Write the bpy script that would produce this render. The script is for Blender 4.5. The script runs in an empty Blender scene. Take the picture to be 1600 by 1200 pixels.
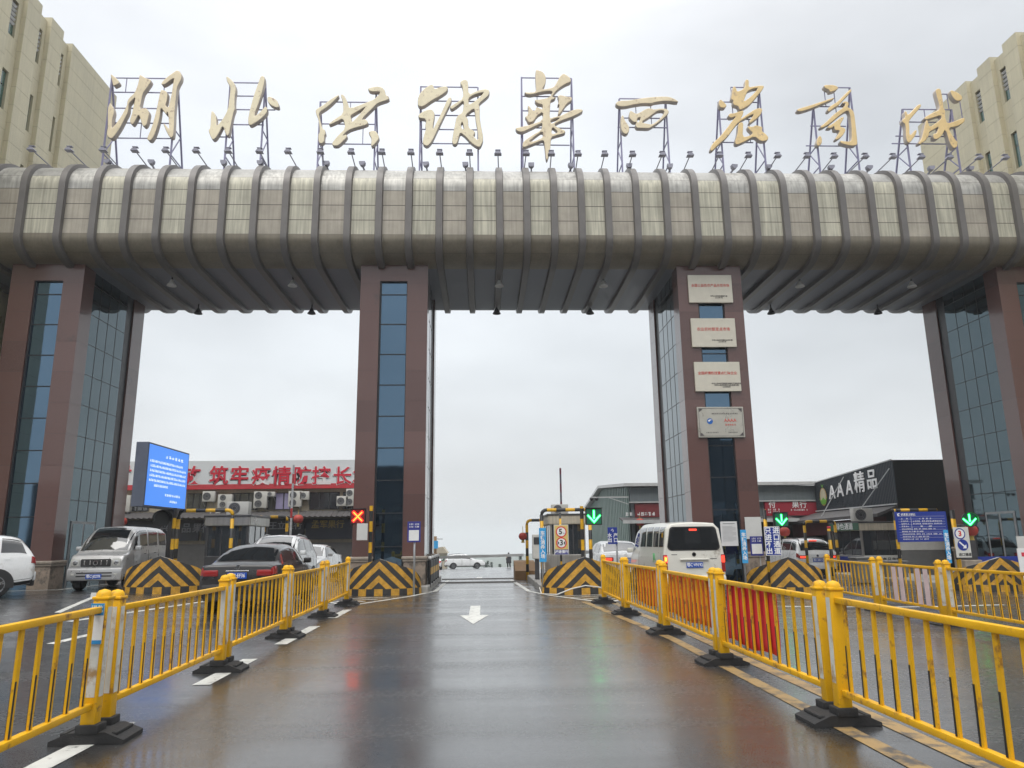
import bpy, bmesh, math, random
from math import sin, cos, pi, radians, sqrt, atan2
from mathutils import Vector, Matrix, noise as mnoise

random.seed(7)
scene = bpy.context.scene
COL = scene.collection

# ------------------------------------------------------------------ camera
F_PX, YAW, PITCH, ROLL, EYE = 1141.0, radians(2.3), radians(12.07), radians(0.7), 1.56
fw = Vector((sin(YAW) * cos(PITCH), cos(YAW) * cos(PITCH), sin(PITCH)))
r0 = Vector((cos(YAW), -sin(YAW), 0.0))
u0 = r0.cross(fw)
rt = r0 * cos(ROLL) - u0 * sin(ROLL)
up = u0 * cos(ROLL) + r0 * sin(ROLL)
cam = bpy.data.cameras.new("camera")
cam.sensor_width = 36.0
cam.lens = 36.0 * F_PX / 1600.0
cam.clip_end = 6000.0
cam_ob = bpy.data.objects.new("camera", cam)
COL.objects.link(cam_ob)
M = Matrix((rt, up, -fw)).transposed().to_4x4()
M.translation = Vector((0, 0, EYE))
cam_ob.matrix_world = M
scene.camera = cam_ob


def at(px, py, Y):
    """real point at depth Y behind a pixel of the surveyed photograph (1600 x 1200)"""
    r = fw + rt * ((px - 800) / F_PX) - up * ((py - 600) / F_PX)
    t = Y / r.y
    return Vector((r.x * t, Y, EYE + r.z * t))


# ------------------------------------------------------------------ world, sun, exposure
SUN_EL, SUN_ROT = radians(58), radians(200)
world = bpy.data.worlds.new("World")
scene.world = world
world.use_nodes = True
wn, wl = world.node_tree.nodes, world.node_tree.links
wn.clear()
w_out = wn.new("ShaderNodeOutputWorld")
w_bg = wn.new("ShaderNodeBackground")
w_bg.inputs[1].default_value = 0.1
w_sky = wn.new("ShaderNodeTexSky")
w_sky.sky_type = 'NISHITA'
w_sky.sun_disc = False
w_sky.sun_elevation = SUN_EL
w_sky.sun_rotation = SUN_ROT
w_sky.dust_density = 3.0
w_tc = wn.new("ShaderNodeTexCoord")
w_sep = wn.new("ShaderNodeSeparateXYZ")
wl.new(w_tc.outputs["Generated"], w_sep.inputs[0])
w_ramp = wn.new("ShaderNodeValToRGB")          # overcast: bright overhead, paler towards the horizon
er = w_ramp.color_ramp
er.elements[0].position = 0.0
er.elements[0].color = (0.79, 0.825, 0.85, 1)
er.elements[1].position = 1.0
er.elements[1].color = (2.9, 2.9, 2.9, 1)
for pos, c in ((0.06, (0.83, 0.855, 0.87)), (0.22, (0.78, 0.82, 0.85)), (0.45, (0.80, 0.84, 0.885)),
               (0.62, (0.93, 0.955, 0.99)), (0.80, (2.0, 2.0, 2.0))):
    e = er.elements.new(pos)
    e.color = (*c, 1)
wl.new(w_sep.outputs[2], w_ramp.inputs[0])
w_map = wn.new("ShaderNodeMapping")
w_map.inputs["Scale"].default_value = (1.0, 1.0, 2.6)
wl.new(w_tc.outputs["Generated"], w_map.inputs[0])
w_noise = wn.new("ShaderNodeTexNoise")
w_noise.inputs["Scale"].default_value = 2.2
w_noise.inputs["Detail"].default_value = 4.0
w_noise.inputs["Roughness"].default_value = 0.5
wl.new(w_map.outputs[0], w_noise.inputs["Vector"])
w_mr = wn.new("ShaderNodeMapRange")
w_mr.inputs[1].default_value = 0.3
w_mr.inputs[2].default_value = 0.7
w_mr.inputs[3].default_value = 8.5
w_mr.inputs[4].default_value = 11.2
wl.new(w_noise.outputs[0], w_mr.inputs[0])
w_mul = wn.new("ShaderNodeVectorMath")
w_mul.operation = 'SCALE'
wl.new(w_ramp.outputs[0], w_mul.inputs[0])
wl.new(w_mr.outputs[0], w_mul.inputs["Scale"])
# thinner, brighter cloud high on the left
w_dot = wn.new("ShaderNodeVectorMath")
w_dot.operation = 'DOT_PRODUCT'
gd = Vector((-0.17, 0.80, 0.60)).normalized()
w_dot.inputs[1].default_value = gd
w_nrm = wn.new("ShaderNodeVectorMath")
w_nrm.operation = 'NORMALIZE'
wl.new(w_tc.outputs["Generated"], w_nrm.inputs[0])
wl.new(w_nrm.outputs[0], w_dot.inputs[0])
w_g = wn.new("ShaderNodeMapRange")
w_g.interpolation_type = 'SMOOTHSTEP'
w_g.inputs[1].default_value = 0.80
w_g.inputs[2].default_value = 1.0
w_g.inputs[3].default_value = 1.0
w_g.inputs[4].default_value = 1.20
wl.new(w_dot.outputs["Value"], w_g.inputs[0])
w_mul2 = wn.new("ShaderNodeVectorMath")
w_mul2.operation = 'SCALE'
wl.new(w_mul.outputs[0], w_mul2.inputs[0])
wl.new(w_g.outputs[0], w_mul2.inputs["Scale"])
w_mix = wn.new("ShaderNodeMix")
w_mix.data_type = 'RGBA'
w_mix.inputs[0].default_value = 0.93
wl.new(w_sky.outputs[0], w_mix.inputs[6])
wl.new(w_mul2.outputs[0], w_mix.inputs[7])
wl.new(w_mix.outputs[2], w_bg.inputs[0])
wl.new(w_bg.outputs[0], w_out.inputs[0])

sun = bpy.data.lights.new("sun", 'SUN')
sun.energy = 1.5
sun.angle = radians(40)
sun.color = (1.0, 0.97, 0.92)
sun_ob = bpy.data.objects.new("sun", sun)
COL.objects.link(sun_ob)
sdir = Vector((cos(SUN_EL) * sin(SUN_ROT), cos(SUN_EL) * cos(SUN_ROT), sin(SUN_EL)))
sun_ob.rotation_euler = sdir.to_track_quat('Z', 'Y').to_euler()

scene.view_settings.view_transform = 'Standard'
scene.view_settings.look = 'None'
scene.view_settings.exposure = 0.0
scene.view_settings.gamma = 1.0
scene.render.engine = 'CYCLES'
scene.cycles.max_bounces = 6
scene.cycles.diffuse_bounces = 3
scene.cycles.glossy_bounces = 4
scene.cycles.transmission_bounces = 4
scene.cycles.volume_bounces = 1
scene.cycles.use_denoising = True

# ------------------------------------------------------------------ materials
MATS = {}


def nodes_of(m):
    m.use_nodes = True
    return m.node_tree.nodes, m.node_tree.links, m.node_tree.nodes["Principled BSDF"]


def mat(name, col, rough=0.5, metal=0.0, var=0.12, scale=4.0, bump=0.0, bscale=40.0, coat=0.0, streak=0.0,
        dirt=None, spec=0.5, stretch=(1, 1, 1), emit=0.0):
    """procedural surface: colour broken up by noise, optional vertical streaks, patches of dirt and fine bump"""
    if name in MATS:
        return MATS[name]
    m = bpy.data.materials.new(name)
    N, L, b = nodes_of(m)
    tc = N.new("ShaderNodeTexCoord")
    mp = N.new("ShaderNodeMapping")
    mp.inputs["Scale"].default_value = stretch
    oi = N.new("ShaderNodeObjectInfo")
    of = N.new("ShaderNodeVectorMath")
    of.operation = "MULTIPLY_ADD"
    of.inputs[1].default_value = (17.0, 23.0, 11.0)
    L.new(oi.outputs["Random"], of.inputs[0])
    L.new(tc.outputs["Object"], of.inputs[2])
    OB = of.outputs[0]
    L.new(OB, mp.inputs[0])
    nz = N.new("ShaderNodeTexNoise")
    nz.inputs["Scale"].default_value = scale
    nz.inputs["Detail"].default_value = 5.0
    nz.inputs["Roughness"].default_value = 0.6
    L.new(mp.outputs[0], nz.inputs["Vector"])
    mr = N.new("ShaderNodeMapRange")
    mr.inputs[1].default_value = 0.28
    mr.inputs[2].default_value = 0.72
    mr.inputs[3].default_value = 1.0 - var
    mr.inputs[4].default_value = 1.0 + var
    L.new(nz.outputs[0], mr.inputs[0])
    sc = N.new("ShaderNodeVectorMath")
    sc.operation = 'SCALE'
    sc.inputs[0].default_value = col[:3]
    L.new(mr.outputs[0], sc.inputs["Scale"])
    last = sc.outputs[0]
    if streak > 0:
        mp2 = N.new("ShaderNodeMapping")
        mp2.inputs["Scale"].default_value = (9, 9, 0.35)
        L.new(OB, mp2.inputs[0])
        n2 = N.new("ShaderNodeTexNoise")
        n2.inputs["Scale"].default_value = 1.6
        n2.inputs["Detail"].default_value = 4
        L.new(mp2.outputs[0], n2.inputs["Vector"])
        m2 = N.new("ShaderNodeMapRange")
        m2.inputs[1].default_value = 0.35
        m2.inputs[2].default_value = 0.65
        m2.inputs[3].default_value = 1.0 - streak
        m2.inputs[4].default_value = 1.0 + streak * 0.6
        L.new(n2.outputs[0], m2.inputs[0])
        s2 = N.new("ShaderNodeVectorMath")
        s2.operation = 'SCALE'
        L.new(last, s2.inputs[0])
        L.new(m2.outputs[0], s2.inputs["Scale"])
        last = s2.outputs[0]
    if dirt:
        n3 = N.new("ShaderNodeTexNoise")
        n3.inputs["Scale"].default_value = dirt[2] if len(dirt) > 2 else 2.5
        n3.inputs["Detail"].default_value = 8
        n3.inputs["Roughness"].default_value = 0.7
        L.new(OB, n3.inputs["Vector"])
        r3 = N.new("ShaderNodeMapRange")
        r3.inputs[1].default_value = 0.62 - dirt[1] * 0.3
        r3.inputs[2].default_value = 0.72 - dirt[1] * 0.2
        L.new(n3.outputs[0], r3.inputs[0])
        mx = N.new("ShaderNodeMix")
        mx.data_type = 'RGBA'
        L.new(r3.outputs[0], mx.inputs[0])
        L.new(last, mx.inputs[6])
        mx.inputs[7].default_value = (*dirt[0], 1)
        last = mx.outputs[2]
    L.new(last, b.inputs["Base Color"])
    rr = N.new("ShaderNodeMapRange")
    rr.inputs[1].default_value = 0.3
    rr.inputs[2].default_value = 0.7
    rr.inputs[3].default_value = max(0.02, rough * 0.85)
    rr.inputs[4].default_value = min(1.0, rough * 1.15)
    L.new(nz.outputs[0], rr.inputs[0])
    L.new(rr.outputs[0], b.inputs["Roughness"])
    b.inputs["Metallic"].default_value = metal
    b.inputs["Specular IOR Level"].default_value = spec
    if coat:
        b.inputs["Coat Weight"].default_value = coat
        b.inputs["Coat Roughness"].default_value = 0.06
    if bump:
        nb = N.new("ShaderNodeTexNoise")
        nb.inputs["Scale"].default_value = bscale
        nb.inputs["Detail"].default_value = 4
        L.new(tc.outputs["Object"], nb.inputs["Vector"])
        bp = N.new("ShaderNodeBump")
        bp.inputs["Strength"].default_value = bump
        bp.inputs["Distance"].default_value = 0.02
        L.new(nb.outputs[0], bp.inputs["Height"])
        L.new(bp.outputs[0], b.inputs["Normal"])
    if emit:
        L.new(last, b.inputs["Emission Color"])
        b.inputs["Emission Strength"].default_value = emit
    MATS[name] = m
    return m


def glass_mat(name, tint, rough=0.03, wave=0.0, metal=0.0):
    """dark reflective window glass"""
    m = bpy.data.materials.new(name)
    N, L, b = nodes_of(m)
    b.inputs["Base Color"].default_value = (*tint, 1)
    b.inputs["Roughness"].default_value = rough
    b.inputs["Metallic"].default_value = metal
    b.inputs["IOR"].default_value = 1.6
    b.inputs["Specular IOR Level"].default_value = 0.8
    b.inputs["Coat Weight"].default_value = 0.25 if metal else 0.6
    b.inputs["Coat Roughness"].default_value = 0.02
    if wave:
        tc = N.new("ShaderNodeTexCoord")
        nb = N.new("ShaderNodeTexNoise")
        nb.inputs["Scale"].default_value = 0.8
        L.new(tc.outputs["Object"], nb.inputs["Vector"])
        bp = N.new("ShaderNodeBump")
        bp.inputs["Strength"].default_value = wave
        bp.inputs["Distance"].default_value = 0.05
        L.new(nb.outputs[0], bp.inputs["Height"])
        L.new(bp.outputs[0], b.inputs["Normal"])
    MATS[name] = m
    return m


def emit_mat(name, col, strength):
    m = bpy.data.materials.new(name)
    N, L, b = nodes_of(m)
    b.inputs["Base Color"].default_value = (*[c * 0.3 for c in col], 1)
    b.inputs["Emission Color"].default_value = (*col, 1)
    b.inputs["Emission Strength"].default_value = strength
    MATS[name] = m
    return m


def stripe_mat(name, c1, c2, axis, period, rough=0.45, duty=0.5, phase=0.0, wear=0.3):
    """painted bands across one object axis"""
    m = bpy.data.materials.new(name)
    N, L, b = nodes_of(m)
    tc = N.new("ShaderNodeTexCoord")
    sp = N.new("ShaderNodeSeparateXYZ")
    L.new(tc.outputs["Object"], sp.inputs[0])
    a = N.new("ShaderNodeMath")
    a.operation = 'MULTIPLY_ADD'
    a.inputs[1].default_value = 1.0 / period
    a.inputs[2].default_value = phase + 100.0
    L.new(sp.outputs[axis], a.inputs[0])
    f = N.new("ShaderNodeMath")
    f.operation = 'FRACT'
    L.new(a.outputs[0], f.inputs[0])
    g = N.new("ShaderNodeMath")
    g.operation = 'GREATER_THAN'
    g.inputs[1].default_value = duty
    L.new(f.outputs[0], g.inputs[0])
    finish_two(m, g.outputs[0], c1, c2, rough, wear)
    MATS[name] = m
    return m


def finish_two(m, fac, c1, c2, rough, wear):
    N, L, b = nodes_of(m)
    mx = N.new("ShaderNodeMix")
    mx.data_type = 'RGBA'
    L.new(fac, mx.inputs[0])
    mx.inputs[6].default_value = (*c1, 1)
    mx.inputs[7].default_value = (*c2, 1)
    tc = N.new("ShaderNodeTexCoord")
    nz = N.new("ShaderNodeTexNoise")
    nz.inputs["Scale"].default_value = 7
    nz.inputs["Detail"].default_value = 8
    nz.inputs["Roughness"].default_value = 0.7
    L.new(tc.outputs["Object"], nz.inputs["Vector"])
    mr = N.new("ShaderNodeMapRange")
    mr.inputs[1].default_value = 0.3
    mr.inputs[2].default_value = 0.7
    mr.inputs[3].default_value = 1 - wear
    mr.inputs[4].default_value = 1 + wear * 0.4
    L.new(nz.outputs[0], mr.inputs[0])
    s = N.new("ShaderNodeVectorMath")
    s.operation = 'SCALE'
    L.new(mx.outputs[2], s.inputs[0])
    L.new(mr.outputs[0], s.inputs["Scale"])
    L.new(s.outputs[0], b.inputs["Base Color"])
    b.inputs["Roughness"].default_value = rough


# ------------------------------------------------------------------ mesh collector
class MB:
    def __init__(s):
        s.v, s.f, s.mi, s.mats, s.uv = [], [], [], [], {}
        s.cur = 0

    def use(s, m):
        if m not in s.mats:
            s.mats.append(m)
        s.cur = s.mats.index(m)
        return s

    def add(s, vs, fs):
        b = len(s.v)
        s.v += [tuple(v) for v in vs]
        for f in fs:
            s.f.append([b + i for i in f])
            s.mi.append(s.cur)
        return b

    def box(s, x0, x1, y0, y1, z0, z1, T=None):
        vs = [Vector((x, y, z)) for z in (z0, z1) for y in (y0, y1) for x in (x0, x1)]
        if T is not None:
            vs = [T @ v for v in vs]
        s.add(vs, [(0, 2, 3, 1), (4, 5, 7, 6), (0, 1, 5, 4), (2, 6, 7, 3), (0, 4, 6, 2), (1, 3, 7, 5)])
        return s

    def bbox(s, x0, x1, y0, y1, z0, z1, c=0.01, T=None):
        """box with chamfered edges (chamfer in all directions)"""
        vs, fs = [], []
        bm = bmesh.new()
        bmesh.ops.create_cube(bm, size=1.0)
        for v in bm.verts:
            v.co = Vector((x0 + (v.co.x + .5) * (x1 - x0), y0 + (v.co.y + .5) * (y1 - y0), z0 + (v.co.z + .5) * (z1 - z0)))
        bmesh.ops.bevel(bm, geom=bm.edges[:], offset=c, segments=2, affect='EDGES', profile=0.5)
        bm.verts.index_update()
        vs = [(T @ v.co) if T is not None else v.co.copy() for v in bm.verts]
        fs = [[v.index for v in f.verts] for f in bm.faces]
        bm.free()
        s.add(vs, fs)
        return s

    def bar(s, p, q, w, h=None, upv=(0, 0, 1)):
        p, q = Vector(p), Vector(q)
        h = h or w
        d = (q - p)
        if d.length < 1e-6:
            return s
        d.normalize()
        u = Vector(upv)
        if abs(d.dot(u)) > 0.98:
            u = Vector((0, 1, 0))
        a = d.cross(u).normalized()
        c = a.cross(d).normalized()
        vs = [e + a * (i * w / 2) + c * (j * h / 2) for e in (p, q) for i, j in ((-1, -1), (1, -1), (1, 1), (-1, 1))]
        s.add(vs, [(3, 2, 1, 0), (4, 5, 6, 7), (0, 1, 5, 4), (1, 2, 6, 5), (2, 3, 7, 6), (3, 0, 4, 7)])
        return s

    def tube(s, pts, r, n=8, caps=True):
        pts = [Vector(p) for p in pts]
        rs = r if isinstance(r, (list, tuple)) else [r] * len(pts)
        rings = []
        ref = Vector((0, 0, 1))
        for i, p in enumerate(pts):
            a = pts[max(i - 1, 0)]
            b = pts[min(i + 1, len(pts) - 1)]
            d = (b - a).normalized()
            u = ref if abs(d.dot(ref)) < 0.97 else Vector((0, 1, 0))
            x = d.cross(u).normalized()
            y = x.cross(d).normalized()
            rings.append([p + (x * cos(2 * pi * k / n) + y * sin(2 * pi * k / n)) * rs[i] for k in range(n)])
        vs = [v for r_ in rings for v in r_]
        fs = []
        for i in range(len(pts) - 1):
            for k in range(n):
                k2 = (k + 1) % n
                fs.append((i * n + k, i * n + k2, (i + 1) * n + k2, (i + 1) * n + k))
        if caps:
            fs.append(tuple(range(n - 1, -1, -1)))
            fs.append(tuple((len(pts) - 1) * n + k for k in range(n)))
        s.add(vs, fs)
        return s

    def lathe(s, prof, n=16, T=None, caps=True):
        """prof: (radius, height) about local z"""
        vs = [Vector((r * cos(2 * pi * k / n), r * sin(2 * pi * k / n), z)) for r, z in prof for k in range(n)]
        if T is not None:
            vs = [T @ v for v in vs]
        fs = []
        for i in range(len(prof) - 1):
            for k in range(n):
                k2 = (k + 1) % n
                fs.append((i * n + k, i * n + k2, (i + 1) * n + k2, (i + 1) * n + k))
        if caps:
            fs.append(tuple(range(n - 1, -1, -1)))
            fs.append(tuple((len(prof) - 1) * n + k for k in range(n)))
        s.add(vs, fs)
        return s

    def prism(s, poly, d0, d1, fn):
        """poly of 2-D points swept between depths d0 and d1; fn(a, b, d) -> 3-D point"""
        n = len(poly)
        vs = [fn(a, b, d0) for a, b in poly] + [fn(a, b, d1) for a, b in poly]
        fs = [tuple(range(n)), tuple(range(2 * n - 1, n - 1, -1))]
        fs += [(i, i + n, (i + 1) % n + n, (i + 1) % n) for i in range(n)]
        s.add(vs, fs)
        return s

    def build(s, name, parent=None, m=None, smooth=False, angle=None):
        me = bpy.data.meshes.new(name)
        off = Vector((0, 0, 0))
        if parent is not None and parent.get("_world"):
            q = parent
            while q.parent:
                q = q.parent
            off = q.location
        me.from_pydata([tuple(Vector(v) - off) for v in s.v], [], s.f)
        for mm in (s.mats or [m or MATS["grey_metal"]]):
            me.materials.append(mm)
        for p, i in zip(me.polygons, s.mi):
            p.material_index = i if s.mats else 0
            p.use_smooth = smooth or angle is not None
        bm = bmesh.new()
        bm.from_mesh(me)
        bmesh.ops.recalc_face_normals(bm, faces=bm.faces[:])
        bm.to_mesh(me)
        bm.free()
        if angle is not None:
            me.set_sharp_from_angle(angle=radians(angle))
        o = bpy.data.objects.new(name, me)
        COL.objects.link(o)
        if parent is not None:
            o.parent = parent
            if parent.get("_world"):
                o["_world"] = 1
        return o


def thing(name, label, cat, loc=(0, 0, 0), rz=0.0, group=None, world_coords=False):
    """Empty at a thing's base; with world_coords its parts are given in world coordinates"""
    o = bpy.data.objects.new(name, None)
    COL.objects.link(o)
    o.location = loc
    o.rotation_euler = (0, 0, rz)
    o.empty_display_size = 0.2
    o["label"] = label
    o["category"] = cat
    if group:
        o["group"] = group
    if world_coords:
        o["_world"] = 1
    return o


def tag(o, label, cat, group=None):
    o["label"] = label
    o["category"] = cat
    if group:
        o["group"] = group
    return o


def structure(o, stuff=False):
    o["kind"] = "stuff" if stuff else "structure"
    return o


def dup(root, loc, rz, label=None, scale=None):
    r = root.copy()
    COL.objects.link(r)
    r.location = loc
    r.rotation_euler = (0, 0, rz)
    if scale:
        r.scale = scale
    if label:
        r["label"] = label
    for ch in list(root.children):
        c = ch.copy()
        COL.objects.link(c)
        c.parent = r
        for g in list(ch.children):
            d = g.copy()
            COL.objects.link(d)
            d.parent = c
    return r


def text(s, m, size, loc, rz=0.0, parent=None, name="lettering", bold=0.0, align='CENTER', depth=0.004, sx=1.0, tilt=90.0,
         lead=1.0, vcen=True):
    """lettering as its own mesh; faces -Y when rz = 0"""
    c = bpy.data.curves.new(name, 'FONT')
    c.body = s
    c.size = size
    c.align_x = align
    c.align_y = 'CENTER' if vcen else 'TOP_BASELINE'
    c.extrude = depth
    c.offset = bold
    c.space_line = lead
    c.resolution_u = 2
    t = bpy.data.objects.new(name, c)
    COL.objects.link(t)
    dg = bpy.context.evaluated_depsgraph_get()
    me = bpy.data.meshes.new_from_object(t.evaluated_get(dg))
    bpy.data.objects.remove(t)
    bpy.data.curves.remove(c)
    off = Vector((0, 0, 0))
    if parent is not None and parent.get("_world"):
        q = parent
        while q.parent:
            q = q.parent
        off = q.location
    T = Matrix.Translation(Vector(loc) - off) @ Matrix.Rotation(rz, 4, 'Z') @ Matrix.Rotation(radians(tilt), 4, 'X') @ Matrix.Diagonal((sx, 1, 1, 1))
    me.transform(T)
    me.materials.clear()
    me.materials.append(m)
    o = bpy.data.objects.new(name, me)
    COL.objects.link(o)
    if parent is not None:
        o.parent = parent
    return o


def scrawl(pattern, m, x0, x1, z, h, parent, fn, name="print", seed=1):
    """a line of print too small to read: every non-blank of the pattern is a little cluster of strokes"""
    rnd = random.Random(seed * 101 + len(pattern))
    b = MB().use(m)
    w = (x1 - x0) / len(pattern)
    t = h * .17

    def q(xa, xb, za, zb, d):
        b.add([fn(xa, za, d), fn(xb, za, d), fn(xb, zb, d), fn(xa, zb, d)], [(0, 1, 2, 3)])
    for i, ch in enumerate(pattern):
        if ch == ' ':
            continue
        a = x0 + w * i + w * .08
        c = a + w * .84
        for k in range(rnd.choice((2, 3, 3))):
            zz = z - h / 2 + h * (k + rnd.uniform(.1, .5)) / 3
            q(a + rnd.uniform(0, .2) * w, c - rnd.uniform(0, .2) * w, zz, zz + t, 0)
        for k in range(rnd.choice((1, 2))):
            xx = a + (c - a) * rnd.uniform(.1, .8)
            q(xx, xx + t, z - h / 2, z + h / 2, .0007)
    return b.build(name, parent)


def smooth01(t):
    t = max(0.0, min(1.0, t))
    return t * t * (3 - 2 * t)


def gz(x, y):
    """ground height: the yard rises a little to the left, falls away beyond the gate"""
    z = 0.24 * smooth01((-x - 5.5) / 6.5) - 0.12 * smooth01((x - 5.0) / 6.0)
    if y > 30:
        z -= 0.028 * (min(y, 97) - 30)
    if y > 97:
        t = min(y - 97, 340)
        z -= 0.028 * t + 0.00042 * t * t
    return z


# shared surfaces
YEL = (0.74, 0.405, 0.010)
BLK = (0.028, 0.028, 0.03)
mat("grey_metal", (0.32, 0.33, 0.34), 0.45, 0.3)
mat("dark_metal", (0.06, 0.06, 0.065), 0.5, 0.3)
mat("galvanised", (0.45, 0.46, 0.47), 0.4, 0.6)
mat("purple_steel", (0.25, 0.24, 0.37), 0.5, 0.1)
mat("white_paint", (0.78, 0.78, 0.77), 0.4, var=0.05)
mat("off_white", (0.62, 0.61, 0.57), 0.6, var=0.08)
mat("black_plastic", (0.018, 0.018, 0.02), 0.45, var=0.2)
mat("rubber", (0.022, 0.022, 0.023), 0.75, var=0.3, scale=9, bump=0.3)
mat("yellow_paint", YEL, 0.42, var=0.14, scale=3, dirt=((0.26, 0.12, 0.04), 0.22, 6.0), bump=0.10, spec=0.3)
mat("worn_white", (0.6, 0.6, 0.56), 0.5, var=0.15, scale=6, dirt=((0.35, 0.22, 0.1), 0.3, 4.0))
mat("blue_sign", (0.012, 0.035, 0.27), 0.35, var=0.06)
mat("sky_sign", (0.05, 0.36, 0.72), 0.35, var=0.05)
mat("white_letter", (0.85, 0.85, 0.85), 0.4, var=0.02)
mat("black_letter", (0.015, 0.015, 0.015), 0.5, var=0.02)
mat("red_letter", (0.62, 0.03, 0.06), 0.4, var=0.05)
mat("red_lantern", (0.42, 0.05, 0.035), 0.6, var=0.2)
mat("gold_paint", (0.5, 0.36, 0.08), 0.5)
stripe_mat("pole_bands", YEL, BLK, 2, 0.62)
stripe_mat("bar_bands", YEL, BLK, 0, 0.62)

# ------------------------------------------------------------------ ground
def asphalt():
    m = bpy.data.materials.new("wet_asphalt")
    N, L, b = nodes_of(m)
    tc = N.new("ShaderNodeTexCoord")

    def noise(scale, detail, rough=0.6, stretch=(1, 1, 1)):
        mp = N.new("ShaderNodeMapping")
        mp.inputs["Scale"].default_value = stretch
        L.new(tc.outputs["Object"], mp.inputs[0])
        n = N.new("ShaderNodeTexNoise")
        n.inputs["Scale"].default_value = scale
        n.inputs["Detail"].default_value = detail
        n.inputs["Roughness"].default_value = rough
        L.new(mp.outputs[0], n.inputs["Vector"])
        return n.outputs[0]

    def rng(src, a, b_, c, d):
        r = N.new("ShaderNodeMapRange")
        for i, v in enumerate((a, b_, c, d)):
            r.inputs[i + 1].default_value = v
        L.new(src, r.inputs[0])
        return r.outputs[0]

    def math_(op, x, y):
        n = N.new("ShaderNodeMath")
        n.operation = op
        for i, v in enumerate((x, y)):
            if isinstance(v, (int, float)):
                n.inputs[i].default_value = v
            else:
                L.new(v, n.inputs[i])
        return n.outputs[0]
    grit = noise(75, 3, 0.8)
    mid = noise(18, 5, 0.75)
    patch = noise(0.45, 6, 0.65, (1, 0.55, 1))
    band = noise(0.5, 5, 0.6, (0.22, 1.9, 1))
    fine = noise(6, 6, 0.7)
    k = math_('MULTIPLY', rng(grit, 0.35, 0.65, 0.15, 2.3), rng(patch, 0.3, 0.7, 0.75, 1.25))
    k = math_('MULTIPLY', k, rng(fine, 0.3, 0.7, 0.8, 1.2))
    k = math_('MULTIPLY', k, rng(mid, 0.3, 0.7, 0.65, 1.45))
    s = N.new("ShaderNodeVectorMath")
    s.operation = 'SCALE'
    s.inputs[0].default_value = (0.026, 0.0262, 0.0265)
    L.new(k, s.inputs["Scale"])
    L.new(s.outputs[0], b.inputs["Base Color"])
    track = noise(1.0, 3, 0.5, (1.6, 0.05, 1))
    wet = math_('ADD', rng(band, 0.35, 0.65, 0.0, 0.10), rng(patch, 0.3, 0.7, 0.22, 0.38))
    wet = math_('ADD', wet, rng(grit, 0.35, 0.65, -0.08, 0.10))
    wet = math_('ADD', wet, rng(track, 0.35, 0.65, -0.06, 0.06))
    L.new(math_('ADD', wet, rng(fine, 0.3, 0.7, -0.03, 0.03)), b.inputs["Roughness"])
    b.inputs["Specular IOR Level"].default_value = 0.5
    b.inputs["Coat Weight"].default_value = 1.0
    b.inputs["Coat IOR"].default_value = 1.5
    L.new(math_("ADD", rng(band, 0.35, 0.65, 0.15, 0.29), rng(mid, 0.3, 0.7, -0.05, 0.07)), b.inputs["Coat Roughness"])
    h = math_('ADD', math_('MULTIPLY', grit, 0.6), math_('MULTIPLY', noise(70, 3, 0.6), 0.6))
    bp = N.new("ShaderNodeBump")
    bp.inputs["Strength"].default_value = 0.6
    bp.inputs["Distance"].default_value = 0.006
    L.new(h, bp.inputs["Height"])
    L.new(bp.outputs[0], b.inputs["Normal"])
    MATS["asphalt"] = m
    return m


asphalt()
mat("valley", (0.06, 0.08, 0.05), 0.95, var=0.4, scale=0.02)
mat("hill_green", (0.05, 0.075, 0.045), 0.95, var=0.4, scale=0.03)
mat("line_white", (0.62, 0.62, 0.58), 0.45, var=0.12, scale=5, dirt=((0.11, 0.105, 0.10), 0.28, 7.0))
mat("line_yellow", (0.40, 0.26, 0.10), 0.45, var=0.2, scale=4, dirt=((0.09, 0.08, 0.07), 0.52, 4.0))
mat("kerb", (0.34, 0.33, 0.31), 0.6, var=0.2, scale=3, dirt=((0.12, 0.11, 0.1), 0.25, 3.0), bump=0.1)

xs = [-1500, -600, -250, -120, -70, -45] + [-32 + i * 1.0 for i in range(65)] + [45, 70, 120, 250, 600, 1500]
ys = [-300, -120, -60, -30] + [-12 + i * 1.0 for i in range(112)] + [102, 106, 112, 120, 135, 160, 200, 260, 340, 437, 600, 900, 1400, 2200, 3200]
g = MB()
nx = len(xs)
for y in ys:
    for x in xs:
        g.v.append((x, y, gz(x, y)))
for j in range(len(ys) - 1):
    g.use(MATS["asphalt"] if ys[j] < 106 else MATS["valley"])
    for i in range(nx - 1):
        a = j * nx + i
        g.f.append([a, a + 1, a + 1 + nx, a + nx])
        g.mi.append(g.cur)
structure(g.build("ground", smooth=True))


def ridge(name, y, x0, x1, zfun, depth, m):
    b = MB().use(m)
    n = 90
    rows = []
    for j in range(4):
        t = j / 3.0
        row = []
        for i in range(n + 1):
            x = x0 + (x1 - x0) * i / n
            z = zfun(x)
            zz = -60 + (z + 60) * (1 - (1 - t) ** 2) if j < 3 else z
            row.append((x, y + depth * t, zz))
        rows.append(row)
    for r_ in rows:
        b.v += r_
    for j in range(3):
        for i in range(n):
            a = j * (n + 1) + i
            b.f.append([a, a + 1, a + n + 2, a + n + 1])
            b.mi.append(b.cur)
    structure(b.build(name, smooth=True))


ridge("hill", 620, -300, 900, lambda x: -26 + 10 * mnoise.noise((x * 0.006, 3.1, 0)) + 5 * mnoise.noise((x * 0.03, 1.0, 0)), 120, MATS["hill_green"])
ridge("hill", 1150, -900, 1800, lambda x: -24 + 20 * mnoise.noise((x * 0.003, 9.4, 0)) + 8 * mnoise.noise((x * 0.015, 2.0, 0)), 200, MATS["hill_green"])


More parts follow.
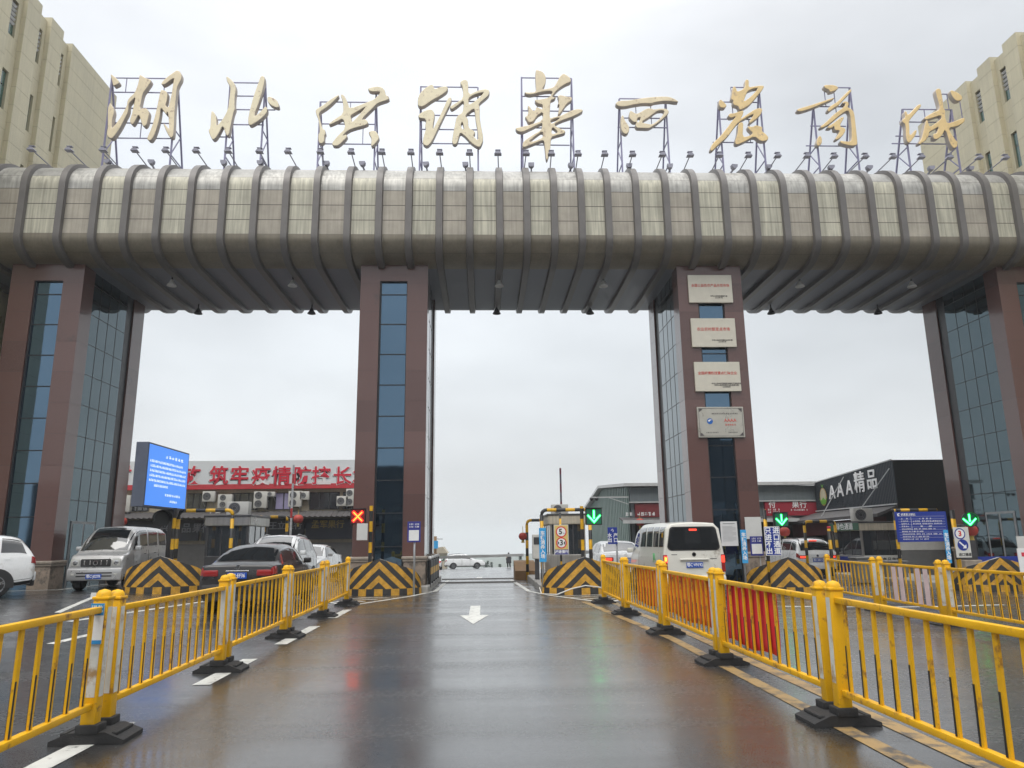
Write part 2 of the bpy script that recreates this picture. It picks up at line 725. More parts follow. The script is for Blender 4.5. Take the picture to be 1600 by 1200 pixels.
def marking(name, polys, m, lift=0.005):
    b = MB().use(m)
    for poly in polys:
        b.add([(x, y, gz(x, y) + lift) for x, y in poly], [tuple(range(len(poly)))])
    return structure(b.build(name))


def strip(p, q, w):
    """quads along a painted line"""
    p, q = Vector(p), Vector(q)
    n = max(1, int((q - p).length / 0.8))
    d = (q - p).normalized()
    a = Vector((d.y, -d.x)) * (w / 2)
    out = []
    for i in range(n):
        s0 = p.lerp(q, i / n)
        s1 = p.lerp(q, (i + 1) / n)
        out.append([tuple(s0 - a), tuple(s0 + a), tuple(s1 + a), tuple(s1 - a)])
    return out


for y0, y1 in ((1.6, 3.4), (5.2, 7.15), (8.9, 10.75), (12.2, 14.7), (16.2, 18.1)):
    marking("lane_line", strip((-3.2, y0), (-3.22, y1), 0.2), MATS["line_white"])
marking("lane_line", strip((2.98, 2.5), (2.98, 12.0), 0.16) + strip((2.98, 12.0), (2.55, 19.3), 0.16), MATS["line_yellow"])
marking("lane_line", strip((3.42, 2.5), (3.42, 12.0), 0.16) + strip((3.42, 12.0), (3.22, 19.0), 0.16), MATS["line_yellow"])
marking("lane_arrow", [[(-0.33, 18.6), (-0.09, 18.6), (-0.09, 16.3), (-0.33, 16.3)], [(-0.52, 16.3), (0.1, 16.3), (-0.21, 14.6)]], MATS["line_white"])
marking("lane_arrow", [[(-0.35, 37.2), (-0.08, 37.2), (-0.08, 34.6), (-0.35, 34.6)], [(-0.62, 34.6), (0.2, 34.6), (-0.21, 32.9)]], MATS["line_white"])
hl = strip((-4.3, 20.6), (-3.35, 19.3), 0.14) + strip((-3.35, 19.3), (-2.1, 22.2), 0.14) + strip((-2.1, 22.2), (-1.62, 24.0), 0.14)
for k in range(4):
    t = k / 4.0
    hl += strip((-3.35 + 0.25 * t * 4 - 0.1, 19.9 + k * 0.55), (-4.0 + k * 0.12, 20.7 + k * 0.4), 0.12)
marking("hatching", hl, MATS["line_white"])
hr = strip((3.9, 20.3), (3.05, 18.9), 0.14) + strip((3.05, 18.9), (1.85, 21.7), 0.14) + strip((1.85, 21.7), (1.42, 23.4), 0.14)
for k in range(4):
    hr += strip((2.9 - k * 0.26, 19.6 + k * 0.55), (3.8 - k * 0.1, 20.35 + k * 0.45), 0.12)
marking("hatching", hr, MATS["line_white"])
marking("lane_line", strip((-9.2, 16.8), (-10.4, 20.6), 0.13) + strip((-10.4, 20.6), (-11.2, 22.2), 0.13), MATS["line_white"])
marking("lane_line", strip((-8.2, 15.4), (-7.3, 21.8), 0.13), MATS["line_white"])
marking("lane_line", strip((-6.9, 8.5), (-6.9, 10.6), 0.14), MATS["line_white"])
marking("lane_line", strip((-6.9, 12.5), (-6.9, 14.6), 0.14), MATS["line_white"])
marking("lane_line", strip((-14.9, 23.2), (-13.0, 23.6), 0.12) + strip((-13.0, 23.6), (-12.9, 29.0), 0.12), MATS["line_white"])
marking("lane_line", strip((1.4, 23.4), (1.05, 31.0), 0.14), MATS["line_white"])
marking("lane_line", strip((-1.55, 24.0), (-1.45, 31.0), 0.14), MATS["line_white"])
marking("lane_line", strip((7.0, 17.5), (12.6, 18.0), 0.16), MATS["line_white"])
marking("lane_line", strip((8.6, 10.6), (13.0, 16.6), 0.15), MATS["line_white"])
marking("lane_line", strip((1.2, 52), (9.0, 53), 0.3), MATS["line_white"])

for y in (28.6, 32.4):
    b = MB().use(mat("speed_bump", (0.055, 0.05, 0.045), 0.6, var=0.3, scale=3))
    z0 = gz(0, y)
    b.prism([(-.17, 0.0), (-.1, .045), (.1, .045), (.17, 0.0)], -1.75 if y < 30 else -1.8, 1.2 if y < 30 else 1.3,
            lambda a, c, d: (d, y + a, z0 + c))
    o = b.build("speed_bump")
    tag(o, "low dark rubber bump across the lane, " + ("nearer of the two under the gate" if y < 30 else "farther of the two behind the gate"), "speed bump", "speed bumps under the gate")

# ------------------------------------------------------------------ the gate
D0, D1 = 24.0, 28.5
mat("granite", (0.125, 0.066, 0.058), 0.22, var=0.12, scale=60, coat=0.5, dirt=((0.09, 0.055, 0.05), 0.05, 0.6))
mat("granite_dark", (0.108, 0.058, 0.052), 0.25, var=0.12, scale=60, coat=0.45, dirt=((0.08, 0.05, 0.045), 0.06, 0.8))
mat("granite_red", (0.135, 0.072, 0.064), 0.20, var=0.12, scale=60, coat=0.5, dirt=((0.09, 0.055, 0.05), 0.06, 0.8))
mat("granite_joint", (0.055, 0.03, 0.028), 0.6)
mat("stone_plinth", (0.27, 0.215, 0.17), 0.75, var=0.35, scale=2.2, dirt=((0.10, 0.085, 0.07), 0.45, 3.0), bump=0.5, bscale=14)
mat("stone_cap", (0.30, 0.255, 0.21), 0.6, var=0.25, scale=6, bump=0.2)
glass_mat("blue_glass", (0.10, 0.17, 0.245), 0.03, 0.02, metal=0.95)
glass_mat("teal_glass", (0.08, 0.118, 0.135), 0.03, 0.03, metal=0.95)
mat("mullion", (0.02, 0.022, 0.026), 0.4)
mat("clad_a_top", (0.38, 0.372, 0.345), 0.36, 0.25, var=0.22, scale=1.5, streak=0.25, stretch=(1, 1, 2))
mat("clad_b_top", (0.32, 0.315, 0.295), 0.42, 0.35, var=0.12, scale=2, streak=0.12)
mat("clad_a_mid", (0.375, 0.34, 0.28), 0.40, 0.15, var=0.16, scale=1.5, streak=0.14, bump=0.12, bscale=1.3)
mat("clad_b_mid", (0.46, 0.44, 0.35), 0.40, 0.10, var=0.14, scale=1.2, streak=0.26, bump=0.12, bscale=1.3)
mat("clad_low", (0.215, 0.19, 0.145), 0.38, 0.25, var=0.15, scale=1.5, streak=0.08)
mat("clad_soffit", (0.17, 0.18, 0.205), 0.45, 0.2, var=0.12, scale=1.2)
mat("clad_seam", (0.07, 0.062, 0.055), 0.7)
mat("rib_metal", (0.155, 0.145, 0.138), 0.42, 0.2, var=0.10, scale=2, dirt=((0.12, 0.10, 0.09), 0.02, 6.0))

gate = thing("entrance_gate", "wide market gateway with four brown granite pillars under a ribbed metal beam", "gate", (2.3, D0, 0), world_coords=True)


def ellipse_arc(cy, cz, a, c, t0, t1, n):
    return [(cy + a * cos(t0 + (t1 - t0) * i / n), cz + c * sin(t0 + (t1 - t0) * i / n)) for i in range(n + 1)]


YF, YB = 23.1, 29.9
prof = []       # (y, z) from the crest forward, down the face, under the soffit, up the back
prof += ellipse_arc(24.5, 13.42, 1.4, 1.12, pi / 2, pi, 9)                       # top front curve
prof += [(YF, 13.0), (YF, 12.73), (YF, 12.19), (YF, 11.67)]
prof += ellipse_arc(24.3, 11.55, 1.2, 0.65, pi, 1.5 * pi, 9)                     # lower front curve
n_soff = len(prof)
prof += [(25.8, 10.9), (27.3, 10.9)]
prof += ellipse_arc(28.7, 11.55, 1.2, 0.65, 1.5 * pi, 2 * pi, 7)
prof += [(YB, 12.5)]
prof += ellipse_arc(28.5, 13.42, 1.4, 1.12, 0, pi / 2, 7)
ribs_px = [29, 90, 144, 193, 244, 294, 345, 395, 444, 492, 542, 591, 638, 686, 734, 781, 824, 867, 910, 952, 997, 1044, 1090,
           1137, 1183, 1230, 1276, 1321, 1367, 1413, 1460, 1505, 1552, 1594]
ribs = [at(x, 370, YF).x for x in ribs_px]
ribs = [ribs[0] - 3.4, ribs[0] - 2.3, ribs[0] - 1.15] + ribs + [ribs[-1] + 1.04 * k for k in (1, 2, 3, 4)]
XB0, XB1 = ribs[0], ribs[-1]

beam = MB()
# rows of panels on the front: boundaries as indices into prof with a thin recessed seam
def arc_at_z(z):
    for i in range(len(prof) - 1):
        (ya, za), (yb, zb) = prof[i], prof[i + 1]
        if za >= z >= zb:
            t = (za - z) / (za - zb) if za != zb else 0
            return i + t
    return 0


def at_s(sv):
    i = min(int(sv), len(prof) - 2)
    t = sv - i
    return (prof[i][0] + (prof[i + 1][0] - prof[i][0]) * t, prof[i][1] + (prof[i + 1][1] - prof[i][1]) * t)


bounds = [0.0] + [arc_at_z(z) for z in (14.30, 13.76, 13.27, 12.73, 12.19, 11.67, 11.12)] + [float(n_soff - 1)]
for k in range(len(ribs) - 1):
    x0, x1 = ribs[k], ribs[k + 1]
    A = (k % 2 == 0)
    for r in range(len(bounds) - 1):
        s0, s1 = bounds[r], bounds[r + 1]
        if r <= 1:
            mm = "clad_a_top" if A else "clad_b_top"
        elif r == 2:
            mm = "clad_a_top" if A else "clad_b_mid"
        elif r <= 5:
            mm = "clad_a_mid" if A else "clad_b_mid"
        else:
            mm = "clad_low"
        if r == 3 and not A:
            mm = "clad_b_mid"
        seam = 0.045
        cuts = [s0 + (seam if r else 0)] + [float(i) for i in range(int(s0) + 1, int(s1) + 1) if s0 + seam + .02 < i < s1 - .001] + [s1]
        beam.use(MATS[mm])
        pts = [at_s(c) for c in cuts]
        vs = [(x, y, z) for (y, z) in pts for x in (x0, x1)]
        beam.add(vs, [(2 * i, 2 * i + 1, 2 * i + 3, 2 * i + 2) for i in range(len(pts) - 1)])
        if r:
            beam.use(MATS["clad_seam"])
            a, c = at_s(s0), at_s(s0 + seam)
            beam.add([(x0, a[0], a[1]), (x1, a[0], a[1]), (x1, c[0] + .0, c[1]), (x0, c[0], c[1])], [(0, 1, 2, 3)])
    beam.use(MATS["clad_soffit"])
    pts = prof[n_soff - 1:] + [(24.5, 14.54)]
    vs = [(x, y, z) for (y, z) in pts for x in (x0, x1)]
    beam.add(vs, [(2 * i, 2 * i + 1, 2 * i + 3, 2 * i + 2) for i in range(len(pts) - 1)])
beam.use(MATS["clad_soffit"])
for x in (XB0, XB1):
    beam.add([(x, y, z) for y, z in prof], [tuple(range(len(prof)))])
beam_ob = beam.build("beam", gate, angle=35)


def rib_mesh(x):
    b = MB().use(MATS["rib_metal"])
    P = prof
    n = len(P)
    out = []
    for i in range(n):
        a, c = P[max(i - 1, 0)], P[min(i + 1, n - 1)]
        t = Vector((c[0] - a[0], c[1] - a[1])).normalized()
        nrm = Vector((t.y, -t.x))
        mid = Vector((26.5, 12.7))
        if (Vector(P[i]) - mid).dot(nrm) < 0:
            nrm = -nrm
        out.append(nrm)
    sec = [(-.135, -.02), (-.105, .13), (.105, .13), (.135, -.02)]
    vs = []
    for (y, z), nn in zip(P, out):
        for dx, h in sec:
            vs.append((x + dx, y + nn.x * h, z + nn.y * h))
    m = 4
    fs = []
    for i in range(n - 1):
        for k in range(3):
            fs.append((i * m + k, i * m + k + 1, (i + 1) * m + k + 1, (i + 1) * m + k))
    # close over the roof
    last = (n - 1) * m
    for k in range(3):
        fs.append((last + k, last + k + 1, k + 1, k))
    b.add(vs, fs)
    return b


for x in ribs:
    rib_mesh(x).build("rib", beam_ob, angle=35)

PX = [(-15.93, -13.53, -15.15, -14.2), (-4.2, -1.9, -3.54, -2.6), (6.8, 9.06, 7.48, 8.4), (18.33, 20.65, 19.0, 19.95)]
GTOP = 10.32
for pi_, (xa, xb, ga, gb) in enumerate(PX):
    b = MB().use(MATS["granite"])
    zb = 1.0
    top = 11.3
    # front pier: two jambs and a head over the glass strip
    jt = 1.12

    def slab(x0, x1, y0, y1, z0=zb, z1=top):
        n = max(1, int(round((z1 - z0) / 1.075)))
        zs = [z0 + (z1 - z0) * i / n for i in range(n + 1)]
        for i in range(n):
            b.use(MATS[random.choice(("granite", "granite", "granite_dark", "granite_red"))])
            b.box(x0, x1, y0, y1, zs[i], zs[i + 1] - 0.008)
            b.use(MATS["granite_joint"])
            b.box(x0 + .004, x1 - .004, y0 + .004, y1 - .004, zs[i + 1] - 0.008, zs[i + 1])
    slab(xa, ga, D0, D0 + .7)
    slab(gb, xb, D0, D0 + .7)
    b.use(MATS["granite"])
    b.box(ga, gb, D0 + .003, D0 + .7, GTOP + .02, top)
    p = b.build("pillar", gate)
    b = MB()
    slab(xa, xb, 27.65, D1)
    b.build("rear_pier", p)
    gl = MB().use(MATS["blue_glass"])
    gl.box(ga, gb, D0 + .12, D0 + .2, -0.2, GTOP)
    gl.use(MATS["mullion"])
    gl.box(ga, ga + .05, D0 + .06, D0 + .12, 0, GTOP)
    gl.box(gb - .03, gb, D0 + .09, D0 + .12, 0, GTOP)
    gl.box(ga, gb, D0 + .04, D0 + .2, GTOP, GTOP + .02)
    z = 9.88
    while z > 0.6:
        gl.box(ga + .05, gb - .03, D0 + .1, D0 + .12, z - .018, z + .018)
        z -= 1.06
    gl.build("glass_strip", p)
    for side, x in ((-1, xa), (1, xb)):
        sg = MB().use(MATS["teal_glass"])
        xi = x - side * .06
        sg.box(min(xi, xi - side * .06), max(xi, xi - side * .06), D0 + .7, 27.2, -0.2, top)
        sg.use(MATS["mullion"])
        z = 10.45
        while z > 2.4:
            sg.box(min(xi, xi + side * .006), max(xi, xi + side * .006), D0 + .7, 27.2, z - .012, z + .012)
            z -= 1.06
        for k in range(1, 4):
            y = D0 + .7 + 2.5 * k / 4
            sg.box(min(xi, xi + side * .008), max(xi, xi + side * .008), y - .01, y + .01, 0, top)
        sg.box(min(xi, xi - side * .25), max(xi, xi - side * .25), 27.2, 27.65, -0.2, top)   # dark recess before the rear pier
        if pi_ in (0, 3) and side == (1 if pi_ == 0 else -1):
            sg.use(MATS["grey_metal"])
            xo = xi + side * .03
            sg.box(min(xi, xo), max(xi, xo), D0 + 1.0, 26.5, -.1, 2.35)
            sg.use(MATS["teal_glass"])
            xo2 = xi + side * .04
            for ya, yb in ((D0 + 1.08, 25.7), (25.8, 26.42)):
                sg.box(min(xo, xo2), max(xo, xo2), ya, yb, .1, 2.27)
        sg.build("side_glass", p)
    # stone plinths left and right of the glass, and at the back
    for (x0, x1, y0, y1) in ((xa - .1, ga + .02, D0 - .12, D0 + .75), (gb - .02, xb + .1, D0 - .12, D0 + .75), (xa - .08, xb + .08, 27.6, D1 + .1)):
        pb = MB().use(MATS["stone_plinth"])
        pb.bbox(x0 + .06, x1 - (.06 if x1 > gb else 0.0), y0 + .06, y1, -0.3, 0.93, 0.02)
        pb.use(MATS["stone_cap"])
        pb.bbox(x0 + .03, x1 - .02, y0 + .03, y1 + .003, 0.93, 1.0, 0.02)
        pb.bbox(x0, x1, y0, y1 + .006, 1.0, 1.10, 0.03)
        pb.build("plinth", p)

# ------------------------------------------------------------------ lamps under and along the beam
mat("lamp_shade", (0.62, 0.62, 0.60), 0.35, 0.2)
mat("lamp_dark", (0.05, 0.05, 0.055), 0.5)
pl = None
bay = ["first bay", "second bay", "third bay"]
spots = [((268, 447), 10.5, 0), ((457, 447), 10.5, 0), ((780, 450), 10.5, 0), ((943, 449), 10.5, 0), ((1250, 447), 10.5, 0), ((1425, 447), 10.5, 0),
         ((310, 484), 10.55, 1), ((487, 487), 10.55, 1), ((776, 487), 10.55, 1), ((922, 490), 10.55, 1), ((1205, 488), 10.55, 1), ((1372, 488), 10.55, 1)]
bays = ["left opening", "left opening", "middle opening", "middle opening", "right opening", "right opening"]
for i, ((px, py), z, rear) in enumerate(spots):
    p = at(px, py, 25.0 if not rear else 28.25)
    sidew = "left-hand" if i % 2 == 0 else "right-hand"
    lab = (f"{'dark bell-shaped lamp at the rear edge' if rear else 'pale bell-shaped lamp hanging below the front'} of the beam over the {bays[i % 6]}, {sidew} one")
    t = thing("pendant_lamp", lab, "lamp", (p.x, p.y, 10.9), group="bell lamps under the gate beam")
    b = MB().use(MATS["dark_metal"])
    b.tube([(0, 0, 0.02), (0, 0, -.2)], .025)
    b.build("stem", t)
    b = MB().use(MATS["lamp_dark" if rear else "lamp_shade"])
    b.lathe([(.04, -.16), (.06, -.2), (.09, -.27), (.155, -.36), (.165, -.39), (.15, -.39), (.08, -.3)], 18)
    b.build("lamp_shade", t, smooth=True)

# floodlights on horizontal arms reaching forward from the crest of the beam
mat("flood_body", (0.30, 0.30, 0.36), 0.5, 0.2)


def make_flood(kind):
    t = thing("floodlight", "x", "floodlight", (0, 0, 0), group="floodlights along the top of the gate")
    b = MB().use(MATS["flood_body"])
    if kind == 0:
        b.tube([(0, 0.35, -.15), (0, 0.2, 0.03), (0, -.95, 0.06)], .02, 8)
        b.build("arm", t)
        b = MB().use(MATS["flood_body"])
        b.prism([(-.125, 0.0), (.125, 0.0), (.08, .07), (.04, .10), (-.04, .10), (-.08, .07)], -.10, .10, lambda a, c, d: (a, -.98 + d, 0.02 + c))
        b.box(-.02, .02, -1.0, -.96, .12, .17)
        b.box(-.09, .09, -1.04, -.92, .17, .19)
        b.build("lamp_head", t)
    else:
        b.bar((0, 0.4, -.12), (0, -.45, -.02), .05, .05)
        b.build("arm", t)
        b = MB().use(MATS["flood_body"])
        b.prism([(-.105, .12), (.105, .12), (.095, .03), (.045, -.03), (-.045, -.03), (-.095, .03)], -.10, .08, lambda a, c, d: (a, -.5 + d, c - .02))
        b.build("lamp_head", t)
    return t


fl0, fl1 = make_flood(0), make_flood(1)
nth = ["first", "second", "third", "fourth", "fifth", "sixth", "seventh", "eighth", "ninth", "tenth", "eleventh", "twelfth", "thirteenth", "fourteenth",
       "fifteenth", "sixteenth", "seventeenth", "eighteenth", "nineteenth", "twentieth", "twenty-first", "twenty-second", "twenty-third", "twenty-fourth",
       "twenty-fifth", "twenty-sixth", "twenty-seventh", "twenty-eighth", "twenty-ninth", "thirtieth", "thirty-first", "thirty-second", "thirty-third", "thirty-fourth"]
vis = ribs[3:37]
for i, x in enumerate(vis):
    o = fl0 if i == 0 else dup(fl0, (0, 0, 0), 0)
    o.location = (x, 24.15, 14.66)
    o.rotation_euler = (0, 0, random.uniform(-.05, .05))
    o["label"] = f"flat-headed floodlight on a rib of the gate beam, {nth[i]} from the left"
box_px = [(172, 243), (236, 239), (348, 249), (408, 246), (511, 251), (569, 256), (668, 247), (728, 246), (831, 248), (890, 249), (984, 250), (1048, 250),
          (1143, 248), (1199, 250), (1298, 248), (1355, 246), (1454, 246), (1512, 249)]
for i, (px, py) in enumerate(box_px):
    p = at(px, 252, 23.9)
    o = fl1 if i == 0 else dup(fl1, (0, 0, 0), 0)
    o.location = (p.x, 24.35, 14.62)
    o.rotation_euler = (0, 0, random.uniform(-.12, .12))
    o["label"] = f"stubby box floodlight on a thick arm on the gate beam, {nth[i]} from the left"

# ------------------------------------------------------------------ the nine gilded characters on their steel frames
def gilt(name, col):
    m = mat(name, col, 0.42, 0.0, var=0.10, scale=2.0, dirt=((0.42, 0.30, 0.22), 0.16, 5.0), bump=0.25, bscale=3.0)
    return m


gilt("gilt_pale", (0.84, 0.72, 0.50))
gilt("gilt_cream", (0.86, 0.77, 0.55))
gilt("gilt_gold", (0.82, 0.61, 0.30))
mat("letter_side", (0.48, 0.42, 0.36), 0.5)
LETTERS = {
    'lake': ((160, 100), "gilt_pale", [
        [(108, 140), (125, 142), (190, 190), (228, 240), (222, 268), (160, 298), (145, 292), (132, 240)],
        [(100, 525), (115, 530), (155, 600), (160, 660), (135, 740), (128, 860), (150, 845), (245, 720), (330, 560), (335, 500), (360, 455), (430, 395), (470, 300), (490, 220), (497, 155), (515, 148), (580, 190), (650, 210), (655, 245), (580, 350), (545, 395), (500, 610), (560, 590), (600, 600), (632, 650), (620, 720), (600, 810), (565, 842), (535, 825), (500, 700), (480, 690), (465, 720), (430, 790), (405, 815), (375, 800), (370, 750), (400, 660), (420, 560), (445, 445), (400, 490), (355, 535), (352, 640), (300, 740), (240, 860), (150, 990), (110, 1005), (62, 965), (62, 915), (75, 860), (72, 600)],
        [(780, 352), (820, 350), (868, 375), (878, 410), (868, 490), (845, 560), (885, 590), (900, 520), (930, 400), (950, 250), (965, 185), (850, 270), (800, 285), (785, 262), (850, 190), (960, 110), (1000, 85), (1040, 100), (1065, 150), (1060, 210), (1030, 260), (1000, 330), (985, 500), (970, 640), (965, 800), (955, 960), (935, 990), (900, 985), (850, 890), (815, 800), (835, 800), (890, 870), (895, 850), (885, 700), (875, 640), (860, 680), (830, 650), (785, 580), (775, 700), (735, 860), (690, 980), (650, 1030), (615, 1025), (595, 1000), (660, 860), (710, 680), (745, 520)]],
        [(130, 180), (1010, 205)],
        [(130, 182, 850, 200), (130, 375, 990, 390), (100, 585, 985, 605), (90, 785, 970, 800), (80, 990, 955, 1000)],
        [(330, 185, 322, 375), (555, 390, 540, 590), (525, 795, 515, 990), (840, 200, 838, 388)]),
    'north': ((320, 105), "gilt_cream", [
        [(285, 130), (310, 128), (380, 190), (415, 250), (420, 310), (405, 400), (402, 520), (410, 560), (385, 620), (365, 720), (345, 800), (330, 900), (310, 925), (280, 905), (245, 780), (200, 870), (150, 955), (115, 975), (90, 960), (45, 845), (75, 820), (85, 600), (105, 588), (140, 625), (160, 690), (158, 800), (240, 700), (290, 610), (315, 540), (335, 380), (345, 265), (300, 200)],
        [(770, 118), (800, 125), (808, 170), (780, 310), (730, 470), (655, 665), (730, 620), (800, 535), (825, 530), (840, 560), (835, 615), (740, 710), (630, 780), (595, 780), (580, 750), (585, 650), (650, 400), (720, 200), (745, 130)],
        [(840, 400), (880, 395), (950, 430), (985, 470), (998, 540), (960, 548), (880, 510), (840, 460)]],
        [(345, 210), (812, 210)],
        [(345, 210, 812, 210), (340, 385, 805, 390), (320, 568, 945, 572), (160, 705, 330, 707), (310, 766, 790, 775), (160, 935, 310, 935)],
        []),
    'supply': ((485, 115), "gilt_cream", [
        [(70, 490), (100, 465), (180, 420), (250, 360), (370, 285), (385, 300), (330, 360), (240, 445), (115, 525), (125, 600), (165, 745), (195, 750), (208, 805), (190, 830), (188, 915), (150, 945), (108, 925), (105, 820), (125, 790), (120, 700), (105, 610), (75, 540)],
        [(403, 285), (430, 278), (465, 310), (500, 390), (525, 475), (760, 385), (850, 350), (930, 270), (930, 245), (800, 245), (765, 205), (820, 185), (900, 172), (960, 185), (1000, 225), (1010, 290), (1050, 305), (1060, 350), (900, 400), (860, 445), (680, 620), (740, 610), (775, 650), (770, 680), (700, 705), (600, 730), (510, 762), (425, 840), (480, 812), (500, 850), (380, 970), (305, 972), (285, 935), (360, 840), (470, 735), (440, 600), (350, 650), (255, 690), (245, 675), (320, 615), (440, 540), (440, 400)],
        [(540, 565), (600, 530), (740, 445), (720, 475), (650, 560), (555, 660), (548, 600)],
        [(775, 785), (830, 765), (880, 770), (925, 850), (910, 895), (850, 965), (808, 980), (820, 880), (800, 830)]],
        [(135, 378), (882, 255)],
        [(135, 378, 880, 388), (125, 672, 880, 682), (115, 940, 880, 948)],
        [(540, 383, 538, 470), (708, 682, 707, 945)]),
    'sell': ((640, 110), "gilt_cream", [
        [(285, 190), (312, 195), (335, 255), (400, 225), (490, 212), (518, 235), (500, 285), (420, 340), (310, 400), (180, 492), (108, 480), (108, 390), (135, 310), (210, 235)],
        [(165, 560), (250, 525), (300, 525), (335, 570), (335, 620), (320, 700), (310, 790), (330, 760), (430, 560), (510, 380), (545, 355), (565, 380), (555, 430), (460, 620), (380, 790), (300, 960), (235, 1025), (170, 985), (190, 880), (220, 780), (205, 760), (225, 655), (120, 640), (115, 600)],
        [(670, 165), (715, 130), (755, 125), (785, 155), (790, 330), (900, 275), (1000, 250), (1060, 260), (1075, 300), (1050, 350), (925, 450), (940, 500), (940, 640), (960, 760), (985, 880), (985, 950), (945, 1035), (890, 1020), (820, 970), (740, 880), (680, 835), (660, 900), (640, 980), (600, 1000), (565, 970), (580, 860), (615, 690), (620, 650), (650, 600), (700, 575), (720, 520), (725, 400), (640, 480), (560, 530), (535, 490), (600, 450), (720, 375), (710, 220)],
        [(790, 375), (860, 330), (960, 300), (995, 295), (960, 340), (870, 420), (790, 465)],
        [(740, 610), (860, 510), (875, 560), (885, 680), (910, 800), (920, 945), (850, 880), (880, 840), (870, 815), (790, 770), (785, 650)],
        [(705, 690), (720, 740), (730, 800), (690, 770), (690, 720)]],
        [(150, 215), (915, 232)],
        [(150, 216, 915, 232), (150, 408, 912, 418), (148, 600, 912, 608), (145, 788, 912, 798), (140, 978, 910, 985)],
        []),
    'splendid': ((795, 105), "gilt_pale", [
        [(355, 45), (380, 38), (450, 60), (490, 110), (500, 180), (480, 250), (440, 300), (520, 290), (600, 270), (640, 210), (680, 130), (720, 92), (755, 92), (830, 150), (835, 200), (760, 230), (680, 280), (620, 340), (580, 395), (600, 410), (635, 395), (610, 430), (560, 445), (555, 520), (545, 690), (620, 665), (690, 655), (850, 575), (930, 560), (990, 570), (990, 600), (850, 670), (700, 720), (600, 775), (680, 820), (755, 850), (758, 885), (650, 915), (565, 940), (560, 1050), (550, 1150), (525, 1235), (510, 1255), (495, 1220), (485, 1100), (470, 990), (440, 985), (330, 1030), (205, 1080), (180, 1060), (190, 1000), (300, 920), (440, 840), (450, 750), (400, 770), (280, 830), (180, 875), (110, 860), (85, 815), (150, 805), (300, 770), (450, 715), (460, 600), (380, 650), (330, 735), (260, 745), (235, 690), (215, 665), (245, 655), (265, 590), (250, 515), (275, 520), (325, 590), (360, 575), (365, 535), (400, 545), (450, 570), (455, 500), (380, 495), (340, 440), (400, 435), (500, 420), (560, 390), (590, 320), (450, 330), (300, 375), (230, 365), (205, 335), (250, 340), (370, 335), (358, 200)],
        [(555, 715), (640, 685), (690, 680), (610, 740), (570, 760)],
        [(580, 800), (640, 850), (655, 880), (570, 900)],
        [(260, 1005), (350, 930), (455, 855), (460, 940), (350, 990)],
        [(650, 385), (700, 375), (770, 395), (840, 400), (850, 440), (770, 500), (720, 580), (680, 635), (655, 640), (672, 550), (675, 500), (650, 515), (668, 470), (665, 420)]],
        [(170, 135), (838, 155)],
        [(170, 138, 838, 155), (172, 388, 835, 400), (170, 580, 830, 595), (165, 810, 825, 820), (165, 1038, 815, 1048)],
        [(378, 395, 378, 580)]),
    'west': ((945, 120), "gilt_pale", [
        [(145, 350), (190, 322), (320, 320), (450, 295), (600, 275), (760, 265), (860, 268), (930, 295), (985, 330), (975, 345), (820, 325), (660, 345), (640, 362), (520, 358), (400, 375), (260, 405), (180, 398), (150, 375)],
        [(330, 470), (350, 455), (420, 500), (470, 480), (560, 425), (620, 425), (660, 440), (740, 425), (830, 430), (862, 470), (840, 510), (740, 600), (610, 690), (560, 695), (480, 690), (430, 690), (405, 650), (425, 610), (380, 610), (345, 575), (325, 550)],
        [(430, 560), (480, 540), (465, 590), (440, 620)],
        [(485, 610), (600, 540), (700, 460), (780, 450), (800, 480), (740, 560), (640, 640), (560, 630)],
        [(210, 560), (230, 515), (250, 525), (270, 590), (330, 670), (325, 740), (290, 775), (240, 755), (215, 690)]],
        [(192, 300), (812, 290)],
        [(192, 298, 812, 295), (185, 555, 800, 555), (170, 682, 835, 678)],
        [(408, 300, 412, 555), (608, 300, 622, 680)]),
    'farm': ((1095, 115), "gilt_gold", [
        [(590, 95), (615, 78), (645, 95), (640, 185), (700, 175), (790, 162), (845, 165), (840, 200), (760, 300), (660, 420), (560, 480), (515, 490), (500, 440), (440, 425), (425, 390), (435, 365), (400, 345), (415, 270), (425, 190), (450, 165), (475, 205), (485, 245), (560, 215), (590, 180)],
        [(625, 240), (700, 205), (770, 195), (680, 300), (570, 385), (600, 300)],
        [(360, 570), (385, 535), (440, 535), (540, 498), (575, 505), (560, 560), (530, 610), (620, 545), (720, 480), (790, 460), (828, 480), (800, 560), (720, 630), (640, 680), (660, 620), (715, 540), (640, 575), (540, 635), (480, 680), (360, 850), (230, 960), (150, 1045), (118, 1030), (150, 940), (250, 850), (340, 740), (430, 620), (470, 575), (400, 600)],
        [(500, 665), (560, 650), (570, 690), (560, 850), (640, 840), (700, 800), (640, 750), (620, 705), (690, 715), (730, 692), (790, 705), (828, 720), (815, 770), (880, 820), (908, 860), (890, 900), (800, 912), (715, 840), (600, 910), (480, 962), (450, 925), (490, 800)],
        [(240, 370), (262, 345), (300, 375), (350, 430), (320, 465), (260, 460), (240, 420)]],
        [(235, 382), (775, 185)],
        [(400, 185, 775, 188), (235, 382, 775, 385), (215, 612, 760, 612), (160, 920, 700, 925)],
        [(400, 185, 425, 612), (640, 615, 645, 920)]),
    'trade': ((1240, 120), "gilt_gold", [
        [(400, 125), (420, 110), (550, 112), (605, 148), (560, 190), (480, 212), (475, 180), (420, 155)],
        [(40, 445), (60, 430), (200, 390), (400, 325), (545, 275), (540, 298), (400, 360), (220, 435), (100, 470), (55, 468)],
        [(450, 440), (480, 400), (580, 340), (680, 240), (750, 170), (775, 175), (770, 205), (640, 340), (610, 380), (540, 420), (480, 470), (455, 465)],
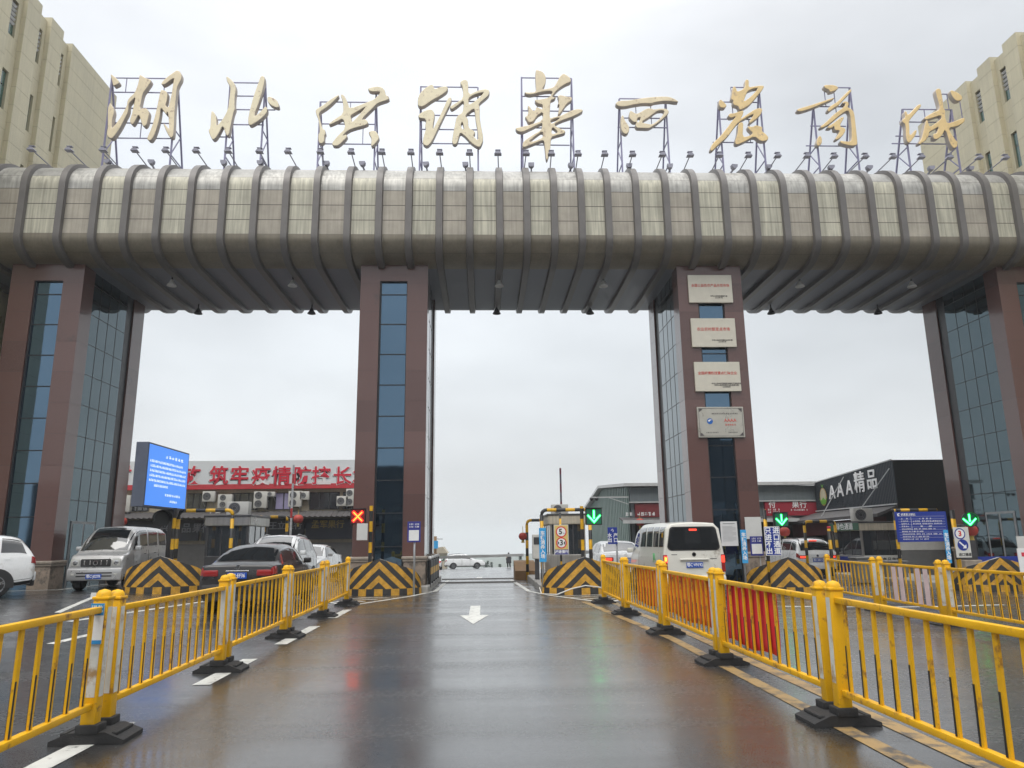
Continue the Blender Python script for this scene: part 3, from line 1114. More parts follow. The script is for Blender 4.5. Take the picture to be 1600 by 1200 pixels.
        [(650, 345), (680, 328), (730, 335), (740, 375), (720, 410), (770, 430), (810, 480), (830, 640), (855, 880), (845, 920), (780, 930), (700, 915), (625, 890), (620, 855), (680, 865), (750, 870), (775, 840), (770, 640), (750, 500), (725, 450), (640, 500), (500, 620), (380, 695), (345, 670), (420, 620), (540, 500), (680, 400), (690, 355), (660, 365)],
        [(620, 550), (650, 540), (680, 545), (610, 665), (690, 690), (695, 730), (650, 800), (580, 850), (550, 840), (600, 760), (615, 720), (545, 720), (540, 660), (510, 690), (450, 690), (455, 665), (530, 625)],
        [(330, 800), (355, 790), (380, 830), (378, 895), (335, 935), (300, 910), (310, 850)]],
        [(262, 400), (750, 145)],
        [(405, 145, 750, 145), (262, 400, 745, 402), (225, 660, 700, 662), (165, 925, 640, 928)],
        [(405, 145, 440, 400), (540, 210, 575, 490), (750, 145, 775, 402)]),
    'city': ((1390, 120), "gilt_gold", [
        [(190, 470), (220, 460), (245, 520), (350, 400), (390, 370), (420, 372), (415, 410), (300, 540), (255, 600), (265, 680), (265, 780), (290, 775), (335, 715), (365, 720), (350, 780), (270, 890), (235, 880), (215, 820), (210, 640), (165, 610), (165, 570), (205, 555)],
        [(610, 180), (640, 158), (680, 165), (695, 230), (715, 350), (720, 430), (742, 445), (740, 540), (770, 630), (900, 585), (990, 545), (1012, 575), (990, 620), (900, 670), (790, 685), (820, 760), (880, 850), (910, 870), (905, 945), (850, 965), (800, 890), (745, 700), (700, 790), (640, 840), (590, 840), (575, 790), (590, 760), (620, 765), (660, 665), (590, 710), (530, 740), (525, 790), (480, 860), (400, 912), (375, 890), (420, 840), (450, 720), (475, 610), (490, 580), (510, 590), (530, 680), (620, 620), (690, 560), (685, 515), (560, 560), (475, 580), (455, 550), (560, 490), (670, 440), (650, 340), (620, 240)],
        [(805, 190), (835, 180), (920, 220), (970, 265), (970, 310), (920, 330), (880, 320), (830, 260)]],
        [(172, 435), (825, 440)],
        [(700, 232, 940, 236), (172, 435, 825, 442), (130, 605, 870, 612), (80, 796, 880, 800), (30, 897, 890, 900)],
        [(460, 440, 475, 600), (765, 235, 785, 440), (925, 236, 970, 610)]),
}
LAB = {'lake': "weathered golden character with three strokes, leftmost above the gate",
       'north': "golden character of two leaning strokes and a grey dot, second from the left",
       'supply': "pale gold character with a long slanting hooked stroke, third from the left",
       'sell': "tall pale gold character with a peeling left half, fourth from the left",
       'splendid': "tallest golden character, crossed by slanting bars, fifth from the left",
       'west': "low golden character under one long top bar, on two trestles",
       'farm': "golden character with a stroke sweeping down to the left, third from the right",
       'trade': "golden character with a long bar to the left, second from the right",
       'city': "deep gold character at the right end, in front of the beige building"}
YL, YFR, YRE, ZB = 25.5, 25.72, 27.3, 14.5


def rounded(poly):
    out = []
    n = len(poly)
    for i in range(n):
        a, c = poly[i], poly[(i + 1) % n]
        out.append((a[0] * .78 + c[0] * .22, a[1] * .78 + c[1] * .22))
        out.append((a[0] * .22 + c[0] * .78, a[1] * .22 + c[1] * .78))
    return out


for key, (org, gm, polys, verts, hors, shorts) in LETTERS.items():
    def P(x, y, Y=YL):
        return at(org[0] + x / 8.5714, org[1] + y / 8.5714, Y)
    c0 = P(500, 600)
    root = thing("sign_character", LAB[key], "sign letter", (c0.x, 26.2, ZB), group="golden characters on top of the gate", world_coords=True)
    cu = bpy.data.curves.new("letter", 'CURVE')
    cu.dimensions = '2D'
    cu.fill_mode = 'BOTH'
    cu.extrude = 0.09
    cu.bevel_depth = 0.025
    cu.bevel_resolution = 1
    cu.offset = -0.026
    for poly in polys:
        pts = rounded(poly)
        sp = cu.splines.new('POLY')
        sp.points.add(len(pts) - 1)
        for q, (x, y) in zip(sp.points, pts):
            w = P(x, y)
            q.co = (w.x - c0.x, w.z - c0.z, 0, 1)
        sp.use_cyclic_u = True
    tmp = bpy.data.objects.new("letter", cu)
    COL.objects.link(tmp)
    me = bpy.data.meshes.new_from_object(tmp.evaluated_get(bpy.context.evaluated_depsgraph_get()))
    bpy.data.objects.remove(tmp)
    me.transform(Matrix.Translation(Vector((c0.x, YL + .09, c0.z)) - root.location) @ Matrix.Rotation(pi / 2, 4, 'X'))
    me.materials.clear()
    me.materials.append(MATS[gm])
    me.materials.append(MATS["letter_side"])
    for p in me.polygons:
        p.material_index = 0 if p.normal.y < -0.6 else 1
    lo = bpy.data.objects.new("letter", me)
    COL.objects.link(lo)
    lo.parent = root
    fr = MB().use(MATS["purple_steel"])
    w = 0.046
    XV = []
    for (xt, yt) in verts:
        t = P(xt, yt, YFR)
        XV.append(t)
        fr.bar((t.x, YFR, t.z), (t.x, YFR, ZB), w + .01)
        fr.bar((t.x, YFR, t.z), (t.x, YRE, ZB), w + .01)
        hgt = t.z - ZB
        lv = [0.12, 0.32, 0.56]
        for i, f in enumerate(lv):
            z0 = ZB + hgt * f
            yr = YRE + (YFR - YRE) * f
            fr.bar((t.x, YFR, z0), (t.x, yr, z0 - .02), .035)
            f2 = lv[i - 1] if i else 0.0
            fr.bar((t.x, YFR, ZB + hgt * f2 + .03), (t.x, yr, z0 - .03), .035)
    for (x0, y0, x1, y1) in hors:
        a, c = P(x0, y0, YFR + .004), P(x1, y1, YFR + .004)
        z = (a.z + c.z) / 2
        fr.bar((a.x, YFR + .004, z), (c.x, YFR + .004, z), w - .012)
    for (x0, y0, x1, y1) in shorts:
        a, c = P(x0, y0, YFR + .008), P(x1, y1, YFR + .008)
        fr.bar((a.x, YFR + .008, a.z), (a.x, YFR + .008, c.z), w - .02)
    fr.build("support_frame", root)

# ------------------------------------------------------------------ yellow barrier panels
GF = "yellow steel barrier panels between the lanes"


def make_panel(length, nb):
    """panel from y = 0 to y = length; road side is +x"""
    t = thing("barrier_panel", "x", "barrier", (0, 0, 0), group=GF)
    for y in (0.08, length - 0.08):
        b = MB().use(MATS["yellow_paint"])
        b.bbox(-.058, .058, y - .056, y + .056, .1, 1.1, .008)
        b.bbox(-.068, .068, y - .066, y + .066, 1.1, 1.125, .008)
        b.lathe([(.062, 1.125), (.058, 1.15), (.042, 1.172), (.0, 1.184)], 14, Matrix.Translation((0, y, 0)), caps=False)
        p = b.build("post", t, angle=40)
        b = MB().use(MATS["worn_white"])
        b.box(.0585, .061, y - .035, y + .035, .34, 1.04)
        b.box(-.035, .035, y - .0585, y - .0565, .34, 1.04)
        b.build("reflective_strip", p)
    for z, nm in ((1.02, "top_rail"), (.27, "bottom_rail")):
        b = MB().use(MATS["yellow_paint"])
        b.bbox(-.03, .03, .135, length - .135, z - .025, z + .025, .006)
        b.build(nm, t, angle=40)
    me = None
    for i in range(nb):
        y = .135 + (length - .27) * (i + 0.5) / nb
        if me is None:
            b = MB().use(MATS["yellow_paint"])
            b.box(-.010, .010, -.021, .021, .295, .995)
            b.use(MATS["black_plastic"])
            b.box(.010, .0125, -.022, -.003, .30, .66)
            b.box(-.0125, -.010, -.022, -.003, .30, .66)
            o = b.build("baluster", t)
            o.location = (0, y, 0)
            me = o
        else:
            o = me.copy()
            COL.objects.link(o)
            o.parent = t
            o.location = (0, y, 0)
    return t


proto = make_panel(3.1, 12)
first_panel = [True]


def place_panel(p, q, label, gap=.045, flip=False):
    p, q = Vector(p), Vector(q)
    d = q - p
    L = d.length - 2 * gap
    if flip:
        a, dd = q - d.normalized() * gap, -d
    else:
        a, dd = p + d.normalized() * gap, d
    rz = atan2(dd.y, dd.x) - pi / 2
    o = proto if first_panel[0] else dup(proto, (0, 0, 0), 0)
    first_panel[0] = False
    o.location = (a.x, a.y, gz((p.x + q.x) / 2, (p.y + q.y) / 2))
    o.rotation_euler = (random.uniform(-.006, .006), random.uniform(-.016, .016), rz + random.uniform(-.006, .006))
    o.scale = (1, L / 3.1, 1)
    o["label"] = label
    return o


def base_mesh():
    b = MB().use(MATS["rubber"])
    b.prism([(-.29, 0), (.29, 0), (.29, .03), (.14, .09), (-.14, .09), (-.29, .03)], -.19, .19, lambda a, c, d: (a, d, c))
    for y in (-.125, .125):
        b.bbox(-.09, .09, y - .08, y + .08, .08, .15, .01)
    for x in (-.2, .2):
        b.bbox(x - .025, x + .025, -.15, .15, .055, .085, .008)
    return b


rb = base_mesh().build("rubber_base", angle=40)
rb_first = [True]


def place_base(x, y, label, rz=0.0):
    o = rb if rb_first[0] else rb.copy()
    if not rb_first[0]:
        COL.objects.link(o)
    rb_first[0] = False
    o.location = (x, y, gz(x, y) + .002)
    o.rotation_euler = (0, 0, rz)
    tag(o, label, "barrier foot", "black rubber feet of the barriers")


LJ = [(-3.10, 3.36), (-3.19, 6.61), (-3.30, 9.85), (-3.35, 13.08), (-3.45, 16.48), (-3.48, 19.51)]
ll = ["yellow panel at the left edge of the photo with one end cut off", "yellow panel behind the post with the blue sticker, left of the lane",
      "yellow panel in front of the silver van and dark sedan, middle of the left run", "yellow panel in front of the dark sedan's right side",
      "last yellow panel of the left run, ending at the red-cross signal"]
for i in range(5):
    place_panel(LJ[i], LJ[i + 1], ll[i])
lb = ["nearest black rubber foot on the left, under the post with the blue sticker", "black rubber foot second from the front in the left row",
      "black rubber foot third from the front in the left row", "black rubber foot fourth from the front in the left row", "farthest black rubber foot of the left row, by the striped hatching"]
for i in range(1, 6):
    place_base(LJ[i][0], LJ[i][1], lb[i - 1], random.uniform(-.06, .06))
RJ = [(3.06, 3.5), (3.03, 6.63), (3.0, 9.67), (3.03, 12.72), (2.99, 15.98), (2.98, 18.89)]
rl = ["large yellow panel at the lower right with nothing hung on it", "yellow panel half covered by a bright red cloth, right of the lane",
      "yellow panel hung with a torn orange-red cloth behind its bars", "yellow panel with an orange cloth on its nearer half, beside the minibus",
      "last yellow panel of the right run, ending at the striped nose"]
for i in range(5):
    place_panel(RJ[i], RJ[i + 1], rl[i], flip=True)
lb = ["nearest black rubber foot on the right, on the yellow lines", "black rubber foot second from the front in the right row",
      "black rubber foot third from the front in the right row", "black rubber foot fourth from the front in the right row", "farthest black rubber foot of the right row, by the white cable"]
for i in range(1, 6):
    place_base(RJ[i][0], RJ[i][1], lb[i - 1], random.uniform(-.06, .06))
FJ = [(9.1, 19.7), (8.82, 16.6), (8.62, 13.85), (8.42, 10.8)]
fl = ["yellow panel in the far right run, in front of the green-topped booth", "short yellow panel with two pairs of pale pink strips in the far right run",
      "yellow panel at the right edge in front of the striped nose"]
for i in range(3):
    place_panel(FJ[i], FJ[i + 1], fl[i], gap=.09, flip=True)
for i, t in ((1, "black rubber foot of the far right run, left one"), (2, "black rubber foot of the far right run, right one under the striped nose")):
    place_base(FJ[i][0], FJ[i][1], t)

# sticker panels and cloths on the barriers
b = MB().use(MATS["white_paint"])
p = at(175, 950, 6.48)
sx = -3.15
b.box(-.055, .055, -.004, 0, -.16, .16)
b.use(mat("sticker_blue", (0.03, 0.25, 0.55), 0.35))
b.box(-.055, .055, -.0055, -.004, .065, .16)
b.box(-.055, .055, -.0055, -.004, -.16, -.13)
st = b.build("sticker")
st.location = (-3.186, 6.405, .93)
tag(st, "blue and white sticker on the nearest post of the left barrier", "sticker")
for k in (0, 1):
    scrawl("xxx xxx", MATS["white_letter"], -.048, .048, .135 - k * .036, .018, st, lambda x, z, d: (x, -.0062 - d, z), seed=k + 3)


def cloth(name, p, q, z0, z1, m, label, xoff=.034, sag=.02):
    p, q = Vector(p), Vector(q)
    n, k = 22, 7
    b = MB().use(m)
    for side in (0, 1):
        for i in range(n + 1):
            t = i / n
            c = p.lerp(q, t)
            for j in range(k + 1):
                s = j / k
                z = z0 + (z1 - z0) * s + sag * sin(t * 9) * (1 - s) - .02 * sin(t * 17 + 2) * s
                x = c.x + xoff + .009 * sin(t * 23 + s * 3) + .005 * sin(t * 51) + side * .006
                b.v.append((x, c.y, z))
    w = k + 1
    N = (n + 1) * w
    for i in range(n):
        for j in range(k):
            a = i * w + j
            b.f.append([a, a + w, a + w + 1, a + 1])
            b.f.append([N + a, N + a + 1, N + a + w + 1, N + a + w])
            b.mi += [b.cur, b.cur]
    for i in range(n):
        for j in (0, k):
            a = i * w + j
            b.f.append([a, N + a, N + a + w, a + w])
            b.mi.append(b.cur)
    for i in (0, n):
        for j in range(k):
            a = i * w + j
            b.f.append([a, a + 1, N + a + 1, N + a])
            b.mi.append(b.cur)
    o = b.build(name, smooth=True)
    tag(o, label, "banner", "cloths hung on the right barrier")


mat("red_cloth", (0.72, 0.022, 0.03), 0.7, var=0.15, scale=3)
mat("orange_cloth", (0.88, 0.17, 0.015), 0.7, var=0.2, scale=2.5, dirt=((0.55, 0.04, 0.03), 0.25, 2.0))
cloth("cloth_banner", (3.02, 7.85), (3.0, 9.4), .33, .99, MATS["red_cloth"], "bright red cloth behind the bars of the barrier on the right")
cloth("cloth_banner", (3.01, 9.95), (3.03, 12.5), .36, 1.0, MATS["orange_cloth"], "orange-red cloth with small holes behind the barrier, left of the brighter red one")
cloth("cloth_banner", (3.03, 12.95), (3.0, 14.9), .36, 1.0, MATS["orange_cloth"], "smallest orange cloth behind the barrier, beside the minibus")
mat("pink_strip", (0.70, 0.55, 0.55), 0.5)
for i, y in enumerate((15.75, 15.45, 14.75, 14.45)):
    b = MB().use(MATS["pink_strip"])
    b.box(-.004, .004, -.075, .075, .30, .99)
    o = b.build("paper_strip")
    o.location = (8.82 + (y - 16.6) * (8.82 - 8.62) / 2.75 - .03, y, gz(8.7, y))
    tag(o, "pale pink strip between the bars of the far right barrier, " + ["first", "second", "third", "fourth"][i] + " from the left", "strip", "pale strips on the far right barrier")

# ------------------------------------------------------------------ chevron noses, islands
def chevron_mat():
    m = bpy.data.materials.new("chevron_paint")
    N, L, b = nodes_of(m)
    uv = N.new("ShaderNodeUVMap")
    uv.uv_map = "UVMap"
    sp = N.new("ShaderNodeSeparateXYZ")
    L.new(uv.outputs[0], sp.inputs[0])

    def mt(op, a, c=None, d=None):
        n = N.new("ShaderNodeMath")
        n.operation = op
        for i, v in enumerate((a, c, d)):
            if v is None:
                continue
            if isinstance(v, (int, float)):
                n.inputs[i].default_value = v
            else:
                L.new(v, n.inputs[i])
        return n.outputs[0]
    u, v = sp.outputs[0], sp.outputs[1]
    ch = mt('FRACT', mt('ADD', mt('DIVIDE', mt('MULTIPLY_ADD', mt('ABSOLUTE', u), 0.92, v), 0.40), 100.03))
    c1 = mt('GREATER_THAN', ch, 0.5)
    bl = mt('GREATER_THAN', mt('FRACT', mt('ADD', mt('DIVIDE', u, 0.5), 100.25)), 0.5)
    low = mt('LESS_THAN', v, 0.19)
    fac = mt('ADD', mt('MULTIPLY', c1, mt('SUBTRACT', 1.0, low)), mt('MULTIPLY', bl, low))
    finish_two(m, fac, (0.62, 0.33, 0.035), (0.035, 0.034, 0.034), 0.5, 0.5)
    MATS["chevron"] = m
    return m


chevron_mat()
mat("nose_top", (0.42, 0.40, 0.37), 0.7, var=0.25, scale=6, dirt=((0.25, 0.05, 0.04), 0.2, 3.0))


def chevron_nose(label, x, y, a=1.25, bdep=0.85, rz=0.0, h=1.06):
    b = MB()
    n = 36
    t_ = [-1 + 2 * i / n for i in range(n + 1)]
    pts = []
    s = 0.0
    arc = []
    for i, t in enumerate(t_):
        ang = t * pi / 2
        px, py = a * sin(ang), -bdep * cos(ang)
        if i:
            s += sqrt((px - pts[-1][0]) ** 2 + (py - pts[-1][1]) ** 2)
        pts.append((px, py))
        arc.append(s)
    mid = arc[n // 2]
    top = [h - 0.50 * abs(arc[i] - mid) / mid - 0.14 * max(0, (abs(arc[i] - mid) / mid - .7)) / .3 for i in range(n + 1)]
    me = bpy.data.meshes.new("shell")
    vs, fs, uvs, mi = [], [], [], []

    def quad(P, U, k):
        base = len(vs)
        vs.extend(P)
        fs.append([base + i for i in range(4)])
        uvs.append(U)
        mi.append(k)
    lev = 5
    for i in range(n):
        for j in range(lev):
            P, U = [], []
            for ii, jj in ((i, j), (i + 1, j), (i + 1, j + 1), (i, j + 1)):
                f = jj / lev
                z = -.2 + (top[ii] + .2) * f
                lean = 1 - .10 * max(0, f - .3)
                P.append((pts[ii][0] * (1 - .04 * f), pts[ii][1] * lean, z))
                U.append((arc[ii] - mid, z))
            quad(P, U, 0)
        P = []
        for ii, ins in ((i, 0), (i + 1, 0), (i + 1, 1), (i, 1)):
            lean = 1 - .10 * .7
            if ins == 0:
                P.append((pts[ii][0] * .96, pts[ii][1] * lean, top[ii]))
            else:
                P.append((pts[ii][0] * .88, pts[ii][1] * lean * .86 + .05, top[ii] + .0))
        quad(P, [(0, 0)] * 4, 1)
        P = []
        for ii, ins in ((i, 0), (i + 1, 0), (i + 1, 1), (i, 1)):
            if ins == 0:
                P.append((pts[ii][0] * .88, pts[ii][1] * .93 * .86 + .05, top[ii]))
            else:
                P.append((pts[ii][0] * .80, .35, min(top[ii], .62)))
        quad(P, [(0, 0)] * 4, 1)
    me.from_pydata(vs, [], fs)
    uvl = me.uv_layers.new(name="UVMap")
    k = 0
    for p, U in zip(me.polygons, uvs):
        for li, uvv in zip(p.loop_indices, U):
            uvl.data[li].uv = uvv
        p.use_smooth = False
    me.materials.append(MATS["chevron"])
    me.materials.append(MATS["nose_top"])
    for p, q in zip(me.polygons, mi):
        p.material_index = q
    bm = bmesh.new()
    bm.from_mesh(me)
    bmesh.ops.remove_doubles(bm, verts=bm.verts[:], dist=.0005)
    bmesh.ops.recalc_face_normals(bm, faces=bm.faces[:])
    bm.to_mesh(me)
    bm.free()
    for p in me.polygons:
        p.use_smooth = True
    me.set_sharp_from_angle(angle=radians(40))
    o = bpy.data.objects.new("chevron_nose", me)
    COL.objects.link(o)
    o.location = (x, y, gz(x, y))
    o.rotation_euler = (0, 0, rz)
    tag(o, label, "crash barrier", "yellow and black chevron noses of the toll islands")
    return o


chevron_nose("chevron-striped island nose between the silver van and the dark sedan", -9.55, 23.1, a=1.2, rz=.12)
chevron_nose("chevron-striped island nose under the red-cross signal, against the granite pillar", -3.12, 23.35, a=1.22)
chevron_nose("chevron-striped island nose under the green arrow beside the speed-limit sign", 2.93, 22.55, a=1.25)
chevron_nose("chevron-striped island nose below the blue entrance-lane sign with white characters", 9.2, 22.9, a=1.2, rz=-.15)
chevron_nose("chevron-striped island nose behind the yellow barrier at the right edge of the photo", 15.75, 22.9, a=1.3, rz=-.2, h=1.0)


def island(x0, x1, y0, y1, nm="toll_island"):
    b = MB().use(MATS["kerb"])
    z0 = min(gz(x0, y0), gz(x0, y1), gz(x1, y0), gz(x1, y1))
    zt = gz((x0 + x1) / 2, y0) + .2
    b.bbox(x0, x1, y0, y1, z0 - .2, zt, .03)
    o = b.build(nm)
    structure(o)


island(1.72, 4.2, 23.0, 31.5)
island(-10.7, -8.1, 23.5, 30.5)
island(-4.45, -1.72, 23.4, 30.5)
island(7.6, 10.3, 23.2, 31)
island(14.4, 17.0, 23.3, 31)

# ------------------------------------------------------------------ signals
mat("signal_box", (0.02, 0.022, 0.022), 0.5)
emit_mat("green_led", (0.0, 1.0, 0.085), 8.0)
emit_mat("green_core", (0.12, 1.0, 0.30), 5.0)
emit_mat("red_led", (1.0, 0.02, 0.012), 6.0)
emit_mat("red_core", (1.0, 0.16, 0.015), 6.0)
mat("green_face", (0.01, 0.085, 0.05), 0.35, emit=0.5)  # faint emission paints the green halo round the arrow onto the face
mat("red_face", (0.12, 0.006, 0.006), 0.35, emit=0.9)  # emission on the face stands in for the red LEDs' bloom


def pole(b, x, y, z0, z1, r=.05):
    b.tube([(x, y, z0), (x, y, z1)], r, 12)


def arrow_shape(b, core, s):
    b.use(MATS["green_core" if core else "green_led"])
    w = .035 * s if core else .05 * s
    yo = -.012 if core else -.006
    for p, q in (((0, .15 * s), (0, -.04 * s)), ((-.16 * s, .02 * s), (0, -.15 * s)), ((0, -.15 * s), (.16 * s, .02 * s))):
        k = 0.001 if q[0] > 0 else (0.002 if q[0] < 0 or p[0] < 0 else 0)
        b.bar((p[0], yo - k - .004, p[1]), (q[0], yo - k - .004, q[1]), .006, w, upv=(0, 1, 0)) if False else b.prism(
            [(p[0] - (q[1] - p[1]) * 0 + 0, p[1])] and line_poly(p, q, w), yo - .008 - k, yo - k, lambda a, c, d: (a, d, c))


def line_poly(p, q, w):
    d = Vector((q[0] - p[0], q[1] - p[1])).normalized()
    n = Vector((-d.y, d.x)) * (w / 2)
    e = d * (w / 2)
    P, Q = Vector(p) - e, Vector(q) + e
    return [tuple(P - n), tuple(Q - n), tuple(Q + n), tuple(P + n)]


def signal(label, x, y, z, kind, lit=True, box=.46, rz=0.0, px=None):
    """lane signal on a banded pole; kind: 'arrow', 'cross', 'dark'"""
    t = thing("lane_signal", label, "traffic signal", (x, y, gz(x, y)), rz, group="lane signals over the islands")
    z -= gz(x, y)
    b = MB().use(MATS["pole_bands"])
    pxx = px if px is not None else 0.0
    pole(b, pxx, .14, 0, z + .32 if px else z - box * .5, .055)
    b.build("pole", t, angle=40)
    b = MB().use(MATS["signal_box"])
    h = box / 2
    if kind == 'round':
        T = Matrix.Translation((0, 0, z)) @ Matrix.Rotation(pi / 2, 4, 'X')
        b.lathe([(h * .6, -.12), (h, -.02), (h, .0)], 20, T)
        # hood
        n = 14
        vs, fs = [], []
        for i in range(n + 1):
            a = radians(-20 + 220 * i / n)
            for rr, yy in ((h, 0.0), (h * 1.02, -.34), (h * .97, -.34), (h * .95, 0.0)):
                vs.append((rr * cos(a), yy, z + rr * sin(a)))
        for i in range(n):
            for k in range(3):
                fs.append((i * 4 + k, i * 4 + k + 1, i * 4 + k + 5, i * 4 + k + 4))
        b.add(vs, fs)
    else:
        b.bbox(-h, h, 0, .14, z - h, z + h, .012)
        b.box(-h - .01, h + .01, -.05, 0.0, z + h - .005, z + h + .012)
    hd = b.build("signal_head", t, angle=40)
    hd_loc = (0, 0, z)
    b = MB().use(MATS["green_face" if kind in ('arrow', 'round') and lit else ("red_face" if lit else "signal_box")])
    if kind == 'dark':
        b.use(MATS["signal_box"])
    b.box(-h + .03, h - .03, -.003, .001, z - h + .03, z + h - .03) if kind != 'round' else b.lathe(
        [(h * .93, 0.004), (h * .9, .006)], 20, Matrix.Translation((0, 0, z)) @ Matrix.Rotation(pi / 2, 4, 'X'))
    b.build("lens", hd)
    s = box / .46
    if lit and kind in ("arrow", "round"):
        b = MB()
        arrow_shape(b, False, s)
        arrow_shape(b, True, s)
        o = b.build("arrow_light", hd)
        o.location = (0, 0, z)
    if kind == 'cross':
        b = MB().use(MATS["red_led"])
        for k, (p, q) in enumerate((((-.12, .12), (.12, -.12)), ((-.12, -.12), (.12, .12)))):
            b.use(MATS["red_led"])
            b.prism(line_poly(p, q, .075), -.013 - k * .001, -.004, lambda a, c, d: (a, d, c))
            b.use(MATS["red_core"])
            b.prism(line_poly(p, q, .032), -.019 - k * .001, -.0135 - k * .001, lambda a, c, d: (a, d, c))
        o = b.build("cross_light", hd)
        o.location = (0, 0, z)
    return t


def at3(px, py, Y):
    return at(px, py, Y)


p = at(559, 807, 22.6)
signal("lane signal box lit with a red cross, in front of the granite pillar", p.x, 22.6, p.z, 'cross', px=.38)
p = at(928, 807, 22.4)
signal("lane signal box with a green arrow, beside the teal metal building", p.x, 22.4, p.z, 'arrow', px=-.35, box=.5)
p = at(1221, 812, 22.6)
signal("lane signal box with a green arrow above the blue entrance-lane sign", p.x, 22.6, p.z, 'arrow', px=-.46, box=.44)
p = at(1515, 812, 22.7)
signal("round hooded lane signal with a green tick-like arrow, at the right edge", p.x, 22.7, p.z, 'round', px=-.42, box=.46, rz=-.5)
p = at(252, 810, 22.6)
signal("unlit black hooded lane signal below the blue screen", p.x, 22.6, p.z, "round", lit=False, px=.4, box=.5, rz=.6)

# ------------------------------------------------------------------ signs
def board(name, label, cat, corner_px, Y, col, pole_px=None, group=None, tilt=0.0, edge=None, thick=.03, pole_m="galvanised", rz=0.0, pole_off=.05, pole_h=None):
    """flat sign facing the road: corner_px = (x0, y0, x1, y1) in survey pixels at depth Y"""
    x0, y0, x1, y1 = corner_px
    a, c = at(x0, y0, Y), at(x1, y1, Y)
    w, h = c.x - a.x, a.z - c.z
    cx, cz = (a.x + c.x) / 2, (a.z + c.z) / 2
    g0 = gz(cx, Y)
    t = thing(name, label, cat, (cx, Y, g0), rz, group)
    if pole_px is not None:
        xp = at(pole_px, y1, Y).x - cx
        b = MB().use(MATS[pole_m])
        pole(b, xp, pole_off, 0, (pole_h if pole_h is not None else cz + h * .45) - g0, .032)
        b.build("pole", t, smooth=True)
    b = MB()
    if edge:
        b.use(MATS[edge])
        b.bbox(-w / 2, w / 2, -thick, 0, cz - g0 - h / 2, cz - g0 + h / 2, .006)
        b.use(MATS[col])
        b.box(-w / 2 + .02, w / 2 - .02, -thick - .003, -thick + .001, cz - g0 - h / 2 + .02, cz - g0 + h / 2 - .02)
    else:
        b.use(MATS[col])
        b.bbox(-w / 2, w / 2, -thick, 0, cz - g0 - h / 2, cz - g0 + h / 2, .005)
    pn = b.build("panel", t)
    return t, pn, w, h, cz - g0, -thick - .004


WL = MATS["white_letter"]
mat("qr_sign", (0.03, 0.035, 0.24), 0.35)
mat("pale_board", (0.58, 0.58, 0.56), 0.5, var=0.05)
mat("speed_board", (0.66, 0.50, 0.17), 0.4, var=0.06)
mat("paper", (0.66, 0.66, 0.66), 0.7, var=0.04)
mat("grey_print", (0.25, 0.25, 0.26), 0.7)

t, pn, w, h, z, f = board("pay_sign", "blue sign with a blank white square on a tall galvanised pole by the middle-left pillar", "sign", (637, 815, 657, 847), 22.5, "qr_sign", 647.5)
b = MB().use(MATS["white_paint"])
b.box(-.15, .15, f - .001, f + .002, z - .26, z + .05)
b.build("white_square", t)
for k in (0, 1):
    scrawl("xxx xxx", WL, -.15, .15, z + .225 - k * .075, .05, t, lambda x, zz, d: (x, f - d, zz), seed=k + 7)
t, pn, w, h, z, f = board("pay_sign", "violet sign with a blank white square propped on the plinth under the white board", "sign", (1171, 838, 1193, 868), 22.95, "qr_sign")
b = MB().use(MATS["white_paint"])
b.box(-.16, .16, f - .001, f + .002, z - .24, z + .06)
b.build("white_square", t)
for k in (0, 1):
    scrawl("xxx xxx", WL, -.15, .15, z + .225 - k * .075, .05, t, lambda x, zz, d: (x, f - d, zz), seed=k + 7)
b = MB().use(MATS["galvanised"])
pole(b, .1, .03, -.1, z - .2, .02)
b.build("pole", t)

for px, lab, Y, pp in (((842, 825, 854, 878), "narrow sky-blue upright sign beside the middle lane, left of the speed-limit sign", 22.35, 848),
                       ((1156, 828, 1169, 880), "narrow sky-blue upright sign in front of the pillar with the plaques", 22.2, 1164),
                       ((1473, 828, 1487, 880), "narrow sky-blue upright sign at the right corner of the blue notice board", 22.4, 1484)):
    t, pn, w, h, z, f = board("upright_sign", lab, "sign", px, Y, "sky_sign", pp, group="sky-blue disinfection signs")
    text("车\n辆\n消\n杀\n入\n场", WL, .135, (0, f, z), parent=t, depth=.001, bold=.004, lead=1.0)

t, pn, w, h, z, f = board("speed_sign", "yellow-faced sign with 5 and 3 in red rings, on a banded post", "sign", (865, 820, 889, 867), 22.0, "speed_board", 877, edge="off_white", pole_m="pole_bands", pole_h=2.35)
RED = mat("sign_red", (0.6, 0.02, 0.02), 0.4)


def ring(parent, x, z, r, f, m_out, m_in, name="ring"):
    T = Matrix.Translation((x, f, z)) @ Matrix.Rotation(pi / 2, 4, 'X')
    b = MB().use(m_out)
    b.lathe([(r, -.001), (r, .002)], 28, T)
    b.use(m_in)
    b.lathe([(r * .8, .002), (r * .8, .0035)], 28, T)
    return b.build(name, parent)


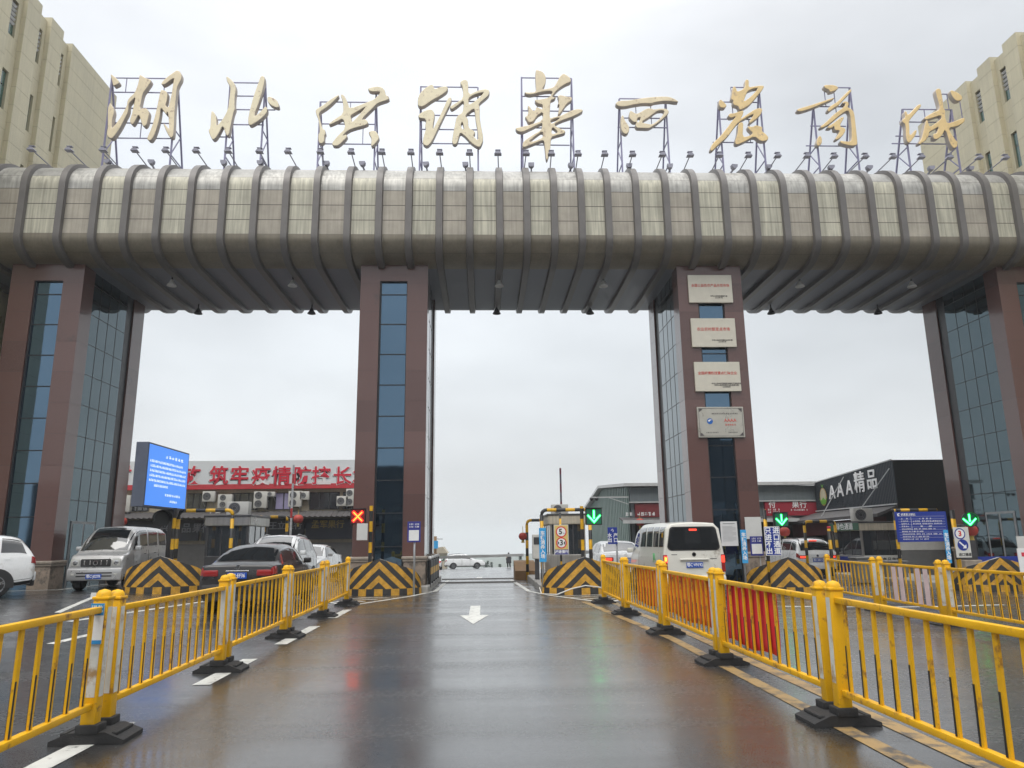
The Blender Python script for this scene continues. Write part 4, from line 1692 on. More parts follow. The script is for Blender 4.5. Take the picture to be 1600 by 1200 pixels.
ring(t, 0, z + .23, .16, f, RED, MATS["white_paint"])
ring(t, 0, z - .09, .16, f, RED, MATS["white_paint"])
text("5", MATS["black_letter"], .22, (-.02, f - .005, z + .23), parent=t, depth=.001, bold=.006)
text("km", MATS["black_letter"], .05, (.08, f - .005, z + .19), parent=t, depth=.001)
text("3", MATS["black_letter"], .22, (0, f - .005, z - .09), parent=t, depth=.001, bold=.006)
text("m", MATS["black_letter"], .05, (.07, f - .005, z - .13), parent=t, depth=.001)
b = MB().use(MATS["black_letter"])
for s_ in (-1, 1):
    b.add([(s_ * .115, f - .005, z - .03), (s_ * .06, f - .005, z - .09), (s_ * .115, f - .005, z - .15)], [(0, 1, 2)])
b.use(MATS["qr_sign"])
b.box(-.2, .2, f - .003, f, z - .42, z - .28)
b.build("arrow_marks", t)
text("减速慢行", WL, .1, (0, f - .004, z - .35), parent=t, depth=.001, bold=.002)

t, pn, w, h, z, f = board("lane_sign", "dark blue sign lettered in two columns under the green arrow", "sign", (1193, 823, 1221, 868), 22.1, "blue_sign", 1200, edge="white_paint", pole_m="pole_bands", pole_h=2.4)
text("进\n口\n通\n道", WL, .2, (.115, f, z), parent=t, depth=.001, bold=.005)
text("只\n进\n不\n出", WL, .2, (-.125, f, z), parent=t, depth=.001, bold=.005)
t, pn, w, h, z, f = board("exit_sign", "blue sign with a white upward arrow above the white car by the minibus", "sign", (949, 824, 965, 850), 25.5, "blue_sign", 964)
text("↑\n水 产\n出 口", WL, .16, (0, f, z), parent=t, depth=.001, bold=.003)

t, pn, w, h, z, f = board("notice_board", "wide blue notice board full of fine white print on banded posts", "board", (1397, 800, 1483, 846), 24.3, "blue_sign")
b = MB().use(MATS["bar_bands"])
b.tube([(-w * .52, .08, z + h / 2 + .06), (w * .36, .08, z + h / 2 + .06)], .055, 10)
b.build("top_bar", t, smooth=True)
b = MB().use(MATS["pole_bands"])
pole(b, -w * .47, .08, 0, z + h / 2 + .1, .055)
pole(b, w * .46, .08, 0, z + h / 2, .055)
b.build("posts", t, smooth=True)
scrawl("xxxxxxxxx", WL, -w * .39, -w * .1, z + h * .41, .085, t, lambda x, zz, d: (x, f - .001 - d, zz), seed=21)
b = MB().use(WL)
b.box(-w * .20, -w * .196, f - .001, f + .002, z - h * .12, z + h * .33)
b.prism([(-.05, .03), (.03, .05), (.04, .02), (-.03, -.01), (.05, -.04), (-.04, -.05)], f - .002, f, lambda a, c, d: (-w * .43 + a, d, z + h * .41 + c))
b.build("emblem", t)
for k in range(9):
    zz = z + h * .27 - k * h * .085
    rnd = random.Random(k + 5)
    if k < 4:
        scrawl("xxxx" if k else "x x", WL, -w * .40, -w * .25, zz, .045, t, lambda x, z_, d: (x, f - .001 - d, z_), seed=k)
        scrawl(("x x x x", "xxxx xxxxxxxxxxx", "xxxxxx xxxxxxxx xxxxxx", "x x")[k], WL, -w * (.05 if k in (0, 3) else .17), w * (.2 if k in (0, 3) else .40), zz, .045, t, lambda x, z_, d: (x, f - .001 - d, z_), seed=k + 11)
    else:
        scrawl("xxxxxxxxx xxx xx xxxx xxx xxxxxxxx"[:rnd.randint(14, 34)], WL, -w * .40, w * rnd.uniform(.0, .42), zz, .04, t, lambda x, z_, d: (x, f - .001 - d, z_), seed=k + 31)
b = MB().use(WL)
for k in range(9):
    zz = z + h * .31 - k * h * .088
    b.box(-w * .45, w * .46, f - .0005, f + .002, zz - .004 + h * .04, zz + .0 + h * .04)
b.build("rules", t)

t, pn, w, h, z, f = board("direction_sign", "white sign with a red-ringed 3 and a blue disc with a white arrow", "sign", (1488, 824, 1518, 871), 22.5, "off_white", 1497, pole_m="pole_bands", pole_h=2.3)
ring(t, -.05, z + .26, .17, f, MATS["blue_sign"], MATS["white_paint"])
text("3", RED, .22, (-.05, f - .005, z + .26), parent=t, depth=.001, bold=.008)
ring(t, .0, z - .08, .17, f, MATS["blue_sign"], MATS["blue_sign"], "disc")
b = MB().use(WL)
b.prism(line_poly((-.09, .08), (.05, -.05), .045), f - .007, f - .004, lambda a, c, d: (a, d, z - .08 + c))
b.add([(.1, f - .0075, z - .18), (.1, f - .0075, z - .06), (-.02, f - .0075, z - .18)], [(0, 1, 2)])
b.build("arrow_mark", t)
text("进口通道", MATS["black_letter"], .1, (.03, f - .001, z - .37), parent=t, depth=.001, bold=.002)

t, pn, w, h, z, f = board("paper_notice", "white printed notice pasted on the glass strip beside the minibus", "notice", (1125, 815, 1154, 853), 24.08, "paper", thick=.01)
b = MB().use(MATS["grey_print"])
for k in range(13):
    b.box(-w * .4, w * (.4 if k % 4 else .2), f - .0005, f + .002, z + h * .3 - k * h * .05, z + h * .3 - k * h * .05 + .007)
b.box(-w * .35, w * .35, f - .0005, f + .002, z + h * .40, z + h * .43)
b.build("print", t)
t, pn, w, h, z, f = board("blank_board", "plain white board on the right jamb of the pillar with the plaques", "board", (1163, 808, 1191, 842), 23.9, "pale_board", thick=.02)
t, pn, w, h, z, f = board("blank_board", "small white paper hanging below the red-cross signal", "board", (558, 818, 574, 844), 22.55, "pale_board", thick=.02)
t, pn, w, h, z, f = board("blank_board", "plain white board at the right edge beside the glass wall", "board", (1587, 838, 1606, 858), 23.0, "pale_board", 1597)
t, pn, w, h, z, f = board("easel_board", "white display board with a red tag at the far right edge", "board", (1588, 857, 1625, 920), 21.5, "white_paint", 1610)
b = MB().use(MATS["red_letter"])
b.box(-w * .3, w * .1, f - .001, f + .002, z + h * .3, z + h * .4)
b.build("red_tag", t)
b = MB().use(MATS["blue_sign"])
b.bbox(-1.2, 1.2, 0, .04, .3, .95, .01)
o = b.build("blue_panel")
o.location = (17.6, 24.5, gz(17.6, 24.5))
tag(o, "low blue panel behind the striped nose at the right edge", "sign")

# plaques
mat("plaque", (0.60, 0.565, 0.475), 0.35, 0.1, var=0.05)
mat("plaque_metal", (0.50, 0.48, 0.42), 0.3, 0.4, var=0.1)
mat("print_dark", (0.07, 0.06, 0.06), 0.6)
mat("print_red", (0.55, 0.10, 0.08), 0.5)
PLQ = [((7.15, 8.69), (9.54, 10.55), "全国公益性农产品示范市场", "中华人民共和国商务部\n2016年1月", "topmost ivory plaque on the pillar, close under the beam"),
       ((7.155, 8.695), (7.95, 8.97), "农业农村部定点市场", "中华人民共和国农业农村部\n2019年1月", "second ivory plaque from the top, with stains on its upper edge"),
       ((7.17, 8.735), (6.4, 7.42), "全国疫情防控重点保障企业", "中华人民共和国国家发展和改革委员会\n中华人民共和国工业和信息化部\n2020年3月", "third ivory plaque from the top, with two lines of black print")]
for (x0, x1), (z0, z1), a, c, lab in PLQ:
    t = thing("plaque", lab, "plaque", ((x0 + x1) / 2, D0 - .06, z0), group="plaques on the third pillar")
    w, h = x1 - x0, z1 - z0
    b = MB().use(MATS["plaque"])
    b.bbox(-w / 2, w / 2, -.03, .055, 0, h, .008)
    b.build("panel", t)
    text(a, MATS["print_red"], .118 if len(a) > 10 else .135, (0, -.034, h * .61), parent=t, depth=.001, bold=.002, sx=.95)
    text(c, MATS["print_dark"], .06, (w * .18, -.034, h * .2), parent=t, depth=.001, bold=.001)
(x0, x1), (z0, z1) = (7.17, 8.74), (4.83, 5.86)
t = thing("plaque", "lowest plaque, silvery with a dark border and a round blue emblem", "plaque", ((x0 + x1) / 2, D0 - .06, z0), group="plaques on the third pillar")
w, h = x1 - x0, z1 - z0
b = MB().use(MATS["plaque_metal"])
b.bbox(-w / 2, w / 2, -.03, .055, 0, h, .008)
b.build("panel", t)
b = MB().use(MATS["print_dark"])
for q in (-1, 1):
    b.box(-w * .47, w * .47, -.034, -.029, h * (.5 + q * .455) - .006, h * (.5 + q * .455) + .006)
    b.box(q * w * .47 - .006, q * w * .47 + .006, -.0335, -.029, h * .05, h * .95)
    for r_ in (-1, 1):
        b.add([(q * w * .46, -.035, h * (.5 + r_ * .44)), (q * w * .38, -.035, h * (.5 + r_ * .44)), (q * w * .46, -.035, h * (.5 + r_ * .33))], [(0, 1, 2)])
b.build("border", t)
b = MB().use(mat("emblem_blue", (0.02, 0.12, 0.42), 0.4))
b.lathe([(.1, -.001), (.1, .002)], 24, Matrix.Translation((-w * .24, -.034, h * .53)) @ Matrix.Rotation(pi / 2, 4, 'X'))
b.use(MATS["white_letter"])
b.prism([(-.07, .02), (0, .06), (.08, .05), (.02, .03), (-.03, -.02)], -.0385, -.0365, lambda a, c, d: (-w * .24 + a, d, h * .53 + c))
b.build("emblem", t)
text("AAAA", MATS["print_red"], .155, (w * .2, -.034, h * .55), parent=t, depth=.001, bold=.003)
scrawl("xxxxx", MATS["print_red"], w * .08, w * .32, h * .41, .06, t, lambda x, z_, d: (x, -.035 - d, z_), seed=51)
scrawl("xxxxxxxxxxxxxxx", MATS["print_dark"], -w * .2, w * .38, h * .78, .045, t, lambda x, z_, d: (x, -.035 - d, z_), seed=52)
scrawl("xxxxxxxx      xxxxxx", MATS["print_dark"], -w * .34, w * .34, h * .16, .04, t, lambda x, z_, d: (x, -.035 - d, z_), seed=53)

# ------------------------------------------------------------------ blue LED screen
emit_mat("screen_blue", (0.075, 0.27, 0.86), 1.0)
emit_mat("screen_white", (0.85, 0.93, 1.0), 1.15)
mat("screen_case", (0.085, 0.10, 0.14), 0.5)
t = thing("led_screen", "large slanted display with white lines on bright blue, on a dark pole", "screen", (-9.95, 23.0, gz(-9.95, 23)))
SB = 2.63 - gz(-9.95, 23)
b = MB().use(MATS["screen_case"])
b.bbox(-.13, .23, -1.5, 1.5, SB, SB + 1.86, .015)
cs = b.build("case", t)
b = MB().use(MATS["screen_blue"])
b.box(.231, .236, -1.44, 1.44, SB + .05, SB + 1.81)
sc_ = b.build("display", t)
lines = [(0.25, .50, 1.55, .11), (-.12, .86, 1.34, .085), (0, .94, 1.2, .085), (0, .95, 1.06, .085), (0, .95, .92, .085), (0, .95, .78, .085), (-.33, .36, .64, .085), (.3, .42, .40, .085), (.36, .2, .22, .085)]
body = ["xxxxxx", "xxxxxxxxxxxxxxxxxxxxxx xx", "xxxxxxxxxxx xxxxxxxxxxxxx", "xxxx xxxxxxxxxxxxxxx xxxxxx", "xxxxxxxxxxxxxxxxxxxxxxxxx", "xxxxxx xxxxxxxx xxxxxxxxxx", "xxx xxx xxxx", "xxxxxxxxx", "xxxxx"]
for (cx_, wd, zz, sz), s_ in zip(lines, body):
    n = len(s_)
    width = wd * 2.75
    pat = "".join(" " if c in "，。、" else "x" for c in s_)
    scrawl(pat, MATS["screen_white"], cx_ * 1.4 - width / 2, cx_ * 1.4 + width / 2, SB + zz, sz * .85, sc_, lambda x, z_, d: (.2385 + d, x, z_), seed=n)
b = MB().use(MATS["dark_metal"])
b.lathe([(.09, 0), (.09, SB - .45), (.14, SB - .35), (.22, SB + .01)], 16, Matrix.Translation((.04, .95, 0)))
b.build("pole", t, smooth=True)

# ------------------------------------------------------------------ vehicles
glass_mat("car_glass", (0.012, 0.014, 0.016), 0.04)
glass_mat("lamp_glass", (0.45, 0.45, 0.42), 0.08)
mat("tyre", (0.015, 0.015, 0.016), 0.8)
mat("rim", (0.35, 0.36, 0.37), 0.3, 0.8)
mat("chrome", (0.6, 0.6, 0.6), 0.15, 1.0, var=0.02)
mat("tail_red", (0.30, 0.012, 0.012), 0.15, coat=0.6)
emit_mat("brake_light", (1.0, 0.06, 0.03), 1.8)
emit_mat("turn_light", (1.0, 0.45, 0.05), 3.0)
mat("plate_blue", (0.015, 0.08, 0.42), 0.35)
mat("car_white", (0.74, 0.75, 0.75), 0.28, coat=0.9, var=0.02, dirt=((0.45, 0.43, 0.40), 0.05, 2.0))
mat("car_ivory", (0.66, 0.65, 0.59), 0.32, coat=0.7, var=0.03, dirt=((0.36, 0.33, 0.28), 0.10, 2.5))
mat("car_silver", (0.50, 0.50, 0.50), 0.30, 0.5, coat=0.7, var=0.03, dirt=((0.2, 0.19, 0.18), 0.08, 3.0))
mat("car_dark", (0.022, 0.020, 0.020), 0.3, 0.2, coat=0.6, var=0.05)
mat("trim_black", (0.02, 0.02, 0.021), 0.6)

SPECS = {
    'sedan': [(0, .36, .95, .98, .80, .77, .6), (.07, .28, 1.0, 1.03, .86, .83, .66), (.5, .25, 1.0, 1.06, .88, .86, .70), (.95, .25, .98, 1.26, .89, .87, .66),
              (1.4, .22, .97, 1.42, .90, .87, .60), (2.1, .2, .95, 1.47, .90, .87, .60), (2.7, .2, .94, 1.44, .90, .87, .60), (3.15, .2, .93, 1.22, .90, .86, .66),
              (3.6, .2, .92, .97, .90, .85, .73), (4.3, .2, .85, .89, .88, .82, .70), (4.68, .22, .74, .79, .82, .76, .6), (4.8, .3, .66, .70, .72, .68, .5)],
    'suv': [(0, .45, 1.0, 1.04, .82, .80, .64), (.06, .36, 1.08, 1.13, .88, .86, .70), (.22, .33, 1.08, 1.40, .90, .87, .68), (.48, .3, 1.07, 1.61, .91, .88, .65),
            (1.2, .26, 1.05, 1.68, .91, .88, .64), (2.2, .25, 1.03, 1.67, .91, .88, .64), (2.75, .25, 1.01, 1.46, .91, .87, .68), (3.35, .25, .99, 1.06, .91, .86, .76),
            (4.05, .25, .93, .98, .89, .84, .73), (4.38, .28, .82, .87, .83, .78, .62), (4.5, .36, .72, .76, .74, .70, .5)],
    'microvan': [(0, .45, 1.1, 1.62, .72, .72, .60), (.06, .36, 1.1, 1.78, .77, .77, .64), (.35, .32, 1.1, 1.86, .78, .78, .64), (1.5, .3, 1.09, 1.90, .78, .78, .64),
                 (2.55, .3, 1.07, 1.87, .78, .78, .64), (3.05, .3, 1.06, 1.62, .78, .77, .66), (3.5, .3, 1.05, 1.12, .78, .77, .70), (3.74, .3, 1.0, 1.05, .775, .76, .69),
                 (3.85, .32, .92, .96, .765, .735, .65), (3.93, .36, .84, .88, .755, .725, .63)],
    'minibus': [(0, .46, 1.2, 1.92, .79, .78, .64), (.05, .38, 1.16, 1.96, .81, .81, .67), (.3, .35, 1.12, 1.97, .815, .815, .69), (1.6, .32, 1.11, 2.0, .82, .82, .69),
                (3.2, .3, 1.09, 1.98, .82, .82, .69), (3.7, .3, 1.07, 1.82, .82, .81, .69), (4.2, .3, 1.05, 1.38, .815, .80, .70), (4.5, .3, 1.02, 1.08, .80, .78, .70), (4.75, .35, .9, .95, .75, .73, .6)],
}


def cr(a, b, c, d, t):
    v = 0.5 * ((2 * b) + (-a + c) * t + (2 * a - 5 * b + 4 * c - d) * t * t + (-a + 3 * b - 3 * c + d) * t ** 3)
    lo, hi = min(b, c), max(b, c)
    m = (hi - lo) * .15 + .004
    return max(lo - m, min(hi + m, v))


class Body:
    def __init__(s, spec, kx=1.0, kz=1.0, ky=1.0):
        s.st = [(y * ky, zb * kz, zt * kz, zr * kz, a * kx, b * kx, c * kx) for y, zb, zt, zr, a, b, c in spec]
        s.n = len(s.st) - 1
        s.L = s.st[-1][0]

    def station(s, u):
        u = max(0.0, min(s.n - 1e-6, u))
        i = int(u)
        t = u - i
        g = lambda k: s.st[max(0, min(s.n, k))]
        return [cr(a, b, c, d, t) for a, b, c, d in zip(g(i - 1), g(i), g(i + 1), g(i + 2))]

    def ring(s, u):
        y, zb, zt, zr, wb, wt, wr = s.station(u)
        h = max(zr - zt, .005)
        e = min(.03, h * .3)
        return y, [(0, zb), (wb * .86, zb), (wb, zb + .11), (wb + .012, zb + (zt - zb) * .55), (wt + .004, zt - .05), (wt - .012, zt + e * .5),
                   (wr + (wt - wr) * .30, zt + h * .80), (wr * .86, zr - min(.02, h * .1)), (wr * .5, zr), (0, zr + min(.015, h * .2))]

    def S(s, u, v):
        """point on the shell: v 0..9 up the right side, 9..18 down the left"""
        sx = 1
        if v > 9:
            v, sx = 18 - v, -1
        y, R = s.ring(u)
        i = min(int(v), 8)
        t = v - i
        x = R[i][0] + (R[i + 1][0] - R[i][0]) * t
        z = R[i][1] + (R[i + 1][1] - R[i][1]) * t
        return Vector((sx * x, y - s.L / 2, z))

    def shell(s, m, nu=5):
        b = MB().use(m)
        us = [i / nu for i in range(s.n * nu + 1)]
        vs = [0, 1, 1.5, 2, 2.5, 3, 3.5, 4, 4.5, 5, 5.5, 6, 6.3, 6.6, 7, 7.5, 8, 8.5, 9]
        vs = vs + [18 - v for v in vs[-2:0:-1]]
        k = len(vs)
        for u in us:
            for v in vs:
                b.v.append(tuple(s.S(u, v)))
        for i in range(len(us) - 1):
            for j in range(k):
                j2 = (j + 1) % k
                b.f.append([i * k + j, i * k + j2, (i + 1) * k + j2, (i + 1) * k + j])
                b.mi.append(b.cur)
        for i in (0, len(us) - 1):
            b.f.append([i * k + j for j in range(k)])
            b.mi.append(b.cur)
        return b

    def patch(s, b, u0, u1, v0, v1, off=.006, nu=8, nv=6, inset=None):
        """skin panel following the shell, lifted by off; u range may vary linearly: (at v0, at v1)"""
        U0 = u0 if isinstance(u0, tuple) else (u0, u0)
        U1 = u1 if isinstance(u1, tuple) else (u1, u1)
        base = len(b.v)
        for j in range(nv + 1):
            f = j / nv
            v = v0 + (v1 - v0) * f
            a, c = U0[0] + (U0[1] - U0[0]) * f, U1[0] + (U1[1] - U1[0]) * f
            for i in range(nu + 1):
                u = a + (c - a) * i / nu
                p = s.S(u, v)
                du = s.S(u + .02, v) - s.S(u - .02, v)
                dv = s.S(u, min(v + .05, 17.9)) - s.S(u, max(v - .05, .05))
                nrm = du.cross(dv)
                if nrm.length > 1e-9:
                    nrm.normalize()
                c0 = Vector((0, p.y, .7))
                if (p - c0).dot(nrm) < 0:
                    nrm = -nrm
                b.v.append(tuple(p + nrm * off))
        w = nu + 1
        for j in range(nv):
            for i in range(nu):
                a = base + j * w + i
                b.f.append([a, a + 1, a + w + 1, a + w])
                b.mi.append(b.cur)
        return b

    def both(s, b, u0, u1, v0, v1, **k):
        s.patch(b, u0, u1, v0, v1, **k)
        s.patch(b, u0, u1, 18 - v0, 18 - v1, **k)
        return b


def wheel(t, x, y, R, side):
    T = Matrix.Translation((x, y, R)) @ Matrix.Rotation(side * pi / 2, 4, 'Y')
    b = MB().use(MATS["tyre"])
    b.lathe([(R * .62, -.16), (R * .92, -.17), (R, -.13), (R, .01), (R * .93, .045), (R * .66, .05), (R * .62, .03)], 24, T, caps=True)
    w = b.build("wheel", t, angle=40)
    b = MB().use(MATS["trim_black"])
    b.lathe([(R * .63, .02), (.01, .021)], 24, T)
    b.use(MATS["rim"])
    b.lathe([(R * .66, .04), (R * .66, .055), (R * .58, .05), (R * .58, .03)], 24, T, caps=False)
    b.lathe([(R * .16, .022), (R * .15, .05), (.01, .052)], 14, T)
    for k in range(5):
        a = 2 * pi * k / 5
        for da in (-.13, .13):
            p = T @ Vector((R * .12 * cos(a), R * .12 * sin(a), .036))
            q = T @ Vector((R * .6 * cos(a + da), R * .6 * sin(a + da), .04))
            b.bar(p, q, .03, .03)
    b.build("rim", w, angle=40)


def arches(t, bd, ys, R, hw):
    for y in ys:
        for side in (-1, 1):
            b = MB().use(MATS["trim_black"])
            vs, fs = [], []
            n = 16
            for i in range(n + 1):
                a = radians(-12 + 204 * i / n)
                for rr, xx in ((R * 1.10, .014), (R * 1.22, .012), (R * 1.22, -.05), (0.01, -.02)):
                    vs.append((side * (hw + xx), y + rr * cos(a), R + rr * sin(a)))
            for i in range(n):
                for k in range(2):
                    fs.append((i * 4 + k, i * 4 + k + 1, i * 4 + k + 5, i * 4 + k + 4))
            b.add(vs, fs)
            # flat black disc over the body side, painting in the wheel well's shade
            b.add([(side * (hw + .016), y + R * 1.11 * cos(radians(a)), R + R * 1.11 * sin(radians(a))) for a in range(-12, 193, 12)], [tuple(range(18))])
            b.build("wheel_arch", t)


def plate(t, s_, y, z, back, x=0.0):
    b = MB().use(MATS["plate_blue"])
    sg = -1 if back else 1
    b.bbox(x - .22, x + .22, min(y, y + sg * .012), max(y, y + sg * .012), z - .07, z + .07, .003)
    b.build("licence_plate", t)
    text(s_, MATS["white_letter"], .115, (x, y + sg * .0145, z), rz=0 if back else pi, parent=t, depth=.0006, bold=.002, sx=.80, name="plate_lettering")


def mirrors(t, bd, u, m, dx=.09, z=None):
    p = bd.S(u, 5.2)
    for side in (-1, 1):
        b = MB().use(m)
        zc = p.z + .06 if z is None else z
        b.bbox(side * (p.x + .02) if side > 0 else -(p.x + .02 + .19), side * (p.x + .02) + .19 if side > 0 else -(p.x + .02), p.y - .06, p.y + .06, zc - .07, zc + .07, .03)
        b.build("mirror", t, angle=40)


def car(kind, label, cat, x, y, rz, paint, kx=1.0, kz=1.0, ky=1.0, R=.33, rear=None, front=None, brake=False, ground=None, rails=False, group=None, hi_stop=False):
    z = gz(x, y) if ground is None else ground
    t = thing({'sedan': 'parked_sedan', 'suv': 'parked_suv', 'microvan': 'silver_van', 'minibus': 'white_minibus'}[kind] if kind in ('microvan', 'minibus') else ('sedan_car' if kind == 'sedan' else 'suv_car'),
              label, cat, (x, y, z), rz, group)
    bd = Body(SPECS[kind], kx, kz, ky)
    m = MATS[paint]
    bd.shell(m).build("body", t, angle=35)
    L = bd.L
    hw = max(s[4] for s in bd.st) + .012
    G = MATS["car_glass"]

    def win(name, *patches):
        b = MB().use(G)
        for p in patches:
            bd.patch(b, *p)
        b.build(name, t, smooth=True)
    if kind == 'sedan':
        win("windscreen", (6.35, 7.75, 6.5, 11.5))
        win("rear_window", (2.3, 3.75, 6.5, 11.5))
        for s in (0, 1):
            V = (5.25, 6.25) if s == 0 else (12.75, 11.75)
            win("side_window", ((2.9, 3.6), (4.85, 4.8), V[0], V[1]))
            win("side_window", ((4.95, 4.9), (7.45, 6.5), V[0], V[1]))
        ax = (.95 * ky - L / 2, 3.75 * ky - L / 2)
        zl, zp = .86 * kz, .80 * kz
        mu = 6.9
    elif kind == 'suv':
        win("windscreen", (5.25, 6.75, 6.5, 11.5))
        win("rear_window", (1.25, 2.85, 6.5, 11.5))
        for s in (0, 1):
            V = (5.25, 6.3) if s == 0 else (12.75, 11.7)
            win("side_window", ((2.0, 2.9), (3.5, 3.5), V[0], V[1]))
            win("side_window", (3.58, 4.55, V[0], V[1]))
            win("side_window", ((4.63, 4.63), (6.45, 5.4), V[0], V[1]))
        ax = (.85 * ky - L / 2, 3.55 * ky - L / 2)
        zl, zp = .92 * kz, .78 * kz
        mu = 6.1
    elif kind == 'microvan':
        win("windscreen", (4.2, 5.85, 6.4, 11.6))
        for s in (0, 1):
            V = (5.3, 6.3) if s == 0 else (12.7, 11.7)
            win("side_window", (1.7, 2.5, V[0], V[1]))
            win("side_window", (2.62, 3.3, V[0], V[1]))
            win("side_window", ((3.42, 3.42), (5.2, 4.4), V[0], V[1]))
        ax = (.7 - L / 2, 3.2 - L / 2)
        zl, zp = .95, .9
        mu = 5.0
    else:
        win("windscreen", (4.3, 6.75, 6.4, 11.6))
        for s in (0, 1):
            V = (5.3, 6.35) if s == 0 else (12.7, 11.65)
            for a, c in ((1.55, 2.28), (2.36, 2.78), (2.86, 3.3), (3.38, 3.85)):
                win("side_window", (a, c, V[0], V[1]))
            win("side_window", ((3.95, 3.95), (6.0, 5.0), V[0], V[1]))
        ax = (.95 - L / 2, 3.75 - L / 2)
        zl, zp = .98, .86
        mu = 5.6
    arches(t, bd, ax, R, hw)
    for yy in ax:
        for side in (-1, 1):
            wheel(t, side * (hw - .035), yy, R, side)
    mirrors(t, bd, mu, m)
    # door gaps and handles
    b = MB().use(MATS["trim_black"])
    for u in {'sedan': (4.9, 3.2, 6.9), 'suv': (3.54, 4.6, 6.0), 'microvan': (2.56, 3.36, 5.3), 'minibus': (3.9, 2.0)}[kind]:
        bd.both(b, u - .012, u + .012, 2.3, 5.1, off=.003, nu=1, nv=6)
    b.build("door_seam", t)
    b = MB().use(m if kind != 'microvan' else MATS["trim_black"])
    for u in {'sedan': (4.6, 3.5), 'suv': (3.3, 4.35), 'microvan': (2.9, 3.7), 'minibus': (3.6,)}[kind]:
        bd.both(b, u - .1, u + .1, 4.05, 4.35, off=.025, nu=2, nv=2)
    b.build("door_handle", t)
    # sills and bumpers
    b = MB().use(MATS["trim_black"])
    bd.both(b, .3, bd.n - .6, 1.1, 2.15, off=.005, nu=20, nv=3)
    b.build("sill", t)
    y0, y1 = -L / 2, L / 2
    w0 = bd.st[0][4]
    ze = bd.st[0][2]
    if kind in ('sedan', 'suv'):
        for side in (-1, 1):
            b = MB().use(MATS["tail_red"])
            V = (3.55, 4.75) if side > 0 else (14.45, 13.25)
            bd.patch(b, 0.02, 1.35, V[0], V[1], off=.01, nu=5, nv=4)
            b.bbox(min(side * w0 * .55, side * w0 * .985), max(side * w0 * .55, side * w0 * .985), y0 - .02, y0 + .03, zl - .075, zl + .065, .02)
            if brake:
                b.use(MATS["brake_light"])
                b.bbox(min(side * w0 * .62, side * w0 * .93), max(side * w0 * .62, side * w0 * .93), y0 - .024, y0 - .018, zl - .05, zl + .03, .002)
            b.build("tail_light", t, angle=40)
        b = MB().use(m)
        b.bbox(-w0 * .98, w0 * .98, y0 - .05, y0 + .1, .42, .66, .04)
        b.use(MATS["trim_black"])
        b.bbox(-w0 * .9, w0 * .9, y0 - .035, y0 + .1, .28, .44, .03)
        b.build("rear_bumper", t, angle=40)
        b = MB().use(MATS["chrome"])
        b.bbox(-.26, .26, y0 - .018, y0, zp + .09, zp + .115, .004)
        b.lathe([(.055, .0), (.05, .012), (.03, .012), (.03, .0)], 20, Matrix.Translation((0, y0 - .003 if kind == 'suv' else y0 + .01, zp + .185)) @ Matrix.Rotation(pi / 2, 4, 'X'))
        b.build("rear_badge", t)
        if rear:
            plate(t, rear, y0 - .012 if kind == 'suv' else y0 - .012, zp, True)
        # front
        wf = bd.st[-1][4]
        zf = bd.st[-1][2]
        for side in (-1, 1):
            b = MB().use(MATS["lamp_glass"])
            V = (4.0, 4.95) if side > 0 else (14.0, 13.05)
            bd.patch(b, bd.n - 1.6, bd.n - .05, V[0], V[1], off=.008, nu=6, nv=3)
            b.bbox(min(side * wf * .6, side * wf), max(side * wf * .6, side * wf), y1 - .03, y1 + .015, zf - .14, zf, .02)
            b.build("headlight", t, angle=40)
        b = MB().use(MATS["trim_black"])
        b.bbox(-wf * .55, wf * .55, y1 - .02, y1 + .012, zf - .18, zf - .02, .02)
        b.bbox(-wf * .8, wf * .8, y1 - .02, y1 + .014, .3, .42, .02)
        b.build("grille", t, angle=40)
    if kind == 'suv' and rails:
        for side in (-1, 1):
            b = MB().use(MATS["trim_black"] if rails == 'b' else MATS["rim"])
            b.tube([bd.S(2.8, 9 - 2.1 * side * 1.0 if side > 0 else 9 + 2.1) + Vector((0, 0, .0)), bd.S(3.1, 9 - 2.0 * side) + Vector((0, 0, .05)), bd.S(4.5, 9 - 2.0 * side) + Vector((0, 0, .05)), bd.S(4.95, 9 - 2.1 * side)], .018, 6)
            b.build("roof_rail", t, smooth=True)
    if hi_stop:
        b = MB().use(MATS["brake_light"])
        p = bd.S(2.75 if kind == 'suv' else .4, 9)
        if kind == 'suv':
            b.bbox(-.16, .16, p.y - .06, p.y - .02, p.z - .02, p.z + .02, .006)
        else:
            b.bbox(-.1, .1, y0 - .012, y0 + .02, 1.62, 1.66, .004)
        b.build("stop_light", t)
    return t, bd


def rrect(x0, x1, z0, z1, r=.08, tx=0.0):
    """rounded panel outline, narrower at the top by tx on each side"""
    pts = []
    for cx, cz, a0 in ((x1 - r, z0 + r, -90), (x1 - r - tx, z1 - r, 0), (x0 + r + tx, z1 - r, 90), (x0 + r, z0 + r, 180)):
        for k in range(5):
            a = radians(a0 + 22.5 * k)
            pts.append((cx + r * cos(a), cz + r * sin(a)))
    return pts


# dark sedan leaving, seen from behind
t, bd = car('sedan', "dark grey sedan seen from behind, with a blue plate, left of the lane", "car", -5.68, 19.8, .02, "car_dark", rear="鄂C·EF36", ky=.98, kz=1.05, kx=.98)
b = MB().use(MATS["white_letter"])
y0 = -bd.L / 2
b.box(-.62, -.5, y0 - .003, y0 + .004, .925, .945)
b.build("model_badge", t)
